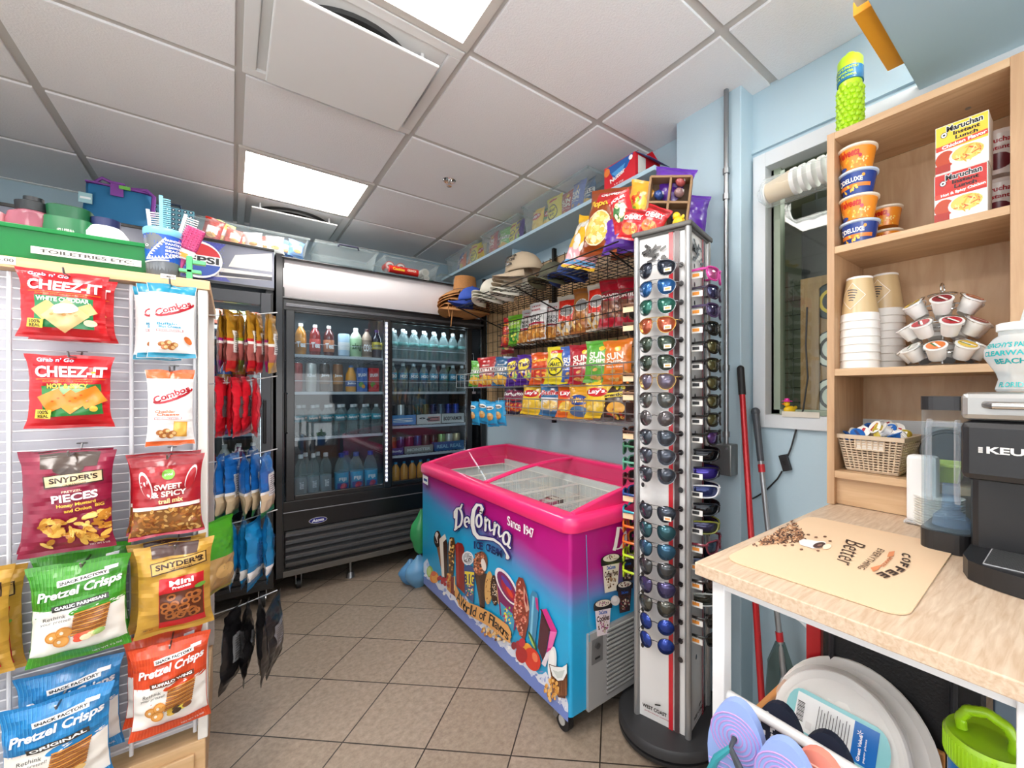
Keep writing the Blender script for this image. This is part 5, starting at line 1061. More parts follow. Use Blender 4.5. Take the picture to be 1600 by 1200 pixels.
def rowbags(items, z, X, sc=(1.3, 1.3, 1.1)):
    """items: key, picture x of the bag's middle, label; bags face the aisle"""
    for i, (k, px, lb, dz, *o) in enumerate(items):
        Xx = X+(o[0] if o else 0); y = at(px, 600, X=Xx).y
        link(CB[k], 'chip_bag', loc=(Xx, y, z+dz), rot=(-.12+.05*math.sin(i*2), .07*math.sin(i*3+1), -PI/2+.33+.12*math.sin(i*1.7)), label=lb, cat='chip bag').scale = sc
U = ' in the upper wire basket'; Mi = ' in the middle wire basket'; Lo = ' in the lowest wire basket'
rowbags([('sun_red', 792, 'slim red and orange chip bag'+U, 0), ('lime', 806, 'slim lime green chip bag'+U, 0), ('skins', 822, 'white potato skins bag, leftmost of three'+U, 0, .02), ('skins', 838, 'white potato skins bag, middle of three'+U, .01, -.03), ('skins', 862, 'white potato skins bag half hidden beside the red snack mix'+U, 0, .04),
    ('gard_red', 886, 'red snack mix bag next to the potato skins'+U, 0), ('gard_brown', 908, 'tall brown snack mix bag'+U, .012, .02), ('gard_red', 934, 'red snack mix bag right of the brown bag'+U, .01), ('davids', 957, 'dark red and brown pretzel bag'+U, .012, .01), ('davids', 982, 'dark red pretzel bag next to the sunglasses rack'+U, .01, .03)], 1.545, 1.44, (1.22, 1.2, 1.03))
rowbags([('kettle_green', 744, 'green kettle chip bag, far left'+Mi, 0), ('kettle_red', 762, 'dark red kettle chip bag'+Mi, .0), ('kettle_blue', 782, 'dark blue kettle chip bag'+Mi, 0), ('takis', 803, 'purple chip bag, left of two'+Mi, 0), ('takis', 822, 'purple chip bag, right of two'+Mi, .005), ('orange_c', 845, 'orange and red chip bag'+Mi, .006),
    ('yellow_s', 868, 'bright yellow snack bag'+Mi, .005, -.03), ('sun_blue', 893, 'blue wavy chip bag'+Mi, 0), ('sun_r', 909, 'red wavy chip bag'+Mi, .004), ('sun_green', 934, 'green wavy chip bag'+Mi, .01, -.02), ('sun_orange', 964, 'orange wavy chip bag'+Mi, 0)], 1.283, 1.40)
rowbags([('dor', 797, 'dark chip bag with red round picture'+Lo, -.01), ('dor', 811, 'dark blue chip bag beside the yellow chips'+Lo, -.012, .03), ('lays', 828, 'yellow chip bag, left of two'+Lo, 0), ('lays_green', 845, 'green chip bag behind the blue and white chips'+Lo, 0, .04), ('ruffles', 862, 'blue and white ridged chip bag'+Lo, 0), ('lays_orange', 888, 'orange chip bag'+Lo, 0), ('fritos', 905, 'golden corn chip bag with blue oval'+Lo, 0, -.03), ('lays', 934, 'yellow chip bag leaning, right of two'+Lo, .01, -.03), ('smartfood', 964, 'dark brown popcorn bag with yellow band'+Lo, .005)], 1.107, 1.41)
for i, (px, py) in enumerate(((752, 622), (763, 626), (775, 630), (786, 640))):
    p = at(px, 600, X=1.33); link(CB['teal'], 'cookie_bag', loc=(1.29+.01*i, p.y, 1.02+.012*(i % 2)), rot=(.05, .1*math.sin(i*2), -PI/2+.2*math.sin(i)), label='teal cookie bag hanging below the middle basket, %s from the cooler' % ['first', 'second', 'third', 'fourth'][i], cat='cookie bag')
cbag('redgreen', .2, .12, '#9c2430', lambda d: (d.e(.4, .5, .4, .5, '#3f8a3a'), d.e(.6, .4, .3, .4, '#d8b06a')), 33)
link(CB['redgreen'], 'chip_bag', loc=(1.52, 2.63, 1.515), rz=-PI/2, label='red and green bag lying behind the left end of the upper basket', cat='chip bag')
# hats
STR = mat('#b07a45', .8, bump=(140, .8), var=.2)
def straw(i, x, y, z, lb, crown=True):
    t = thing('straw_hat', lb, 'hat', (x, y, z), rot=(0, .0, .3*i), group='stack of straw hats')
    g = G(); n = 36; V = []; pf = [(.085, 0), (.11, .0), (.15, -.012), (.185, -.03)]
    for r_, zz in pf:
        for k in range(n): a = 2*PI*k/n; V.append((r_*math.cos(a), r_*math.sin(a), zz-.22*max(0, r_-.09)*abs(math.sin(a))*1.6))
    g.add(V, [(j*n+k, j*n+(k+1) % n, (j+1)*n+(k+1) % n, (j+1)*n+k) for j in range(3) for k in range(n)], STR, True); g.obj('brim', t, solid=.004)
    if crown: G().lathe([(.086, -.002), (.08, .075), (.074, .11), (.05, .115), (.0, .105)], STR, 28).obj('crown', t); G().lathe([(.0875, .002), (.086, .014)], mat('#6a4526', .6), 28).obj('band', t)
    return t
for i in range(5): straw(i, 1.33+.006*math.sin(i*2), 2.93, 1.865+i*.028, 'woven straw hat on the wall hook, %s of the stack' % ['lowest', 'second lowest', 'middle', 'second highest', 'topmost, with crown showing'][i], i == 4)
G().tube([(1.18, 2.86, 1.93), (1.17, 2.84, 1.83), (1.18, 2.84, 1.77)], .0028, STR).tube([(1.19, 2.86, 1.93), (1.2, 2.83, 1.85), (1.185, 2.83, 1.70)], .0028, STR).obj('chin_cord', label='brown chin cord dangling from the straw hats', cat='cord')
G().tube([(1.575, 2.93, 1.86), (1.33, 2.93, 1.862)], .004, WIREB).obj('hat_hook', label='black wall hook through the straw hats', cat='hook')
def cap(name, x, y, z, rz, m, mb, lb, txt=None, tilt=0, s=1, grp=None, toff=0):
    t = thing(name, lb, 'cap', (x, y, z), rot=(tilt, 0, rz), group=grp)
    g = G(); n = 20; V = []; k_ = 8
    for j in range(k_+1):
        f_ = PI/2*j/k_; V += [(.08*s*math.cos(f_)*math.cos(2*PI*i/n), .095*s*math.cos(f_)*math.sin(2*PI*i/n), .1*s*math.sin(f_)**.9) for i in range(n)]
    g.add(V, [(j*n+i, j*n+(i+1) % n, (j+1)*n+(i+1) % n, (j+1)*n+i) for j in range(k_) for i in range(n)], m, True); g.sph((0, 0, .101*s), .006, m, 8)
    if txt:
        S = lambda u, v, off: Vector(((.082+off)*s*math.cos(.65*v)*math.cos(-PI/2+toff+(u-.5)*1.3), (.097+off)*s*math.cos(.65*v+.1)*math.sin(-PI/2+toff+(u-.5)*1.3), .1*s*math.sin(.2+.75*v)))
        d = D(g, S, .5, .004, sub=.08)
        for i, l_ in enumerate(txt): d.t(l_, .5, .7-.28*i, .8-.2*i, .2, '#2a241e', bold=.05)
    g.obj('crown', t, solid=.002)
    g = G(); V = []; a_ = 12
    for j in range(5):
        for i in range(a_+1):
            th = -PI+PI*i/a_; r_ = j/4; x_ = .075*s*math.cos(th)*(1+.12*r_); y_ = .085*s*math.sin(th)*(1+.02)-.075*s*r_*abs(math.sin(th))**.5; V.append((x_, y_, -.006*s-.03*s*(x_/(.08*s))**2*r_))
    g.add(V, [(j*(a_+1)+i, j*(a_+1)+i+1, (j+1)*(a_+1)+i+1, (j+1)*(a_+1)+i) for j in range(4) for i in range(a_)], mb, True); g.obj('visor', t, solid=.003)
    return t
KH = mat('#b5a48c', .85, bump=(300, .3)); OFW = mat('#d5d2c4', .85, bump=(300, .3)); BLC = mat('#2d4ea8', .8, bump=(300, .3)); DEN = mat('#2c4566', .9)
for i in range(4): cap('baseball_cap', 1.32, 2.18-.012*i, 1.84+.022*i, -PI/2-.35, OFW if i < 3 else KH, OFW if i < 2 else KH, 'off-white baseball cap on the wire shelf, %s under the lettered cap' % ['lowest', 'second', 'third', ''][i] if i < 3 else 'khaki baseball cap on top of the cap stack')
cap('baseball_cap', 1.29, 2.04, 1.925, -2.2, KH, KH, 'khaki baseball cap with dark lettering tilted over the front of the stack', ('CLEARWATER', 'BEACH', 'FLORIDA'), .12, 1.15, None, .75)
for i in range(3): cap('baseball_cap', 1.31, 2.44, 1.835+.02*i, -PI/2+.2, OFW, OFW, 'pale cap lying left of the cap stack, %s' % ['lowest', 'middle', 'topmost'][i])
cap('royal_blue_hat', 1.27, 2.67, 1.86, -PI/2-.5, BLC, mat('#1f3a8c', .8, var=.5), 'royal blue cap with patterned visor beside the straw hats', ('FLORIDA',))
g = G(); g.lathe([(.13, -.02), (.095, .02), (.085, .09), (.07, .1), (0, .1)], DEN, 26); g.obj('bucket_hat', loc=(1.45, 2.36, 1.97), label='dark blue denim bucket hat behind the pale caps', cat='hat', solid=.002)
cap('camo_cap', 1.34, 1.82, 1.84, -PI/2, mat('#4a4a3a', .9, bump=(20, .1), var=.6), mat('#55563f', .9, var=.5), 'dark olive cap right of the lettered cap stack')
cap('patterned_hat', 1.38, 1.72, 1.84, -PI/2+.2, mat('#27407c', .8, var=.4), mat('#27407c', .8), 'small blue patterned cap beside the popcorn bags')
# popcorn and candy
def popc(d): d.r(.5, .2, 1, .3, '#e9a8b0'); d.r(.5, .1, 1, .08, '#6aa8d8'); d.scat(.5, .62, .8, .6, 16, .3, .13, ['#e9e6dc', '#f4f0e4', '#d8d6cc'], 14, 'e'); d.t('KERNEL', .6, .88, .5, .07, '#ffffff', bold=.06)
def popb(d): d.r(.55, .84, .6, .2, '#b02020'); d.t('CARAMEL', .58, .88, .5, .05, '#ffffff', bold=.06); d.t('Popcorn', .5, .74, .8, .12, '#f0c040', .05, .2, .07); d.e(.45, .38, .74, .52, '#efe0b8'); d.e(.45, .38, .7, .48, '#e0ad50'); d.scat(.45, .38, .62, .44, 40, .15, .09, ['#f0cf7c', '#e8b850', '#f6e2a8'], 15)
cbag('popc_y', .22, .27, '#e8b828', popc, 40, .04); cbag('popc_b', .22, .3, '#8f4014', popb, 41, .04)
link(CB['popc_y'], 'popcorn_bag', loc=(1.28, 1.56, 1.835), rot=(-.2, .3, -PI/2+.15), label='yellow popcorn bag with white clouds on the wire shelf', cat='popcorn bag')
link(CB['popc_b'], 'popcorn_bag', loc=(1.25, 1.38, 1.845), rot=(-.1, .2, -PI/2+.15), label='brown caramel popcorn bag in front of the yellow one', cat='popcorn bag')
link(CB['popc_b'], 'popcorn_bag', loc=(1.38, 1.30, 1.845), rot=(.1, .1, -PI/2+.2), label='brown popcorn bag behind, beside the red candy bags', cat='popcorn bag')
cbag('purple', .16, .17, '#5a2a9c', None, 42, .04); cbag('gummy', .13, .16, '#e8a02a', lambda d: (d.e(.5, .4, .7, .5, '#f0c83c'), d.scat(.5, .4, .6, .5, 14, .16, .1, ['#d83a2a', '#e86a2a', '#8ac03a', '#f0d84a'], 5)), 43, .03)
link(CB['purple'], 'purple_bag', loc=(1.28, 1.27, 1.835), rz=-PI/2+.5, label='purple foil bag behind the sunglasses rack on the wire shelf', cat='bag')
g = G()
# ================================================================ sunglasses rack
RC = Vector((1.267, .983)); RA = math.atan2(1.158-1.186, 1.06-.855)   # column turned slightly from the wall
TH = math.atan2(.905-.855, 1.375-1.186)                              # direction of the near right face
rt = thing('sunglasses_rack', 'tall square silver and white spinning sunglasses rack on a round black base', 'display rack', (RC.x, RC.y, 0), TH)
h = .101; WP = mat('#dcdad8', .35, 0, .2); ALU = mat('#a9a9a9', .3, .7)
g = G().box(-h+.004, -h+.004, .075, h-.004, h-.004, 1.81, WP)
RD = pr('#c8202c'); BRN = pr('#4c3a3c')
def face(nm, o, ux, left):
    d = flat(g, o, ux, (0, 0, 1.735), off=.0045)
    d.r(.67, .5, .085, 1, '#c8202c') if left else d.r(.66, .5, .06, 1, '#b02838')
    d.r(.79 if left else .76, .5, .1, 1, '#4c3a3c')
    for k in range(16):
        q = random.Random(k+(7 if left else 3)); d.r(.33+q.uniform(-.24, .24), .957+q.uniform(-.018, .02), .14, .0055, '#1a1a1a', q.uniform(-.9, .9), .4); d.e(.33+q.uniform(-.24, .24), .957+q.uniform(-.018, .02), .05, .006, '#1a1a1a')
    d.e(.5, .928, .15, .008, '#d8462c'); d.t('WEST COAST', .35, .027, .5, .0075, '#2a2626', bold=.05); d.t('performance eyewear', .4, .018, .5, .0035, '#a8303c'); d.r(.42, .04, .12, .003, '#2a2626', .3)
    for k in range(22): d.e(.885, .925-k*.0368, .1, .0115, '#1f1b1c', n=14); d.e(.12, .925-k*.0368, .07, .0105, '#1f1b1c', n=12)
face('a', (-h+.004, h-.012, .075), (0, -(2*h-.016), 0), True)
face('b', (-h+.012, -h+.004, .075), (2*h-.016, 0, 0), False)
g.obj('column', rt)
g = G()
for a in (-1, 1):
    for b_ in (-1, 1): g.cyl((a*(h-.004), b_*(h-.004), .07), (a*(h-.004), b_*(h-.004), 1.81), .0115, ALU, n=16)
g.obj('corner_post', rt)
G().box(-h-.012, -h-.012, 1.808, h+.012, h+.012, 1.826, mat('#54524f', .4)).box(-h-.004, -h-.004, 1.80, h+.004, h+.004, 1.81, mat('#54524f', .4)).obj('top_cap', rt, bevel=.006)
G().lathe([(.19, .035), (.2, .042), (.2, .066), (.194, .074), (0, .075)], mat('#2c2c2e', .5), 48).obj('turntable', rt)
G().lathe([(.17, .02), (.2, .022), (.2, .033), (.18, .036), (0, .036)], mat('#1c1c1e', .5), 48).obj('base_disc', rt)
for k in range(4): a = PI*.2+k*PI/2; x, y = .155*math.cos(a), .155*math.sin(a); G().cyl((x-.008, y, .012), (x+.008, y, .012), .0118, CHROME, n=12).box(x-.01, y-.01, .014, x+.01, y+.01, .024, BLACKM).obj('caster', rt)
def lens_mat(c): return mat(c, .08, .55, .4)
LENSP = {'aviator': [(-.026, .018), (-.01, .023), (.012, .022), (.027, .012), (.028, -.004), (.018, -.021), (.002, -.028), (-.014, -.024), (-.025, -.008)],
 'round': [(.024*math.cos(2*PI*k/20), .024*math.sin(2*PI*k/20)) for k in range(20)],
 'way': [(-.026, .018), (.0, .02), (.028, .019), (.028, .0), (.02, -.017), (.0, -.021), (-.018, -.018), (-.026, -.004)],
 'sport': [(-.03, .014), (.0, .02), (.036, .014), (.034, -.004), (.01, -.02), (-.014, -.019), (-.026, -.006)]}
def smooth(P, n=3):
    for _ in range(n-1): P = [q for i in range(len(P)) for q in (((P[i][0]*.75+P[(i+1) % len(P)][0]*.25), (P[i][1]*.75+P[(i+1) % len(P)][1]*.25)), ((P[i][0]*.25+P[(i+1) % len(P)][0]*.75), (P[i][1]*.25+P[(i+1) % len(P)][1]*.75)))]
    return P
GLS = {}
def glasses(style, lc, fc, thick=.0012, metal=1):
    """lens plane faces -Y, arms reach back to +Y"""
    key = (style, lc, fc, thick)
    if key in GLS: return dup(GLS[key], parent=None)
    t = thing('sunglasses', '', 'sunglasses'); FM_ = mat(fc, .25, .9 if metal else 0, .2); P = smooth(LENSP[style])
    for s in (-1, 1):
        g = G(); L = [(s*(.034)+(-s if False else s)*x, y) for x, y in P]; n = len(L); wrap = lambda x: .35*x*x/.07+(0 if style != 'sport' else 1.6*x*x/.07)
        c = (sum(p[0] for p in L)/n, sum(p[1] for p in L)/n)
        g.add([(c[0], wrap(c[0])-.003, c[1])]+[(x, wrap(x), y) for x, y in L], [(0, 1+i, 1+(i+1) % n) if s < 0 else (0, 1+(i+1) % n, 1+i) for i in range(n)], lens_mat(lc), True); g.obj('lens', t, solid=.0008)
        g = G(); g.tube([(x, wrap(x), y) for x, y in L], thick, FM_, 6, True); g.obj('rim', t)
        g = G(); ex = s*.066; y0 = wrap(ex); w_ = thick*(1 if metal else 1.3); g.tube([(s*.058, wrap(.058), .012), (ex, y0, .012), (s*.069, y0+.012, .012), (s*.068, .08, .01), (s*.062, .125, -.012), (s*.06, .14, -.02)], w_, FM_, 6); g.obj('temple', t)
    g = G(); g.tube([(-.010, .001, .008), (0, -.002, .011), (.010, .001, .008)], thick, FM_, 6)
    if style == 'aviator': g.tube([(-.03, .001, .021), (0, -.002, .022), (.03, .001, .021)], thick, FM_, 6)
    g.obj('bridge', t); GLS[key] = t; return t
def on_face(t, u, z, nrm, out=.058):
    """u along the face from its middle, nrm = angle of the outward normal"""
    n = Vector((math.cos(nrm), math.sin(nrm))); s = Vector((-n.y, n.x)); p = RC+n*(h+out)+s*u
    t.location = (p.x, p.y, z); t.scale = (1.1, 1.1, 1.1); t.rotation_euler = (0, 0, nrm+PI/2)
order = ['topmost', 'second', 'third', 'fourth', 'fifth', 'sixth', 'seventh', 'eighth', 'ninth', 'tenth', 'eleventh', 'twelfth', 'thirteenth', 'fourteenth', 'fifteenth', 'sixteenth', 'seventeenth', 'eighteenth', 'nineteenth', 'lowest']
av = [('#2c3442', 'dark grey'), ('#27609c', 'bright blue mirrored'), ('#2a6a5c', 'green and violet mirrored'), ('#b0583e', 'orange mirrored'), ('#3c4a3e', 'dark green'), ('#38453a', 'dark green'), ('#6a6274', 'brownish violet'), ('#585a58', 'grey mirrored'), ('#5f5a5c', 'round taupe'), ('#434a54', 'slate'), ('#474c58', 'slate'), ('#3f444e', 'slate'), None, ('#464c58', 'slate'), ('#32606a', 'teal mirrored'), ('#33607c', 'teal blue mirrored'), ('#4a4c4e', 'grey'), ('#4c4470', 'violet blue'), ('#56564e', 'grey olive'), ('#27429c', 'round royal blue'), ('#27429c', 'round royal blue')]
NA = TH+PI; NB = TH-PI/2; k = 0
for i, a in enumerate(av):
    if not a: continue
    st = 'round' if 'round' in a[1] else 'aviator'
    t = glasses(st, a[0], ('#c8a25a' if i in (3, 6) else '#8f8f92') if i < 12 else '#4a4a4e'); t['label'] = '%s sunglasses on the freezer-side rack face, %s from the top' % (a[1], order[k] if k < 19 else 'last'); on_face(t, .002, 1.668-.0639*i, NA); k += 1
    if i < 6 or i in (13,):
        g = G(); g.box(-.012, 0, -.006, .012, .001, .006, paper('#efe6dc')).box(-.008, -.0004, -.003, .008, 0, .003, paper('#f0a060')); o = g.obj('price_sticker', t, (.044, -.004, -.012))
wy = [('way', '#c2649a', '#d0429a', 'pink', 0), ('way', '#3a3c62', '#3a2f42', 'dark plum', 0), ('way', '#3a3458', '#4a3a5c', 'purple', 0), ('way', '#23262a', '#1a1c1a', 'black and green', 0)]+[('way', '#5c5a3a', '#161618', 'black wayfarer', 0)]*5+[('way', '#5a3c7a', '#161618', 'black with violet lenses', 0), ('sport', '#1c1e24', '#16161a', 'black sport', 0), ('sport', '#3c2c94', '#1c1c2a', 'violet sport', 0), ('sport', '#26346a', '#e8e8ec', 'white framed sport', 0), ('sport', '#262a30', '#1a1a22', 'charcoal sport', 0), ('sport', '#3c3c5a', '#8a8c3a', 'black and yellow sport', 0), ('way', '#33475c', '#7a2a3a', 'red and black', 0), ('sport', '#24304a', '#1a1c20', 'navy sport', 0), ('way', '#4a3a34', '#2a2220', 'brown', 0), ('sport', '#3c403a', '#c8ccca', 'clear framed sport', 0), ('way', '#2c2e2c', '#241c1a', 'brown and black', 0), ('way', '#1e2220', '#141414', 'plain black', 0)]
for i, (st, lc, fc, w_, _) in enumerate(wy):
    t = glasses(st, lc, fc, .003 if st == 'way' else .0026, 0); t['label'] = '%s sunglasses on the desk-side rack face, %s from the top' % (w_, order[i] if i < 19 else 'second lowest' if i == 19 else 'lowest'); on_face(t, .005, 1.652-.0625*i, NB, .068)
    g = G(); g.box(-.02, -.001, -.009, .02, 0, .009, paper('#ece9e4')); g.box(-.012, -.0014, -.004, .01, -.001, .006, paper('#f09a3c' if i < 4 or i > 14 else '#3a3a3c')); g.obj('price_tag', t, (-.066, .05, -.006), rz=-PI/2)
NC = TH+PI/2
col = [('#6a4a38', 'brown'), ('#5a4034', 'brown'), ('#7a5a44', 'tan'), ('#8a6a54', 'tan'), ('#4a2c24', 'tortoise'), ('#3f7a5c', 'green'), ('#5fa88c', 'mint'), ('#5a1c24', 'dark red'), ('#234a8c', 'blue'), ('#2aa0b4', 'turquoise'), ('#e0702a', 'orange'), ('#e0702a', 'orange'), ('#b8d42a', 'lime yellow'), ('#b8d42a', 'lime yellow')]
zz = [1.56, 1.49, 1.3, 1.23, 1.085, 1.03, .97, .91, .85, .785, .73, .67, .62, .56]
for i, (c, w_) in enumerate(col):
    t = glasses('way', '#2a2a2e', c, .0034, 0); t['label'] = '%s framed sunglasses seen edge-on on the far rack face, %s from the top' % (w_, order[i]); on_face(t, .01, zz[i], NC, .085)
    if i < 5 or i in (8, 9): g = G(); g.box(-.02, -.001, -.009, .02, 0, .009, paper('#e8c8a0')); g.obj('price_tag', t, (.066, .04, -.004), rz=PI/2)
# candy on top of the rack
ZR = 1.827
t = thing('candy_box', 'open wooden cubby box of wrapped candy on top of the sunglasses rack', 'box', (1.27, 1.02, ZR+.03), rot=(-.0, .12, -.95))
g = G(); BR = mat('#8a6a48', .6); W_, H_, Dp = .15, .19, .06
for x in (-W_/2, 0, W_/2): g.box(x-.004, -Dp/2, 0, x+.004, Dp/2, H_, BR)
for z in (0, H_/2, H_): g.box(-W_/2, -Dp/2, z-.004, W_/2, Dp/2, z+.004, BR)
g.box(-W_/2, Dp/2-.004, 0, W_/2, Dp/2, H_, mat('#5a4430', .6)); g.obj('box', t)
for i, (a, b_, c, s_) in enumerate(((-.037, .02, '#b02028', 'red'), (.037, .02, '#24407c', 'blue'), (-.037, .115, '#24407c', 'blue'), (.037, .115, '#8a6a6a', 'white and brown'), (.037, .155, '#a04a4a', 'pale red'))):
    g = G(); g.sph((0, 0, .02), .022, mat(c, .3, 0, .3), 12, (1, .8, .8)); D(g, cyl_S(.019, .019, .01, .032), .6).t('W', .5, .5, .25, .6, '#f0f0f0'); 
    g.obj('wrapped_candy', loc=Vector((1.27, 1.02, ZR+.03))+Matrix.Rotation(-.95, 3, 'Z') @ Vector((a+.12*b_, -.005, b_)), label='%s wrapped candy in the cubby box, %s' % (s_, ['lower left', 'lower right', 'upper left', 'upper right', 'top right corner'][i]), cat='candy')
def cherry(d): d.r(.5, .9, .9, .1, '#8c1418'); d.t('CHERRY', .5, .68, .8, .16, '#ffffff', .1, bold=.08, out='#7a0c14'); d.e(.5, .32, .7, .36, '#e8803a'); d.scat(.5, .32, .6, .3, 10, .22, .12, ['#e85a2a', '#f0a84a', '#d83a22'], 3)
def sour(d): d.t('SOUR', .5, .84, .7, .1, '#ffffff', bold=.08); d.e(.5, .45, .7, .5, '#3a6a3a'); d.scat(.5, .45, .6, .44, 10, .24, .14, ['#e8dca0', '#c8d8a0', '#f0e8c0'], 4)
cbag('cherry', .1, .12, '#c01c24', cherry, 50, .018); cbag('sour', .1, .15, '#b81820', sour, 51, .018)
for k_, lc, rt_, lb in (('sour', (1.19, 1.15, ZR+.055), (0, -.25, -PI/2+.25), 'red sour candy bag with green picture above the sunglasses rack'), ('cherry', (1.2, 1.06, ZR+.0), (-.1, .5, -PI/2+.35), 'red cherry candy bag leaning on the wooden cubby box'), ('cherry', (1.17, 1.12, ZR), (-.1, .3, -PI/2+.35), 'red cherry candy bag lower left on the sunglasses rack')):
    link(CB[k_], 'candy_bag', loc=lc, rot=rt_, label=lb, cat='candy bag')
link(CB['purple'], 'purple_bag', loc=(1.31, 1.06, ZR+.125), rot=(0, .3, -PI/2+.5), label='shiny purple bag crumpled on top of the cubby box', cat='bag')
link(CB['purple'], 'purple_bag', loc=(1.37, 1.0, ZR+.02), rot=(0, .1, -PI/2+.9), label='purple bag behind the right side of the cubby box', cat='bag')
link(CB['gummy'], 'gummy_bag', loc=(1.25, 1.16, ZR+.1), rot=(0, .35, -PI/2+.3), label='yellow gummy candy bag behind the purple bag', cat='candy bag')
t = thing('rubber_duck', 'yellow rubber duck on the near corner of the sunglasses rack', 'rubber duck', (1.225, .925, ZR), 1.2)
YD = mat('#efc21c', .35)
def duck(t, s, hatc=None):
    g = G(); g.sph((0, 0, .02*s), .022*s, YD, 16, (1.25, .9, .85)); g.sph((-.028*s, 0, .03*s), .008*s, YD, 8, (1.2, .6, 1)); g.obj('body', t)
    g = G(); g.sph((.014*s, 0, .048*s), .014*s, YD, 14); g.obj('head', t); G().sph((.03*s, 0, .046*s), .006*s, mat('#e8701c', .4), 8, (1.3, 1, .5)).obj('beak', t)
    g = G()
    for e in (-1, 1): g.sph((.024*s, e*.008*s, .052*s), .0022*s, BLACK, 8)
    g.obj('eye', t)
    if hatc: G().lathe([(.024*s, .057*s), (.02*s, .06*s), (.011*s, .061*s), (.01*s, .07*s), (0, .072*s)], mat(hatc, .5), 18, (.013*s, 0, 0)).obj('hat', t)
duck(t, 1)
G().add([(0, 0, 0), (.09, .02, 0), (.1, .03, .07)], [(0, 1, 2)], mat('#5c6068', .5)).obj('grey_card', loc=(1.33, .93, ZR), label='dark grey triangular card standing on the rack top', cat='card', solid=.003)
# things on the long shelf
def bin_(x, y, z, rz, L, Wd, H, lb, lid=True, tp=.02):
    t = thing('storage_bin', lb, 'storage bin', (x, y, z), rz)
    open_tray(L, Wd, H, tp, BINP, .002).obj('tub', t)
    g = G()
    for a in ((-L/2-.008, -Wd/2-.008, L/2+.008, -Wd/2+.004), (-L/2-.008, Wd/2-.004, L/2+.008, Wd/2+.008), (-L/2-.008, -Wd/2, -L/2+.004, Wd/2), (L/2-.004, -Wd/2, L/2+.008, Wd/2)): g.box(a[0], a[1], H-.012, a[2], a[3], H, BINP)
    g.obj('rim', t, bevel=.003)
    if lid: G().box(-L/2-.01, -Wd/2-.01, H, L/2+.01, Wd/2+.01, H+.008, BINP).obj('lid', t, bevel=.003)
    return t
ZS = 2.205
bin_(1.50, 1.93, ZS, -PI/2, .62, .2, .19, 'clear bin of chips on the long shelf, nearest the red cookie box', False); bin_(1.50, 2.55, ZS, -PI/2, .5, .2, .17, 'clear bin of chips on the long shelf, middle of three', False); bin_(1.50, 3.16, ZS, -PI/2, .58, .2, .16, 'clear bin of chips on the long shelf, farthest', False)
binned = [('lays', 2.17, 'yellow'), ('lays_green', 2.08, 'green'), ('yellow_s', 1.99, 'light yellow'), ('sun_r', 1.89, 'red'), ('sun_blue', 1.79, 'blue'), ('kettle_blue', 1.71, 'dark blue'), ('sun_r', 2.74, 'red cheese'), ('cheetos', 2.66, 'red'), ('kettle_green', 2.57, 'green'), ('yellow_s', 2.48, 'yellow'), ('takis', 2.39, 'purple'), ('sun_blue', 3.36, 'blue'), ('lays_orange', 3.25, 'orange red'), ('sun_orange', 3.14, 'orange'), ('yellow_s', 3.04, 'yellow'), ('lays', 2.95, 'pale yellow')]
for i, (k_, y, w_) in enumerate(binned):
    me = CB.get(k_) or CB['dor']; link(me, 'chip_bag', loc=(1.46+.02*(i % 2), y, ZS+.004), rot=(-.1, .1*math.sin(i*2), -PI/2+.15*math.sin(i)), label='%s chip bag inside the %s clear bin on the long shelf' % (w_, 'nearest' if i < 6 else 'middle' if i < 11 else 'farthest'), cat='chip bag')
t = thing('cookie_box', 'open red cookie carton at the near end of the long shelf', 'box', (1.47, 1.38, ZS), .0)
g = G(); RB = paper('#d01c2c'); g.box(-.085, -.1, 0, .085, .1, .11, RB)
d = flat(g, (-.0855, .1, 0), (0, -.2, 0), (0, 0, .11)); d.p([(.1, .95), (.95, .98), (.75, .55), (.35, .3)], '#1f5fae'); d.p([(.25, .6), (.7, .75), (.62, .5), (.4, .4)], '#4a9ad8'); d.t('Nutter', .45, .4, .5, .2, '#f0ece8', .25, bold=.06); d.e(.1, .75, .2, .35, '#e8803a'); d.e(.87, .85, .12, .2, '#f0f0f0'); d.t('1.9 OZ', .5, .08, .3, .06, '#f0ece8')
d = flat(g, (-.085, -.1005, 0), (.17, 0, 0), (0, 0, .11)); d.r(.25, .5, .3, .8, '#e8e4dc'); d.r(.75, .45, .2, .2, '#e86a3a'); g.obj('carton', t)
g = G(); g.add([(-.085, .1, .11), (-.085, -.06, .11), (-.02, -.06, .155), (-.02, .1, .16)], [(0, 1, 2, 3)], RB).add([(.085, .1, .11), (.085, -.1, .11), (.03, -.1, .15), (.03, .1, .15)], [(0, 3, 2, 1)], RB).add([(-.085, -.1, .11), (.085, -.1, .11), (.08, -.16, .07), (-.04, -.15, .08)], [(0, 3, 2, 1)], mat('#23467c', .5)); g.obj('flap', t, solid=.002)
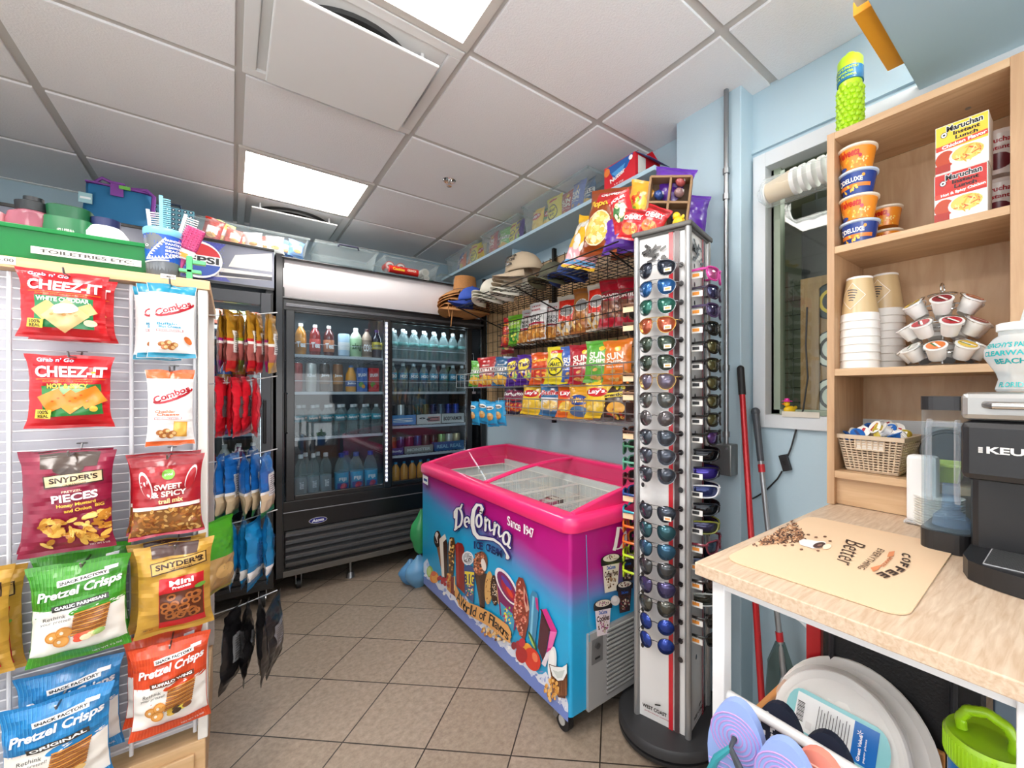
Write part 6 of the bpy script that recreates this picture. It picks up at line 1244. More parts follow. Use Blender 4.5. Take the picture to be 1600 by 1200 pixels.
# bins on top of the coolers
ZB = 2.085
bin_(.11, 3.25, 2.09, 0, .53, .3, .115, 'long clear bin of bags on top of the small cooler', False); bin_(.60, 3.27, 2.085, 0, .36, .3, .12, 'empty frosted clear bin with dark handle on the drinks cooler'); bin_(1.02, 3.27, 2.085, 0, .38, .3, .115, 'clear bin of red tins on top of the drinks cooler', False); bin_(1.38, 3.3, 2.085, 0, .26, .25, .07, 'low teal tinted bin at the far right of the drinks cooler top', False)
G().tube([(-.06, -.155, .105), (-.055, -.17, .115), (.055, -.17, .115), (.06, -.155, .105)], .006, mat('#23243a', .4)).obj('bin_handle', loc=(.60, 3.27, 2.09), label='dark blue handle clipped to the empty clear bin', cat='handle')
t2 = [('#a8281c', 'red'), ('#b5c23a', 'lime'), ('#c84a3a', 'coral'), ('#c83c34', 'red and white'), ('#e8e0dc', 'white'), ('#d84a3c', 'bright red'), ('#e8e4e0', 'cream'), ('#3a70b8', 'blue'), ('#5a90d0', 'light blue')]
for i, (c, w_) in enumerate(t2):
    cbag('bb%d' % i, .09, .15 if i < 2 else .11, c, lambda d: (d.r(.5, .5, .6, .3, '#efe9e4'), d.e(.5, .3, .5, .2, '#d8a058')), 60+i, .02)
    link(CB['bb%d' % i], 'snack_pouch', loc=(-.1+i*.052, 3.2+.03*(i % 2), 2.1), rot=(-.1, .22 if i < 3 else .12*math.sin(i), .3*math.sin(i)), label='%s pouch in the long bin on the small cooler, %s' % (w_, ['leftmost', 'second from left', 'third from left', 'fourth from left', 'in the middle', 'right of the middle', 'third from right', 'second from right', 'rightmost'][i]), cat='snack pouch')
for i, (x, z, r_) in enumerate(((.87, 2.155, .032), (.945, 2.155, .032), (1.12, 2.15, .03), (1.13, 2.11, .022))):
    g = G().cyl((0, 0, 0), (0, .09, 0), r_, mat('#c8504a' if i < 2 else '#e0dcd4', .4), n=20); d = D(g, lambda u, v, off: Vector(((u-.5)*2*r_, -off, (v-.5)*2*r_)), 1); d.e(.5, .5, .8, .8, '#f0e8e2'); (d.e(.5, .5, .5, .3, '#3a2a24', .4), d.e(.5, .5, .6, .12, '#c8302c')) if i < 2 else d.e(.5, .5, .6, .6, '#d8d2c8')
    g.obj('round_tin', loc=(x, 3.15, z-.015), label='%s in the bin of red tins, %s' % ('red rimmed round tin' if i < 2 else 'white round tin end', ['left', 'second', 'upper right', 'lower right'][i]), cat='tin')
g = G().cyl((0, 0, 0), (.2, 0, 0), .026, mat('#c8231f', .35), n=18); d = flat(g, (.0, -.0265, -.02), (.2, 0, 0), (0, 0, .04)); d.t('Cookies', .3, .5, .4, .5, '#f2d040', bold=.06); d.t('CRUNCH', .75, .6, .3, .4, '#f0e8d0', bold=.05); g.obj('red_tube', loc=(.86, 3.14, 2.115), label='red snack tube lying in the bin of tins', cat='tube')
# backpack coolers
t = thing('cooler_bag', 'blue cooler bag with purple straps on the small cooler by the ceiling', 'bag', (-.44, 3.2, 2.072), .0)
g = G(); n = 14; V = []; PB = mat('#1c6c9c', .7, bump=(8, .8))
for j in range(11):
    v = j/10; w_ = .115+.012*math.sin(v*3)
    for i in range(24):
        a = 2*PI*i/24; k = 1/((abs(math.cos(a))**5+abs(math.sin(a))**5)**.2); V.append((w_*math.cos(a)*k+.004*math.sin(v*9+i), .07*math.sin(a)*k*(1-.2*v), v*.215))
g.add(V, [(j*24+i, j*24+(i+1) % 24, (j+1)*24+(i+1) % 24, (j+1)*24+i) for j in range(10) for i in range(24)]+[tuple(range(240, 264))], PB, True); g.obj('body', t)
PU = mat('#7a3a94', .6); g = G().box(-.03, -.075, .165, .015, -.068, .225, PU).box(-.115, -.07, .21, .11, .07, .217, PU).box(-.035, -.078, .225, .02, -.03, .235, PU); g.tube([(-.09, -.05, .215), (-.06, -.06, .245), (.0, -.05, .225)], .008, PU).tube([(.02, -.05, .22), (.1, -.07, .225), (.125, -.07, .2), (.12, -.072, .09)], .009, PU); g.obj('strap', t)
G().box(.0, -.078, .205, .04, -.07, .222, mat('#6ab04a', .6)).obj('zip_pull', t)
g = G().box(-.135, -.078, .1, -.09, -.074, .15, paper('#9ac4cc')); g.box(-.13, -.0785, .12, -.095, -.078, .13, paper('#e8eef0')); g.obj('hang_tag', t)
t = thing('lunch_bag', 'navy and white patterned lunch bag beside the blue cooler bag', 'bag', (-.245, 3.25, 2.072), .0)
g = G(); g.box(-.09, -.055, 0, .09, .055, .19, mat('#1c2c44', .7)); d = flat(g, (-.085, -.0555, .005), (.17, 0, 0), (0, 0, .18)); d.r(.5, .5, 1, 1, '#5d94a4')
for a in range(7):
    for b_ in range(7): d.e(.08+a*.14, .08+b_*.14, .09, .085, '#20304a'); d.e(.08+a*.14, .08+b_*.14, .04, .04, '#dce8ea')
g.obj('body', t, bevel=.02); G().tube([(-.03, -.03, .185), (-.025, -.03, .21), (.025, -.03, .21), (.03, -.03, .185)], .006, mat('#1c2c44', .7)).obj('handle', t)
# ================================================================ coffee desk
DZ = .92; DX0, DX1, DY0, DY1 = .692, 1.605, -.7, .485
t = thing('coffee_desk', 'oak-topped white metal desk holding the coffee maker', 'desk')
G().box(DX0, DY0, DZ-.024, DX1, DY1, DZ, OAKL).obj('desk_top', t, bevel=.002)
WMt = mat('#e8e8e8', .4)
for x, y in ((DX0+.03, DY1-.045), (DX0+.03, .03), (DX1-.06, DY1-.045), (DX0+.03, DY0+.03)): G().box(x, y, 0, x+.026, y+.026, DZ-.026, WMt).obj('leg', t, bevel=.002)
g = G().box(DX0+.035, DY0+.03, DZ-.05, DX0+.05, DY1-.02, DZ-.025, WMt).box(DX0+.035, DY1-.04, DZ-.05, DX1-.04, DY1-.025, DZ-.025, WMt); g.obj('apron', t)
G().cyl((DX0+.045, DY1-.03, .668), (DX0+.045, DY0+.05, .668), .009, WMt).obj('towel_rail', t)
G().box(DX0+.09, DY0+.05, .44, DX1-.04, DY1-.03, .455, OAKL).obj('lower_shelf', t)
# hutch
t = thing('hutch', 'open oak shelf unit standing on the back of the desk', 'shelf unit')
HX0, HX1, HY0, HY1 = 1.35, 1.603, .092, .49
G().box(HX0, HY1-.02, DZ+.001, HX1, HY1, 2.0, OAKZ).obj('side_panel', t, bevel=.001); G().box(HX0, HY0, DZ+.001, HX1, HY0+.022, 2.0, OAKZ).obj('side_panel', t, bevel=.001)
G().box(HX1-.008, HY0+.022, DZ+.001, HX1-.001, HY1-.02, 1.98, wood('oak_back', '#b9936c', '#ccaa84', (14, 8, 1.5))).obj('back_panel', t)
for z in (1.98, 1.648, 1.294, 1.0): G().box(HX0+.001, HY0+.022, z, HX1-.009, HY1-.02, z+.02, OAKY).obj('shelf', t, bevel=.001)
G().box(HX0+.02, HY0+.022, DZ+.002, HX0+.036, HY1-.02, 1.0, OAKY).obj('kick_panel', t)
g = G()
for y in (.2, .44): g.cyl((HX0+.12, y, 1.9799), (HX0+.12, y, 1.979), .006, STEEL)
for z in (1.75, 1.78, 1.82, 1.86): g.cyl((HX0+.06, HY1-.0201, z), (HX0+.06, HY1-.0215, z), .003, STEEL, n=8)
g.obj('cam_lock', t)
# instant noodle cups
def cup_noodle(x, y, z, kind, lb, s=1, rz=0):
    t = thing('noodle_cup', lb, 'noodle cup', (x, y, z), rz)
    g = G(); base = '#f0922c' if kind else '#23408c'; r0, r1, H = .036*s, .047*s, .062*s
    g.lathe([(r0, 0), (r1, H)], pr(base), 30); d = D(g, cyl_S(r0, r1, 0, H, PI*1.5-1.5, PI*1.5+1.5), H/(3*r1), sub=.05)
    if kind: d.t('Velveeta', .5, .72, .46, .34, '#c8231c', .0, .1, .06); d.scat(.5, .25, .8, .4, 34, .05, .09, ['#f8d060', '#f4b83c', '#fbe09a'], 2, 'box'); d.e(.74, .52, .07, .16, '#c8304a'); d.e(.3, .1, .3, .2, '#2a4a94')
    else: d.t('DELUXE', .56, .62, .42, .2, '#ffffff', bold=.08); d.r(.5, .36, .9, .16, '#e8822c'); d.e(.3, .6, .1, .26, '#ffffff'); d.e(.3, .6, .07, .18, '#23408c'); d.scat(.52, .24, .4, .3, 10, .07, .1, ['#f4b83c', '#f8d060'], 4); d.e(.78, .75, .06, .14, '#f0a03c')
    g.obj('cup', t); G().lathe([(r1, H-.004), (r1+.004, H-.002), (r1+.004, H+.003), (r1-.004, H+.004), (0, H+.003)], mat('#f0e4d0' if kind else '#c8d8ec', .35), 30).obj('lid', t); return t
FACE = -PI/2
for i, k in enumerate((0, 1, 0, 1)):
    cup_noodle(1.41, .425+.002*i, 1.669+i*.072, k, ['blue instant macaroni cup, lowest of the four stacked', 'orange instant macaroni cup, second from the bottom of the stack', 'blue instant macaroni cup, third up in the stack', 'orange instant macaroni cup on top of the stack'][i], rz=FACE-.25)
for i in range(2): cup_noodle(1.52, .39, 1.669+i*.07, 1, ['orange macaroni cup standing upside behind the stack, lower', 'orange macaroni cup behind the stack, upper'][i], .85, rz=FACE-.3)
def maru(c, txt, x, y, z, rz, lb, tilt):
    g = G().box(-.048, -.035, 0, .048, .035, .118, paper('#efeae0')); d = flat(g, (-.048, -.0352, 0), (.096, 0, 0), (0, 0, .118), off=.0004, step=.00012)
    d.r(.5, .5, 1, 1, '#f7f4ee'); d.r(.5, .74, .98, .5, c); d.e(.17, .8, .14, .12, '#1c1a1a'); d.e(.17, .8, .11, .095, '#ffffff'); d.e(.17, .8, .05, .04, '#1c1a1a')
    d.t('Maruchan', .56, .9, .68, .12, '#1a1616', bold=.08, out='#ffffff'); d.t('Instant', .6, .78, .5, .08, '#1a1616', bold=.08); d.t('Lunch', .6, .68, .42, .075, '#1a1616', bold=.08)
    d.r(.5, .56, .98, .1, '#d8402c', .08); d.t(txt, .55, .565, .84, .07, '#ffffff', .08, bold=.06); d.e(.2, .28, .4, .36, '#b8401c'); d.e(.62, .27, .7, .42, '#f2ede4'); d.e(.62, .3, .6, .32, '#e8c060'); d.scat(.62, .3, .5, .26, 26, .2, .03, ['#f4dc8c', '#d8a43c', '#efc85c', '#c85a2a'], 7); d.r(.15, .1, .3, .16, '#a82818')
    return g.obj('instant_lunch_box', loc=(x, y, z), rot=(tilt, 0, rz), label=lb, cat='noodle box', bevel=.001)
maru('#c02820', 'Hot & Spicy Chicken', 1.40, .20, 1.669, FACE, 'red hot and spicy instant lunch noodle carton, lower of two', 0)
maru('#f2c83c', 'Chicken Flavor', 1.40, .198, 1.788, FACE, 'yellow chicken flavor instant lunch noodle carton, upper of two', 0)
for i in range(2):
    g = G(); g.lathe([(.03, 0), (.042, .1), (.045, .104), (0, .106)], mat('#efe6e2', .4), 24); d = D(g, cyl_S(.03, .042, 0, .1), 1.0); d.r(.5, .8, .98, .3, '#efe9e6'); d.t('Maruchan', .5, .8, .7, .12, '#a82430', bold=.06); d.t('Instant', .5, .62, .5, .1, '#a82430', bold=.06); d.e(.5, .3, .7, .4, '#6a2430')
    g.obj('noodle_cup', loc=(1.50, .146, 1.669+i*.12), rz=FACE, label='white noodle cup with dark red writing behind the cartons, %s' % ['lower', 'upper'][i], cat='noodle cup')
# paper cup stacks
BE = '#cdb184'
def pcup(name, loc, rz, n, lb):
    for i in range(n):
        t = thing(name, lb+(', topmost cup with diamond logo' if i == n-1 else ', lower cups'), 'paper cup', (loc[0], loc[1], loc[2]+i*.0225), rz, group=lb)
        g = G(); r1, r0, H = .05, .0325, .13
        if i < n-1: g.lathe([(r1, .0), (r1+.0015, .002), (r1, .005), (r1-.0025, .03)], mat('#efece6', .4), 28)
        else:
            g.lathe([(r1, .0), (r1+.0015, .002), (r1, .005), (r1-.003, .024)], mat('#efece6', .4), 28); g.lathe([(r1-.003, .024), (r0+.0005, H-.006)], pr(BE), 28); g.lathe([(r0+.0005, H-.006), (r0, H), (r0-.003, H), (r0-.003, H-.004), (0, H-.004)], mat('#efece6', .4), 28)
            d = D(g, cyl_S(r1-.003, r0+.0005, .024, H-.006, PI*1.5-1.1, PI*1.5+1.1), 1.0, sub=.06); d.r(.5, .5, .56, .56, '#efe8dc', PI/4); d.r(.5, .5, .53, .53, BE, PI/4)
            for k in range(5): d.r(.5+.02*(k % 2), .68-k*.075, .34-.05*k, .03, '#4a4a4c', -.12, .0, -.25)
        g.obj('cup', t)
pcup('paper_cup', (1.42, .428, 1.3145), FACE-.2, 7, 'upside-down beige paper cup in the front stack'); pcup('paper_cup', (1.535, .395, 1.3145), FACE-.3, 8, 'upside-down beige paper cup in the rear stack')
# coffee pod spinner
t = thing('pod_carousel', 'chrome wire carousel holding three tiers of coffee pods', 'pod carousel', (1.455, .248, 1.3145))
g = G(); g.lathe([(.075, .001), (.08, .003), (.075, .005), (0, .005)], CHROME, 30).cyl((0, 0, 0), (0, 0, .2), .003, CHROME)
g.tube([(.0+.022*math.cos(a), 0, .205+.016*math.sin(a)) for a in [2*PI*k/16 for k in range(16)]], .002, CHROME, 6, True).tube([(.03*math.cos(a), .03*math.sin(a), .19) for a in [2*PI*k/16 for k in range(16)]], .002, CHROME, 6, True)
g.obj('stand', t)
g = G(); tiers = [(.04, 8, .073, .0), (.1, 8, .073, .39), (.158, 6, .063, .15)]
for z, n, R_, o in tiers:
    g.tube([(.05*math.cos(a), .05*math.sin(a), z) for a in [2*PI*k/20 for k in range(20)]], .002, CHROME, 5, True)
    for k in range(n): a = 2*PI*k/n+o; c, s = math.cos(a), math.sin(a); g.tube([(R_*c+.024*(math.cos(b)*-s)+.024*math.sin(b)*c*.75, R_*s+.024*(math.cos(b)*c)+.024*math.sin(b)*s*.75, z+.012-.016*math.sin(b)) for b in [2*PI*q_/12 for q_ in range(12)]], .0014, CHROME, 5, True)
g.obj('pod_rings', t)
pod = None; lidc = [['#d8783c', '#e8c24c', '#d8643c', '#dfdcd6'], ['#b02430', '#b02430', '#a81c28', '#b02430'], ['#d86a34', '#e8e4de', '#e8c44c', '#8a3038']]; lw_ = [['orange and green', 'yellow', 'orange', 'white'], ['red', 'red', 'red', 'red'], ['orange', 'white', 'yellow', 'dark red']]
for ti, (z, n, R_, o) in enumerate(tiers):
    for k in range(n):
        a = 2*PI*k/n+o; c, s = math.cos(a), math.sin(a); p = Vector((1.455+R_*c, .248+R_*s, 1.3145+z+.0))
        tl = Matrix.Rotation(a, 4, 'Z') @ Matrix.Rotation(.6, 4, 'Y')
        tt = thing('coffee_pod', '%s coffee pod on the %s carousel tier, %s from the wall' % (lw_[ti][k % 4], ['lowest', 'middle', 'top'][ti], order[k] if k else 'first'), 'coffee pod', p+Vector((.0, 0, 0)), rot=tl.to_euler())
        G().lathe([(.016, -.026), (.0175, -.024), (.0215, .008), (.0245, .01), (.0245, .013)], mat('#eceae6', .4), 20).obj('pod_cup', tt)
        g = G(); g.lathe([(.0245, .013), (.0, .0135)], mat('#efefec', .35, 0), 20); d = D(g, lambda u, v, off: Vector(((u-.5)*.049, (v-.5)*.049, .0135+off)), 1); cc = lidc[ti][k % 4]; d.e(.5, .5, .8, .8, cc); d.r(.5, .55, .6, .1, '#f4f0ea', .6); d.r(.45, .4, .5, .08, '#3a2a24' if ti else '#3f7a4a', .6); g.obj('pod_lid', tt)
# creamer basket
t = thing('creamer_basket', 'beige woven plastic basket filled with creamer cups', 'basket', (1.452, .385, 1.0215), FACE-.05)
BW = mat('#c9b49a', .55); g = G(); L0, W0, L1, W1, H = .062, .068, .078, .084, .1
def lerp(a, b_, k): return a+(b_-a)*k
for r_ in range(12):
    z = .006+r_*.0072; k = z/H; a, b_ = lerp(L0, L1, k), lerp(W0, W1, k)
    P = [(x, y) for x, y in ((-a, -b_), (a, -b_), (a, b_), (-a, b_))]
    for i in range(4): p0, p1 = P[i], P[(i+1) % 4]; g.tube([(p0[0], p0[1], z), ((p0[0]+p1[0])/2, (p0[1]+p1[1])/2, z), (p1[0], p1[1], z)], .0022, BW, 5)
for i in range(4):
    for q_ in range(12):
        f_ = -1+2*q_/11
        b0 = [(f_*L0, -W0), (L0, f_*W0), (f_*L0, W0), (-L0, f_*W0)][i]; b1 = [(f_*L1, -W1), (L1, f_*W1), (f_*L1, W1), (-L1, f_*W1)][i]; g.tube([(b0[0], b0[1], .004), (b1[0], b1[1], .095)], .0028, BW, 5)
g.box(-L0, -W0, 0, L0, W0, .006, BW); g.box(-L1-.004, -W1-.004, .092, L1+.004, -W1+.003, .104, BW).box(-L1-.004, W1-.003, .092, L1+.004, W1+.004, .104, BW).box(-L1-.004, -W1, .092, -L1+.003, W1, .104, BW).box(L1-.003, -W1, .092, L1+.004, W1, .104, BW)
g.box(-.035, -W1-.001, .062, .035, -W1+.003, .066, BW).box(-.037, -W1-.001, .062, -.033, -W1+.003, .092, BW).box(.033, -W1-.001, .062, .037, -W1+.003, .092, BW); g.obj('basket', t, bevel=.001)
G().box(-.034, -W1+.003, .066, .034, -W1+.0035, .09, mat('#d8d2c8', .6)).obj('handle_slot', t)
q = random.Random(9); cc = [('#f2efe8', 'white'), ('#f2efe8', 'white'), ('#1f66b8', 'blue'), ('#f2efe8', 'white'), ('#c8b03a', 'gold'), ('#f2efe8', 'white')]
for i in range(34):
    c, w_ = cc[i % 6]; a = q.uniform(-.07, .07); b_ = q.uniform(-.055, .055); M = Matrix.Translation((1.452, .385, 1.0215)) @ Matrix.Rotation(FACE-.05, 4, 'Z'); p = M @ Vector((a, b_, .088+.038*(1-abs(a)/.09)*q.uniform(.5, 1.2)))
    g = G(); g.lathe([(.011, -.012), (.015, .006), (.019, .008), (.019, .010), (0, .0105)], mat(c, .4), 16); D(g, lambda u, v, off: Vector(((u-.5)*.038, (v-.5)*.038, .0105+off)), 1).r(.5, .5, .7, .2, '#b8303a' if i % 2 else '#3a4a7c', .5)
    g.obj('creamer_cup', loc=p, rot=(q.uniform(-1.2, 1.2), q.uniform(-1, 1), q.uniform(0, 6)), label='small %s creamer cup heaped in the beige basket' % w_, cat='creamer cup', group='%s creamer cups in the basket' % w_)
t = thing('lime_tray', 'lime green plastic tub beside the creamer basket', 'tub', (1.41, .248, 1.0215), FACE)
open_tray(.1, .09, .045, .01, mat('#b8cf3f', .4)).obj('tub', t); g = G()
for a in ((-.056, -.051, .056, -.043), (-.056, .043, .056, .051), (-.056, -.051, -.048, .051), (.048, -.051, .056, .051)): g.box(a[0], a[1], .04, a[2], a[3], .047, mat('#c4da4a', .4))
g.obj('rim', t, bevel=.002)
g = G(); g.cyl((0, .0, .06), (0, .02, .06), .062, mat('#2b2c2e', .35), n=36).tube([(.058*math.cos(a), -.003, .06+.058*math.sin(a)) for a in [2*PI*k/30 for k in range(30)]], .005, mat('#3c3e40', .3), 6, True); g.obj('round_lids', loc=(1.475, .24, 1.025), rot=(-.12, 0, FACE), label='round black lids standing in the lime green tub', cat='containers')  # round black plastic lids with a raised edge
g = G(); 
for k in range(12): g.lathe([(.045, .002+k*.006), (.05, .006+k*.006), (.05, .0072+k*.006)], mat('#e8e6e0', .5), 28)
g.obj('cup_lids', loc=(1.33, .235, DZ+.001), label='short stack of white cup lids beside the water tank', cat='lids')
t = thing('napkin_holder', 'white block of napkins standing against the hutch', 'napkins', (1.325, .263, DZ+.001), FACE)
G().box(-.03, -.02, .006, .03, .02, .17, mat('#efefee', .7)).obj('napkin_block', t, bevel=.008); G().box(-.034, -.022, 0, .034, .022, .006, mat('#d8d8d8', .5)).tube([(-.03, -.026, .004), (.045, -.03, .004)], .002, CHROME).obj('base', t)
# placemat
t = thing('coffee_mat', 'tan mat with coffee beans and coffee lettering on the desk', 'mat')
g = G(); MP = [at(x, y, Z=DZ+.003).xy for x, y in ((1130, 872), (1255, 803), (1487, 852), (1405, 960))]
A_ = Vector(MP[0]); ux = (Vector(MP[3])-A_+Vector(MP[2])-Vector(MP[1]))/2; uy = (Vector(MP[1])-A_+Vector(MP[2])-Vector(MP[3]))/2
mw, mh = ux.length, uy.length; rot_m = math.atan2(ux.y, ux.x); MM = Matrix.Translation((A_.x, A_.y, DZ+.001)) @ Matrix.Rotation(rot_m, 4, 'Z')
c_ = .03; pts = []
for (a, b_, a0) in ((c_, c_, PI), (mw-c_, c_, 1.5*PI), (mw-c_, mh-c_, 0), (c_, mh-c_, .5*PI)): pts += [(a+c_*math.cos(a0+PI/2*k/6), b_+c_*math.sin(a0+PI/2*k/6)) for k in range(7)]
g.prism(pts, 0, .002, mat('#e6c6a2', .6), MM)
TS = lambda px, py, off: (lambda p: Vector((p.x, p.y, DZ+.0032+off)))(at(px, py, Z=DZ+.0032))
def tp(col, pts): g.add([TS(x, y, tp.o) for x, y in pts], [tuple(range(len(pts)))], paper(col)); tp.o += .000003
tp.o = 0
q = random.Random(2)
for k in range(420):                                # spilled beans, a fan widening away from the cup
    u_, v_ = sorted((q.random(), q.random())); w_ = (u_, v_-u_, 1-v_); x = w_[0]*1176+w_[1]*1240+w_[2]*1262+q.uniform(-2, 2); y = w_[0]*852+w_[1]*815+w_[2]*845+q.uniform(-2, 2)
    a = q.uniform(0, 3.1); rx, ry = 3.0, 1.1; tp(q.choice(['#5a3a2c', '#8a5c40', '#c08a60', '#3c2822', '#d8a880']), [(x+rx*math.cos(b)*math.cos(a)-ry*math.sin(b)*math.sin(a), y+(rx*math.cos(b)*math.sin(a)+ry*math.sin(b)*math.cos(a))*.6) for b in [2*PI*i/7 for i in range(7)]])
for x, y in ((1253, 833), (1263, 836), (1275, 840), (1289, 839), (1297, 846), (1238, 852), (1252, 859), (1278, 861), (1226, 853)): tp('#7a5440', [(x+3*math.cos(b), y+1.2*math.sin(b)) for b in [2*PI*i/8 for i in range(8)]])
def el(cx, cy, rx, ry, c, r_=0, n=24): tp(c, [(cx+rx*math.cos(b)*math.cos(r_)-ry*math.sin(b)*math.sin(r_), cy+rx*math.cos(b)*math.sin(r_)+ry*math.sin(b)*math.cos(r_)) for b in [2*PI*i/n for i in range(n)]])
tp('#e9e6e2', [(1248, 846), (1256, 843), (1288, 848), (1288, 853), (1270, 858), (1250, 852)]); el(1279, 852, 12, 5, '#e9e6e2', -.2); el(1280, 852.5, 10, 4.2, '#4a3430', -.2); el(1281, 852.5, 4, 1.4, '#8a6a5c', -.2); el(1292, 855, 7, 4, '#f4e2c8', -.2)
def ttx(txt, p0, p1, p2, col, bold=.04, shx=0):
    """p0 = start of the baseline, p1 = its end, p2 = point above the start (picture coordinates)"""
    P, F = glyphs(txt, bold, 9); g.add([TS(p0[0]+(a+.5)*(p1[0]-p0[0])+(b_+.5)*(p2[0]-p0[0])+shx*(b_+.5)*(p1[0]-p0[0]), p0[1]+(a+.5)*(p1[1]-p0[1])+(b_+.5)*(p2[1]-p0[1])+shx*(b_+.5)*(p1[1]-p0[1]), tp.o) for a, b_ in P], F, paper(col)); tp.o += .000003
ttx('Better', (1322, 843), (1306, 878), (1350, 858), '#3c2a24', -.012, -.15); ttx('EVERYTHING', (1372, 857), (1339, 888), (1383, 861), '#5a4030', .0)
tp('#d8885a', [(1389, 863), (1398, 862), (1396, 870), (1386, 871)]); tp('#d8885a', [(1360, 888), (1378, 883), (1372, 891), (1364, 894)]); ttx('MAKES', (1389, 871), (1375, 885), (1395, 873), '#c87a50', .03)
for i, ch in enumerate('COFFEE'):
    x = [1408, 1409, 1407, 1401, 1391, 1378][i]; y = [866, 873, 880, 887, 892, 896][i]; dx, dy = [(1, 6.4), (-1, 6.8), (-4, 6.4), (-8, 5.6), (-11, 4.4), (-12, 3.4)][i]
    ttx(ch, (x, y-2), (x+dx*.85, y+dy*.85-2), (x+14, y+1+i*.9), '#3c2a24', .042)
g.obj('mat', t)
# coffee maker
t = thing('coffee_maker', 'black and silver pod coffee maker with a clear water tank', 'coffee maker', (0, 0, DZ+.001))
KB = mat('#1d1d1f', .38, bump=(60, .06)); SIL = mat('#a7a6a3', .3, .7)
# built square to the desk; the tank stands on its left side
KX0, KX1, KY0, KY1 = 1.0, 1.30, -.07, .147
g = G().box(KX0+.10, KY0, 0, KX1, KY1, .325, KB); g.obj('body', t, bevel=.012)
G().box(KX0-.012, KY0, .175, KX0+.12, KY1-.002, .278, KB).obj('brew_head', t, bevel=.012)
g = G().box(KX0-.012, KY0, .279, KX1, KY1-.002, .327, SIL); g.obj('lid', t, bevel=.01)
G().tube([(KX0-.013, KY1-.035, .306), (KX0-.028, KY1-.045, .305), (KX0-.028, KY0+.045, .305), (KX0-.013, KY0+.035, .306)], .0065, mat('#c4c3c0', .2, .9), 10).obj('handle', t)
g = G(); d = flat(g, (KX0-.0125, KY1-.012, .2), (0, -(KY1-KY0)*.84, 0), (0, 0, .07)); d.t('KEURIG', .36, .42, .46, .17, '#d8d6d2', bold=.09)
for i in range(3): d.r(.09, .36+.05*i, .03, .04, '#c8c6c2')
g.obj('logo', t)
G().lathe([(.03, .165), (.045, .176), (0, .176)], mat('#b8a890', .3, .4), 20, (KX0+.05, .02, 0)).obj('nozzle', t)
g = G(); n = 20; ptsb = [(KX0+.12, KY1), (KX0+.12, KY0)]+[(KX0+.02-.055*math.sin(PI*k/n)**.5 if 0 < k < n else KX0+.03, KY0+(KY1-KY0)*k/n) for k in range(n+1)]
g.prism(ptsb, 0, .033, KB); g.obj('drip_base', t, bevel=.003)
g = G().box(KX0-.005, KY0+.03, .033, KX0+.1, KY1-.03, .0345, mat('#b4b5b7', .4, .1))
for k in range(16): g.box(KX0-.004+k*.0065, KY0+.032, .0345, KX0-.001+k*.0065, KY1-.032, .036, mat('#3c3d3e', .4))
g.lathe([(.028, .0362), (.03, .0372), (.02, .0372), (.018, .0362)], mat('#8f9092', .3, .7), 24, (KX0+.045, .024, 0)); g.obj('drip_grid', t)
# water tank
tk = G(); a, b_, c, d_ = KX0+.122, KX0+.26, KY1+.001, KY1+.083
rp = lambda a, b_, c, d_, r_: sum([[(cx+r_*math.cos(a0+PI/2*k/5), cy+r_*math.sin(a0+PI/2*k/5)) for k in range(6)] for cx, cy, a0 in ((a+r_, c+r_, PI), (b_-r_, c+r_, 1.5*PI), (b_-r_, d_-r_, 0), (a+r_, d_-r_, .5*PI))], [])
P_ = rp(a, b_, c, d_, .025); n = len(P_); tk.add([(x, y, .04) for x, y in P_]+[(x, y, .29) for x, y in P_], [(i, (i+1) % n, n+(i+1) % n, n+i) for i in range(n)], clear('tank_clear', '#f4f8fa', .03, .03, '#dfe8ee', .3), True); tko = tk.obj('water_tank', t)
G().prism(rp(a-.001, b_+.001, c, d_+.001, .025), 0, .04, KB).obj('tank_base', t); G().prism(rp(a-.001, b_+.001, c, d_+.001, .025), .29, .318, mat('#2a2a2c', .3)).obj('tank_lid', t)
WT = clear('water', '#edf5f8', .02, .03, '#c8dff0', .2); g = G(); P2 = rp(a+.004, b_-.004, c+.004, d_-.004, .022); g.prism(P2, .042, .25, WT); g.obj('water', t)
g = G(); CP = clear('tank_part', '#f4f6f8', .1, .05, '#eef1f5'); m_ = (c+d_)/2
g.tube([(a-.004, m_+.022, .27), (a-.012, m_+.022, .255), (a-.012, m_+.022, .12), (a-.003, m_+.022, .105)], .005, CP).tube([(a-.004, m_-.022, .27), (a-.012, m_-.022, .255), (a-.012, m_-.022, .12), (a-.003, m_-.022, .105)], .005, CP).tube([(a-.008, m_+.022, .262), (a-.008, m_-.022, .262)], .007, CP); g.obj('tank_handle', t)
G().lathe([(.032, .042), (.03, .06), (.016, .075), (.014, .13), (.012, .13)], clear('filter_blue', '#dce8f6', .15, .1, '#b8cfe8'), 20, ((a+b_)/2, m_, 0)).obj('filter', t)
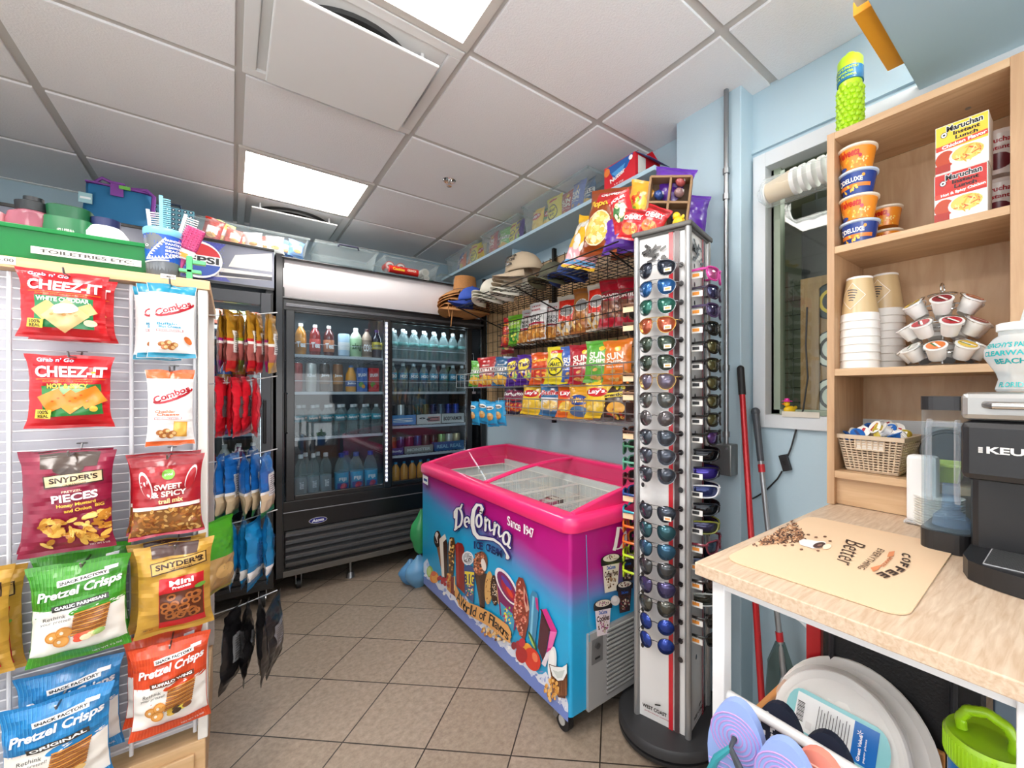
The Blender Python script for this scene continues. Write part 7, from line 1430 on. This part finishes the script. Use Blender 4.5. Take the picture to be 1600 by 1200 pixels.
# souvenir cup on the coffee maker
t = thing('souvenir_cup', 'clear fishbowl souvenir cup with turquoise lettering on the coffee maker', 'cup', (1.10, .079, DZ+.329), FACE-.25); t.scale = (.74, .74, .74)
CC = clear('cup_frost', '#f6fafa', .35, .1, '#eef3f4'); g = G()
g.lathe([(.043, 0), (.046, .006), (.04, .03), (.044, .045), (.066, .085), (.066, .105), (.05, .13), (.04, .138), (.04, .15)], CC, 36)
S = lambda u, v, off: (lambda z, r_: Vector((( r_+off)*math.cos(PI*1.5-1.2+2.4*u), (r_+off)*math.sin(PI*1.5-1.2+2.4*u), z)))(v*.14, next((p0[0]+(p1[0]-p0[0])*(v*.14-p0[1])/(p1[1]-p0[1]+1e-9) for p0, p1 in zip([(.043, 0), (.046, .006), (.04, .03), (.044, .045), (.066, .085), (.066, .105), (.05, .13)], [(.046, .006), (.04, .03), (.044, .045), (.066, .085), (.066, .105), (.05, .13), (.04, .14)]) if p0[1] <= v*.14 <= p1[1]), .04))
d = D(g, S, .9, sub=.04)
for s_, v, w_ in (("FRENCHY'S PANTRY", .8, .75), ('CLEARWATER', .66, .72), ('BEACH', .52, .4), ('FLORIDA', .12, .55)): d.t(s_, .5, v, w_, .09, '#1fa3a3', bold=.06)
g.obj('cup_body', t); G().lathe([(.042, .148), (.044, .15), (.044, .166), (.04, .168), (0, .168)], mat('#eef2f2', .35), 30).obj('cap', t); g = G(); g.cyl((.0, .0, .16), (.035, 0, .3), .005, clear('straw_c', '#f0f4f4', .4, .2, '#e8eeee'), n=10); g.obj('straw', t)
# lime tube cup on top of hutch
t = thing('bubble_tumbler', 'tall lime green bubbled tumbler with blue label on the hutch top', 'tumbler', (1.43, .455, 2.001), FACE-.3)
LM = mat('#b3e01c', .35, 0, .3); g = G(); g.lathe([(.03, 0), (.031, .195), (.033, .2), (.033, .232), (.028, .24), (.012, .242), (.012, .255), (0, .256)], LM, 28)
for r_ in range(9):
    for k in range(12): a = 2*PI*(k+.5*(r_ % 2))/12; g.sph((.029*math.cos(a), .029*math.sin(a), .012+r_*.0165), .0095, LM, 8)
g.obj('cup', t); g = G(); g.lathe([(.0335, .165), (.0345, .166), (.0345, .204), (.0335, .205)], pr('#1f6fa4'), 28); d = D(g, cyl_S(.0348, .0348, .166, .204, PI*1.5-1.4, PI*1.5+1.4), .42, sub=.06); d.t("FRENCHY'S PANTRY", .5, .8, .9, .2, '#b3e01c', bold=.06); d.t('CLEARWATER', .5, .5, .6, .18, '#b3e01c', bold=.05); d.t('BEACH, FLORIDA', .5, .2, .76, .18, '#b3e01c', bold=.05); g.obj('label_band', t)
G().box(0, 0, 0, .001, .07, .03, paper('#d8dde0')).obj('barcode_card', loc=(1.55, .36, 2.03), label='small white barcode card behind the lime tumbler', cat='card')
# bagged paper cups lying at the window top
t = thing('bagged_cups', 'sleeve of beige paper cups in clear plastic by the window top', 'paper cups', (1.548, .70, 1.985), 0)
g = G(); g.cyl((0, .06, 0), (0, -.03, .01), .036, mat('#d9c3a0', .5), r1=.044, n=24)
for k in range(7): g.cyl((0, -.03-k*.03, .01+k*.001), (0, -.045-k*.03, .0105+k*.001), .045, mat('#efece8', .5), r1=.046, n=24)
g.cyl((0, .06, 0), (0, .065, 0), .037, mat('#f2efea', .5), n=24); g.obj('cup_sleeve', t)
g = G(); n = 20; V = []
for j in range(12):
    y = .095-j*.03
    for i in range(n): a = 2*PI*i/n; r_ = (.054 if j else .02)*(1+.12*noise.noise(Vector((math.cos(a)*2, math.sin(a)*2, j*.8)))); V.append((r_*math.cos(a), y, r_*math.sin(a)*.95))
g.add(V, [(j*n+i, j*n+(i+1) % n, (j+1)*n+(i+1) % n, (j+1)*n+i) for j in range(11) for i in range(n)], clear('bag_film', '#fafcfc', .14, .12, '#f2f6f6'), True); g.obj('plastic_sleeve', t)
# duck on the sill, cord with switch
t = thing('rubber_duck', 'yellow rubber duck with pink hat on the window sill', 'rubber duck', (1.635, .722, WZ0+.052), PI*.62+PI*.2); duck(t, .85, '#e0309a')
g = G(); CK = mat('#1c1c1e', .5); t = thing('power_cord', 'black power cord with inline switch hanging from the window', 'cord')
g.tube([tuple(at(x, y, X=1.6)) for x, y in ((1261, 480), (1259, 540), (1262, 590), (1255, 640), (1247, 660), (1236, 700), (1231, 712))], .003, CK).tube([tuple(at(x, y, X=1.598)) for x, y in ((1222, 736), (1215, 748), (1195, 768), (1182, 776), (1160, 787), (1140, 790), (1118, 784))], .003, CK); g.obj('cord', t)
p = at(1227, 723, X=1.595); g = G(); g.box(-.008, -.015, -.03, .008, .015, .03, CK); g.box(-.011, -.006, -.01, -.008, .006, .01, BLACKM); g.obj('switch', t, p, rot=(-.3, 0, 0), bevel=.004)
G().box(1.588, .60, 1.155, 1.592, .73, 1.175, mat('#cfc8ba', .6)).obj('tape', t)
G().tube([tuple(at(x, y, X=1.59)) for x, y in ((1142, 908), (1152, 925), (1175, 937), (1200, 942), (1225, 953), (1250, 970), (1266, 985))], .0045, mat('#e4e6e8', .5)).obj('white_cable', label='white cable hanging in a loop behind the desk', cat='cord')
# mop poles
t = thing('red_mop', 'red metal mop handle with black grip leaning by the window', 'mop')
a, b_ = Vector((1.50, .845, 1.335)), Vector((1.33, .66, .02)); G().cyl(a, b_, .011, mat('#b81c24', .25, .3, .4)).obj('pole', t); G().cyl(a+(a-b_)*.002, a+(b_-a)*.075, .0135, BLACKM).sph(a, .0135, BLACKM).obj('grip', t)
G().box(1.26, .60, .0, 1.40, .72, .03, mat('#4a4a4c', .6)).obj('mop_head', t, bevel=.01)
t = thing('spray_mop', 'silver mop handle with red collars and grey blade beside the red mop', 'mop')
a, b_ = Vector((1.565, .82, 1.17)), Vector((1.43, .62, .02)); G().cyl(a, b_, .010, mat('#a8aaac', .3, .7)).obj('pole', t)
g = G().cyl(a, a+(b_-a)*.16, .014, mat('#4a4e54', .4), r1=.012).sph(a, .017, mat('#4a4e54', .4)); g.obj('grip', t)
for f_ in (.17, .45, .66): G().cyl(a+(b_-a)*f_, a+(b_-a)*(f_+.025), .0125, mat('#c82830', .35)).obj('collar', t)
M = Matrix.Translation(a+(b_-a)*.69); g = G(); g.prism([(-.014, 0), (-.04, -.07), (-.058, -.38), (.058, -.38), (.045, -.09), (.016, 0)], -.01, .01, clear('blade_grey', '#8a9c9c', .75, .2, '#5c7474'), M @ Matrix.Rotation(PI/2, 4, 'X') @ Matrix.Rotation(-1.0, 4, 'Y')); g.obj('blade', t)
# ------------------------------------------------ under the desk
t = thing('bamboo_crate', 'bamboo crate on the shelf under the desk holding plates', 'crate', (0, 0, 0))
g = G(); g.box(.80, .165, .456, .995, .44, .466, BAMBOO); z0, z1 = .466, .60
g.box(.80, .427, z0, .995, .44, z1, BAMBOO).box(.80, .152, z0, .995, .165, z1-.03, BAMBOO).box(.80, .165, z0, .812, .427, z1-.07, BAMBOO).box(.985, .165, z0, .995, .427, z1, BAMBOO); g.obj('crate_box', t, bevel=.003)
def disc(x, y, z, rot, lb, parts): 
    t = thing('plate_pack', lb, 'plates', (x, y, z), rot=rot); t.scale = (.9, .9, .9)
    for pn, fn in parts: g = G(); fn(g); g.obj(pn, t)
    return t
def plates(g):
    for k in range(4): g.lathe([(0, -.004-k*.006), (.085, -.003-k*.006), (.098, .006-k*.006), (.13, .01-k*.006), (.132, .008-k*.006)], mat('#ebe7e2', .45), 48)
def wrap(g):
    n, V = 40, []; rr = [(0, .006), (.07, .007), (.1, .014), (.128, .018), (.14, .004), (.135, -.024), (.08, -.03)]
    for r_, z in rr:
        for i in range(n): a = 2*PI*i/n; k = 1+.05*noise.noise(Vector((math.cos(a)*3, math.sin(a)*3, r_*20))); V.append((r_*k*math.cos(a), r_*k*math.sin(a), z+.006*noise.noise(Vector((math.cos(a)*6*r_*10, math.sin(a)*6*r_*10, 3)))))
    g.add(V, [(j*n+i, j*n+(i+1) % n, (j+1)*n+(i+1) % n, (j+1)*n+i) for j in range(len(rr)-1) for i in range(n)], clear('plate_film', '#fdfdfd', .1, .08, '#f4f4f4'), True)
def plabel(g):
    d = D(g, plane_S((-.02, -.10, .02), (.09, 0, 0), (0, .2, 0)), 2.2, .0, .0003, 9)
    d.e(.5, .86, .95, .28, '#8fcdd2'); d.e(.5, .14, .95, .28, '#8fcdd2'); d.r(.5, .5, .96, .74, '#8fcdd2'); d.r(.5, .52, .78, .76, '#eff1f1'); d.r(.5, .22, .78, .22, '#1f6fc0')
    for k in range(13): d.r(.3+k*.033, .84, .012 if k % 3 else .02, .075, '#222222')
    for k in range(11): d.r(.52, .66-k*.03, .55-.08*(k % 3), .007, '#55565a')
    d.r(.28, .73, .16, .06, '#e0e0e0'); 
    for k in range(6): a = k*PI/3; d.r(.7+.04*math.cos(a), .26+.018*math.sin(a), .05, .006, '#f4f6fa', a)
    d.t('Great Value', .42, .25, .5, .03, '#f0f4f8', bold=.05); d.t('paper plates', .42, .2, .46, .022, '#f0f4f8')
disc(.90, .312, .572, (0, -1.05, 0), 'shrink-wrapped stack of white paper plates with blue label in the crate', [('plate_stack', plates), ('plastic_wrap', wrap), ('label', plabel)])
g = G(); g.lathe([(0, -.006), (.11, -.005), (.125, .004), (.145, .008), (.147, .005)], mat('#e6e2dc', .4), 48); g.obj('large_plate', loc=(.95, .305, .55), rot=(0, -1.12, 0), label='large white plate behind the wrapped plate stack', cat='plate')
t = thing('baking_tray', 'large black tray leaning upright under the desk', 'tray', (1.003, .246, .456), rot=(0, .03, 0))
TR = mat('#232324', .42, bump=(160, .3)); g = G(); g.box(0, -.131, 0, .012, .13, .41, TR); g.obj('panel', t, bevel=.02)
g = G(); g.tube([(-.003, -.09, .02), (-.003, -.09, .27), (-.003, -.085, .288), (-.003, -.07, .297), (-.003, .105, .297), (-.003, .11, .29), (-.003, .11, .02)], .006, mat('#303032', .35), 8); g.obj('raised_rim', t)
G().box(1.01, .379, .456, 1.03, .41, .885, mat('#b81c24', .3, .2, .3)).obj('red_post', label='flat red upright post between the wall and the black tray', cat='post', bevel=.002)
g = G().box(1.03, -.15, .456, 1.14, .108, .86, mat('#56687a', .5)); d = flat(g, (1.0295, .108, .456), (0, -.16, 0), (0, 0, .40)); d.r(.12, .5, .2, .9, '#7c8c9a')
for k in range(12): d.r(.35, .6+k*.025, .24, .012 if k % 2 else .006, '#2a3440')
g.obj('blue_carton', label='slate blue carton with barcode under the desk behind the bottle', cat='carton', bevel=.002)
t = thing('lime_lid_jug', 'blue jug with a bright lime green handled lid under the desk', 'jug', (.875, .098, .456))
LG = mat('#9ccc18', .35, 0, .3); JB = clear('jug_blue', '#5aa8e0', .6, .1, '#2f86d0')
G().lathe([(.042, 0), (.045, .01), (.045, .25)], JB, 32).obj('jug_body', t)
g = G(); g.lathe([(.048, .235), (.05, .238), (.05, .27), (.047, .276), (.038, .271), (.033, .27), (0, .27)], LG, 40)
for k in range(60): a = 2*PI*k/60; g.cyl((.05*math.cos(a), .05*math.sin(a), .24), (.05*math.cos(a), .05*math.sin(a), .27), .001, LG, n=4)
g.obj('lid', t)
g = G(); hp = [(.0, -.028, .27), (0, -.03, .288), (0, -.021, .304), (0, 0, .312), (0, .021, .304), (0, .03, .288), (0, .028, .27)]; hp = [Vector(p) for p in hp]; fine = []
for i in range(len(hp)-1):
    for k in range(6): fine.append(hp[i].lerp(hp[i+1], k/6))
g.tube(fine, [.0072+.0006*(k % 2) for k in range(len(fine))], LG, 10); g.obj('handle', t)
# flip flops on the rail
def flop(name, loc, rot, m, strap, lb, pat=None, strap2=None):
    t = thing(name, lb, 'flip flop', loc, rot=rot); t.scale = (1.1, 1.1, 1.1)
    n = 40; P = []
    for k in range(n):
        a = 2*PI*k/n; y = .125*math.sin(a); w_ = .046+.006*math.sin(a)-.007*math.exp(-((y+.01)/.04)**2); P.append((w_*math.cos(a)*(1 if abs(math.cos(a)) > .0 else 1)+.004*math.sin(a*1), y))
    g = G(); g.prism(P, 0, .014, m)
    if pat: pat(g)
    g.obj('sole', t, bevel=.003)
    g = G(); SM = mat(strap, .4); g.tube([(0, .07, .014), (.0, .066, .03), (.018, .045, .036), (.036, .0, .03), (.043, -.035, .01)], [.004, .004, .0055, .006, .005], SM, 8); g.tube([(.0, .066, .03), (-.018, .045, .036), (-.036, .0, .03), (-.043, -.035, .01)], [.004, .0055, .006, .005], mat(strap2 or strap, .4), 8); g.obj('strap', t); return t
def wavy(c2):
    def f(g):
        for r_ in range(11):
            for s_ in (1,):
                a = .006+r_*.0072; b_ = .012+r_*.0102; g.tube([(min(.041, a)*math.cos(q_)*.9, .07+b_*math.sin(q_)*.55-.05*(r_ > 5)*0, .0142) for q_ in [2*PI*k/24 for k in range(24)]], .0016, mat(c2, .6), 4, True) if r_ < 6 else None
        for k in range(17): g.tube([(-.04+.0*k, .02-k*.008, .0142), (-.01, .024-k*.008, .0142), (.01, .018-k*.008, .0142), (.04, .022-k*.008, .0142)], .0014, mat(c2, .6), 4)
    return f
LAV = mat('#8fa6dc', .65); RX = DX0+.045
def dropped(px, py, X): p = at(px, py, X=X); return p
p1 = at(1156, 1214, X=.66); flop('flip_flop', (.655, p1.y, p1.z-.0), (PI/2, 0, -PI/2+.15), LAV, '#3a3f44', 'lavender blue ridged flip flop with dark and teal straps, hanging leftmost', wavy('#b48cc8'), '#2f8a94')
p2 = at(1228, 1290, X=.65); flop('flip_flop', (.65, p2.y, p2.z-.0), (PI/2, 0, -PI/2+.1), LAV, '#3a3f44', 'lavender blue ridged flip flop hanging second from the left', wavy('#b48cc8'))
NV = mat('#1c2438', .65)
def blot(g):
    q = random.Random(8)
    for k in range(60): a, b_ = q.uniform(-.034, .034), q.uniform(-.1, .1); g.box(a, b_, .0141, a+.004, b_+.007, .0146, mat('#f0f0f0', .6), Matrix.Identity(4))
for i, (px, py, X, lb) in enumerate(((1215, 1200, .768, 'black and white speckled flip flop behind the rail, upper'), (1290, 1255, .768, 'black and white speckled flip flop behind the rail, lower'))):
    p = at(px, py, X=X); flop('speckled_flip_flop', (X, p.y, p.z-.02), (PI/2-.1, 0, -PI/2+.1), NV, '#4a4c50', lb, blot)
p = at(1285, 1300, X=.70); flop('coral_flip_flop', (.69, p.y, p.z-.0), (PI/2, 0, -PI/2), mat('#e88a78', .65), '#58a8a0', 'coral pink flip flop hanging under the rail', wavy('#f4b0a0'))
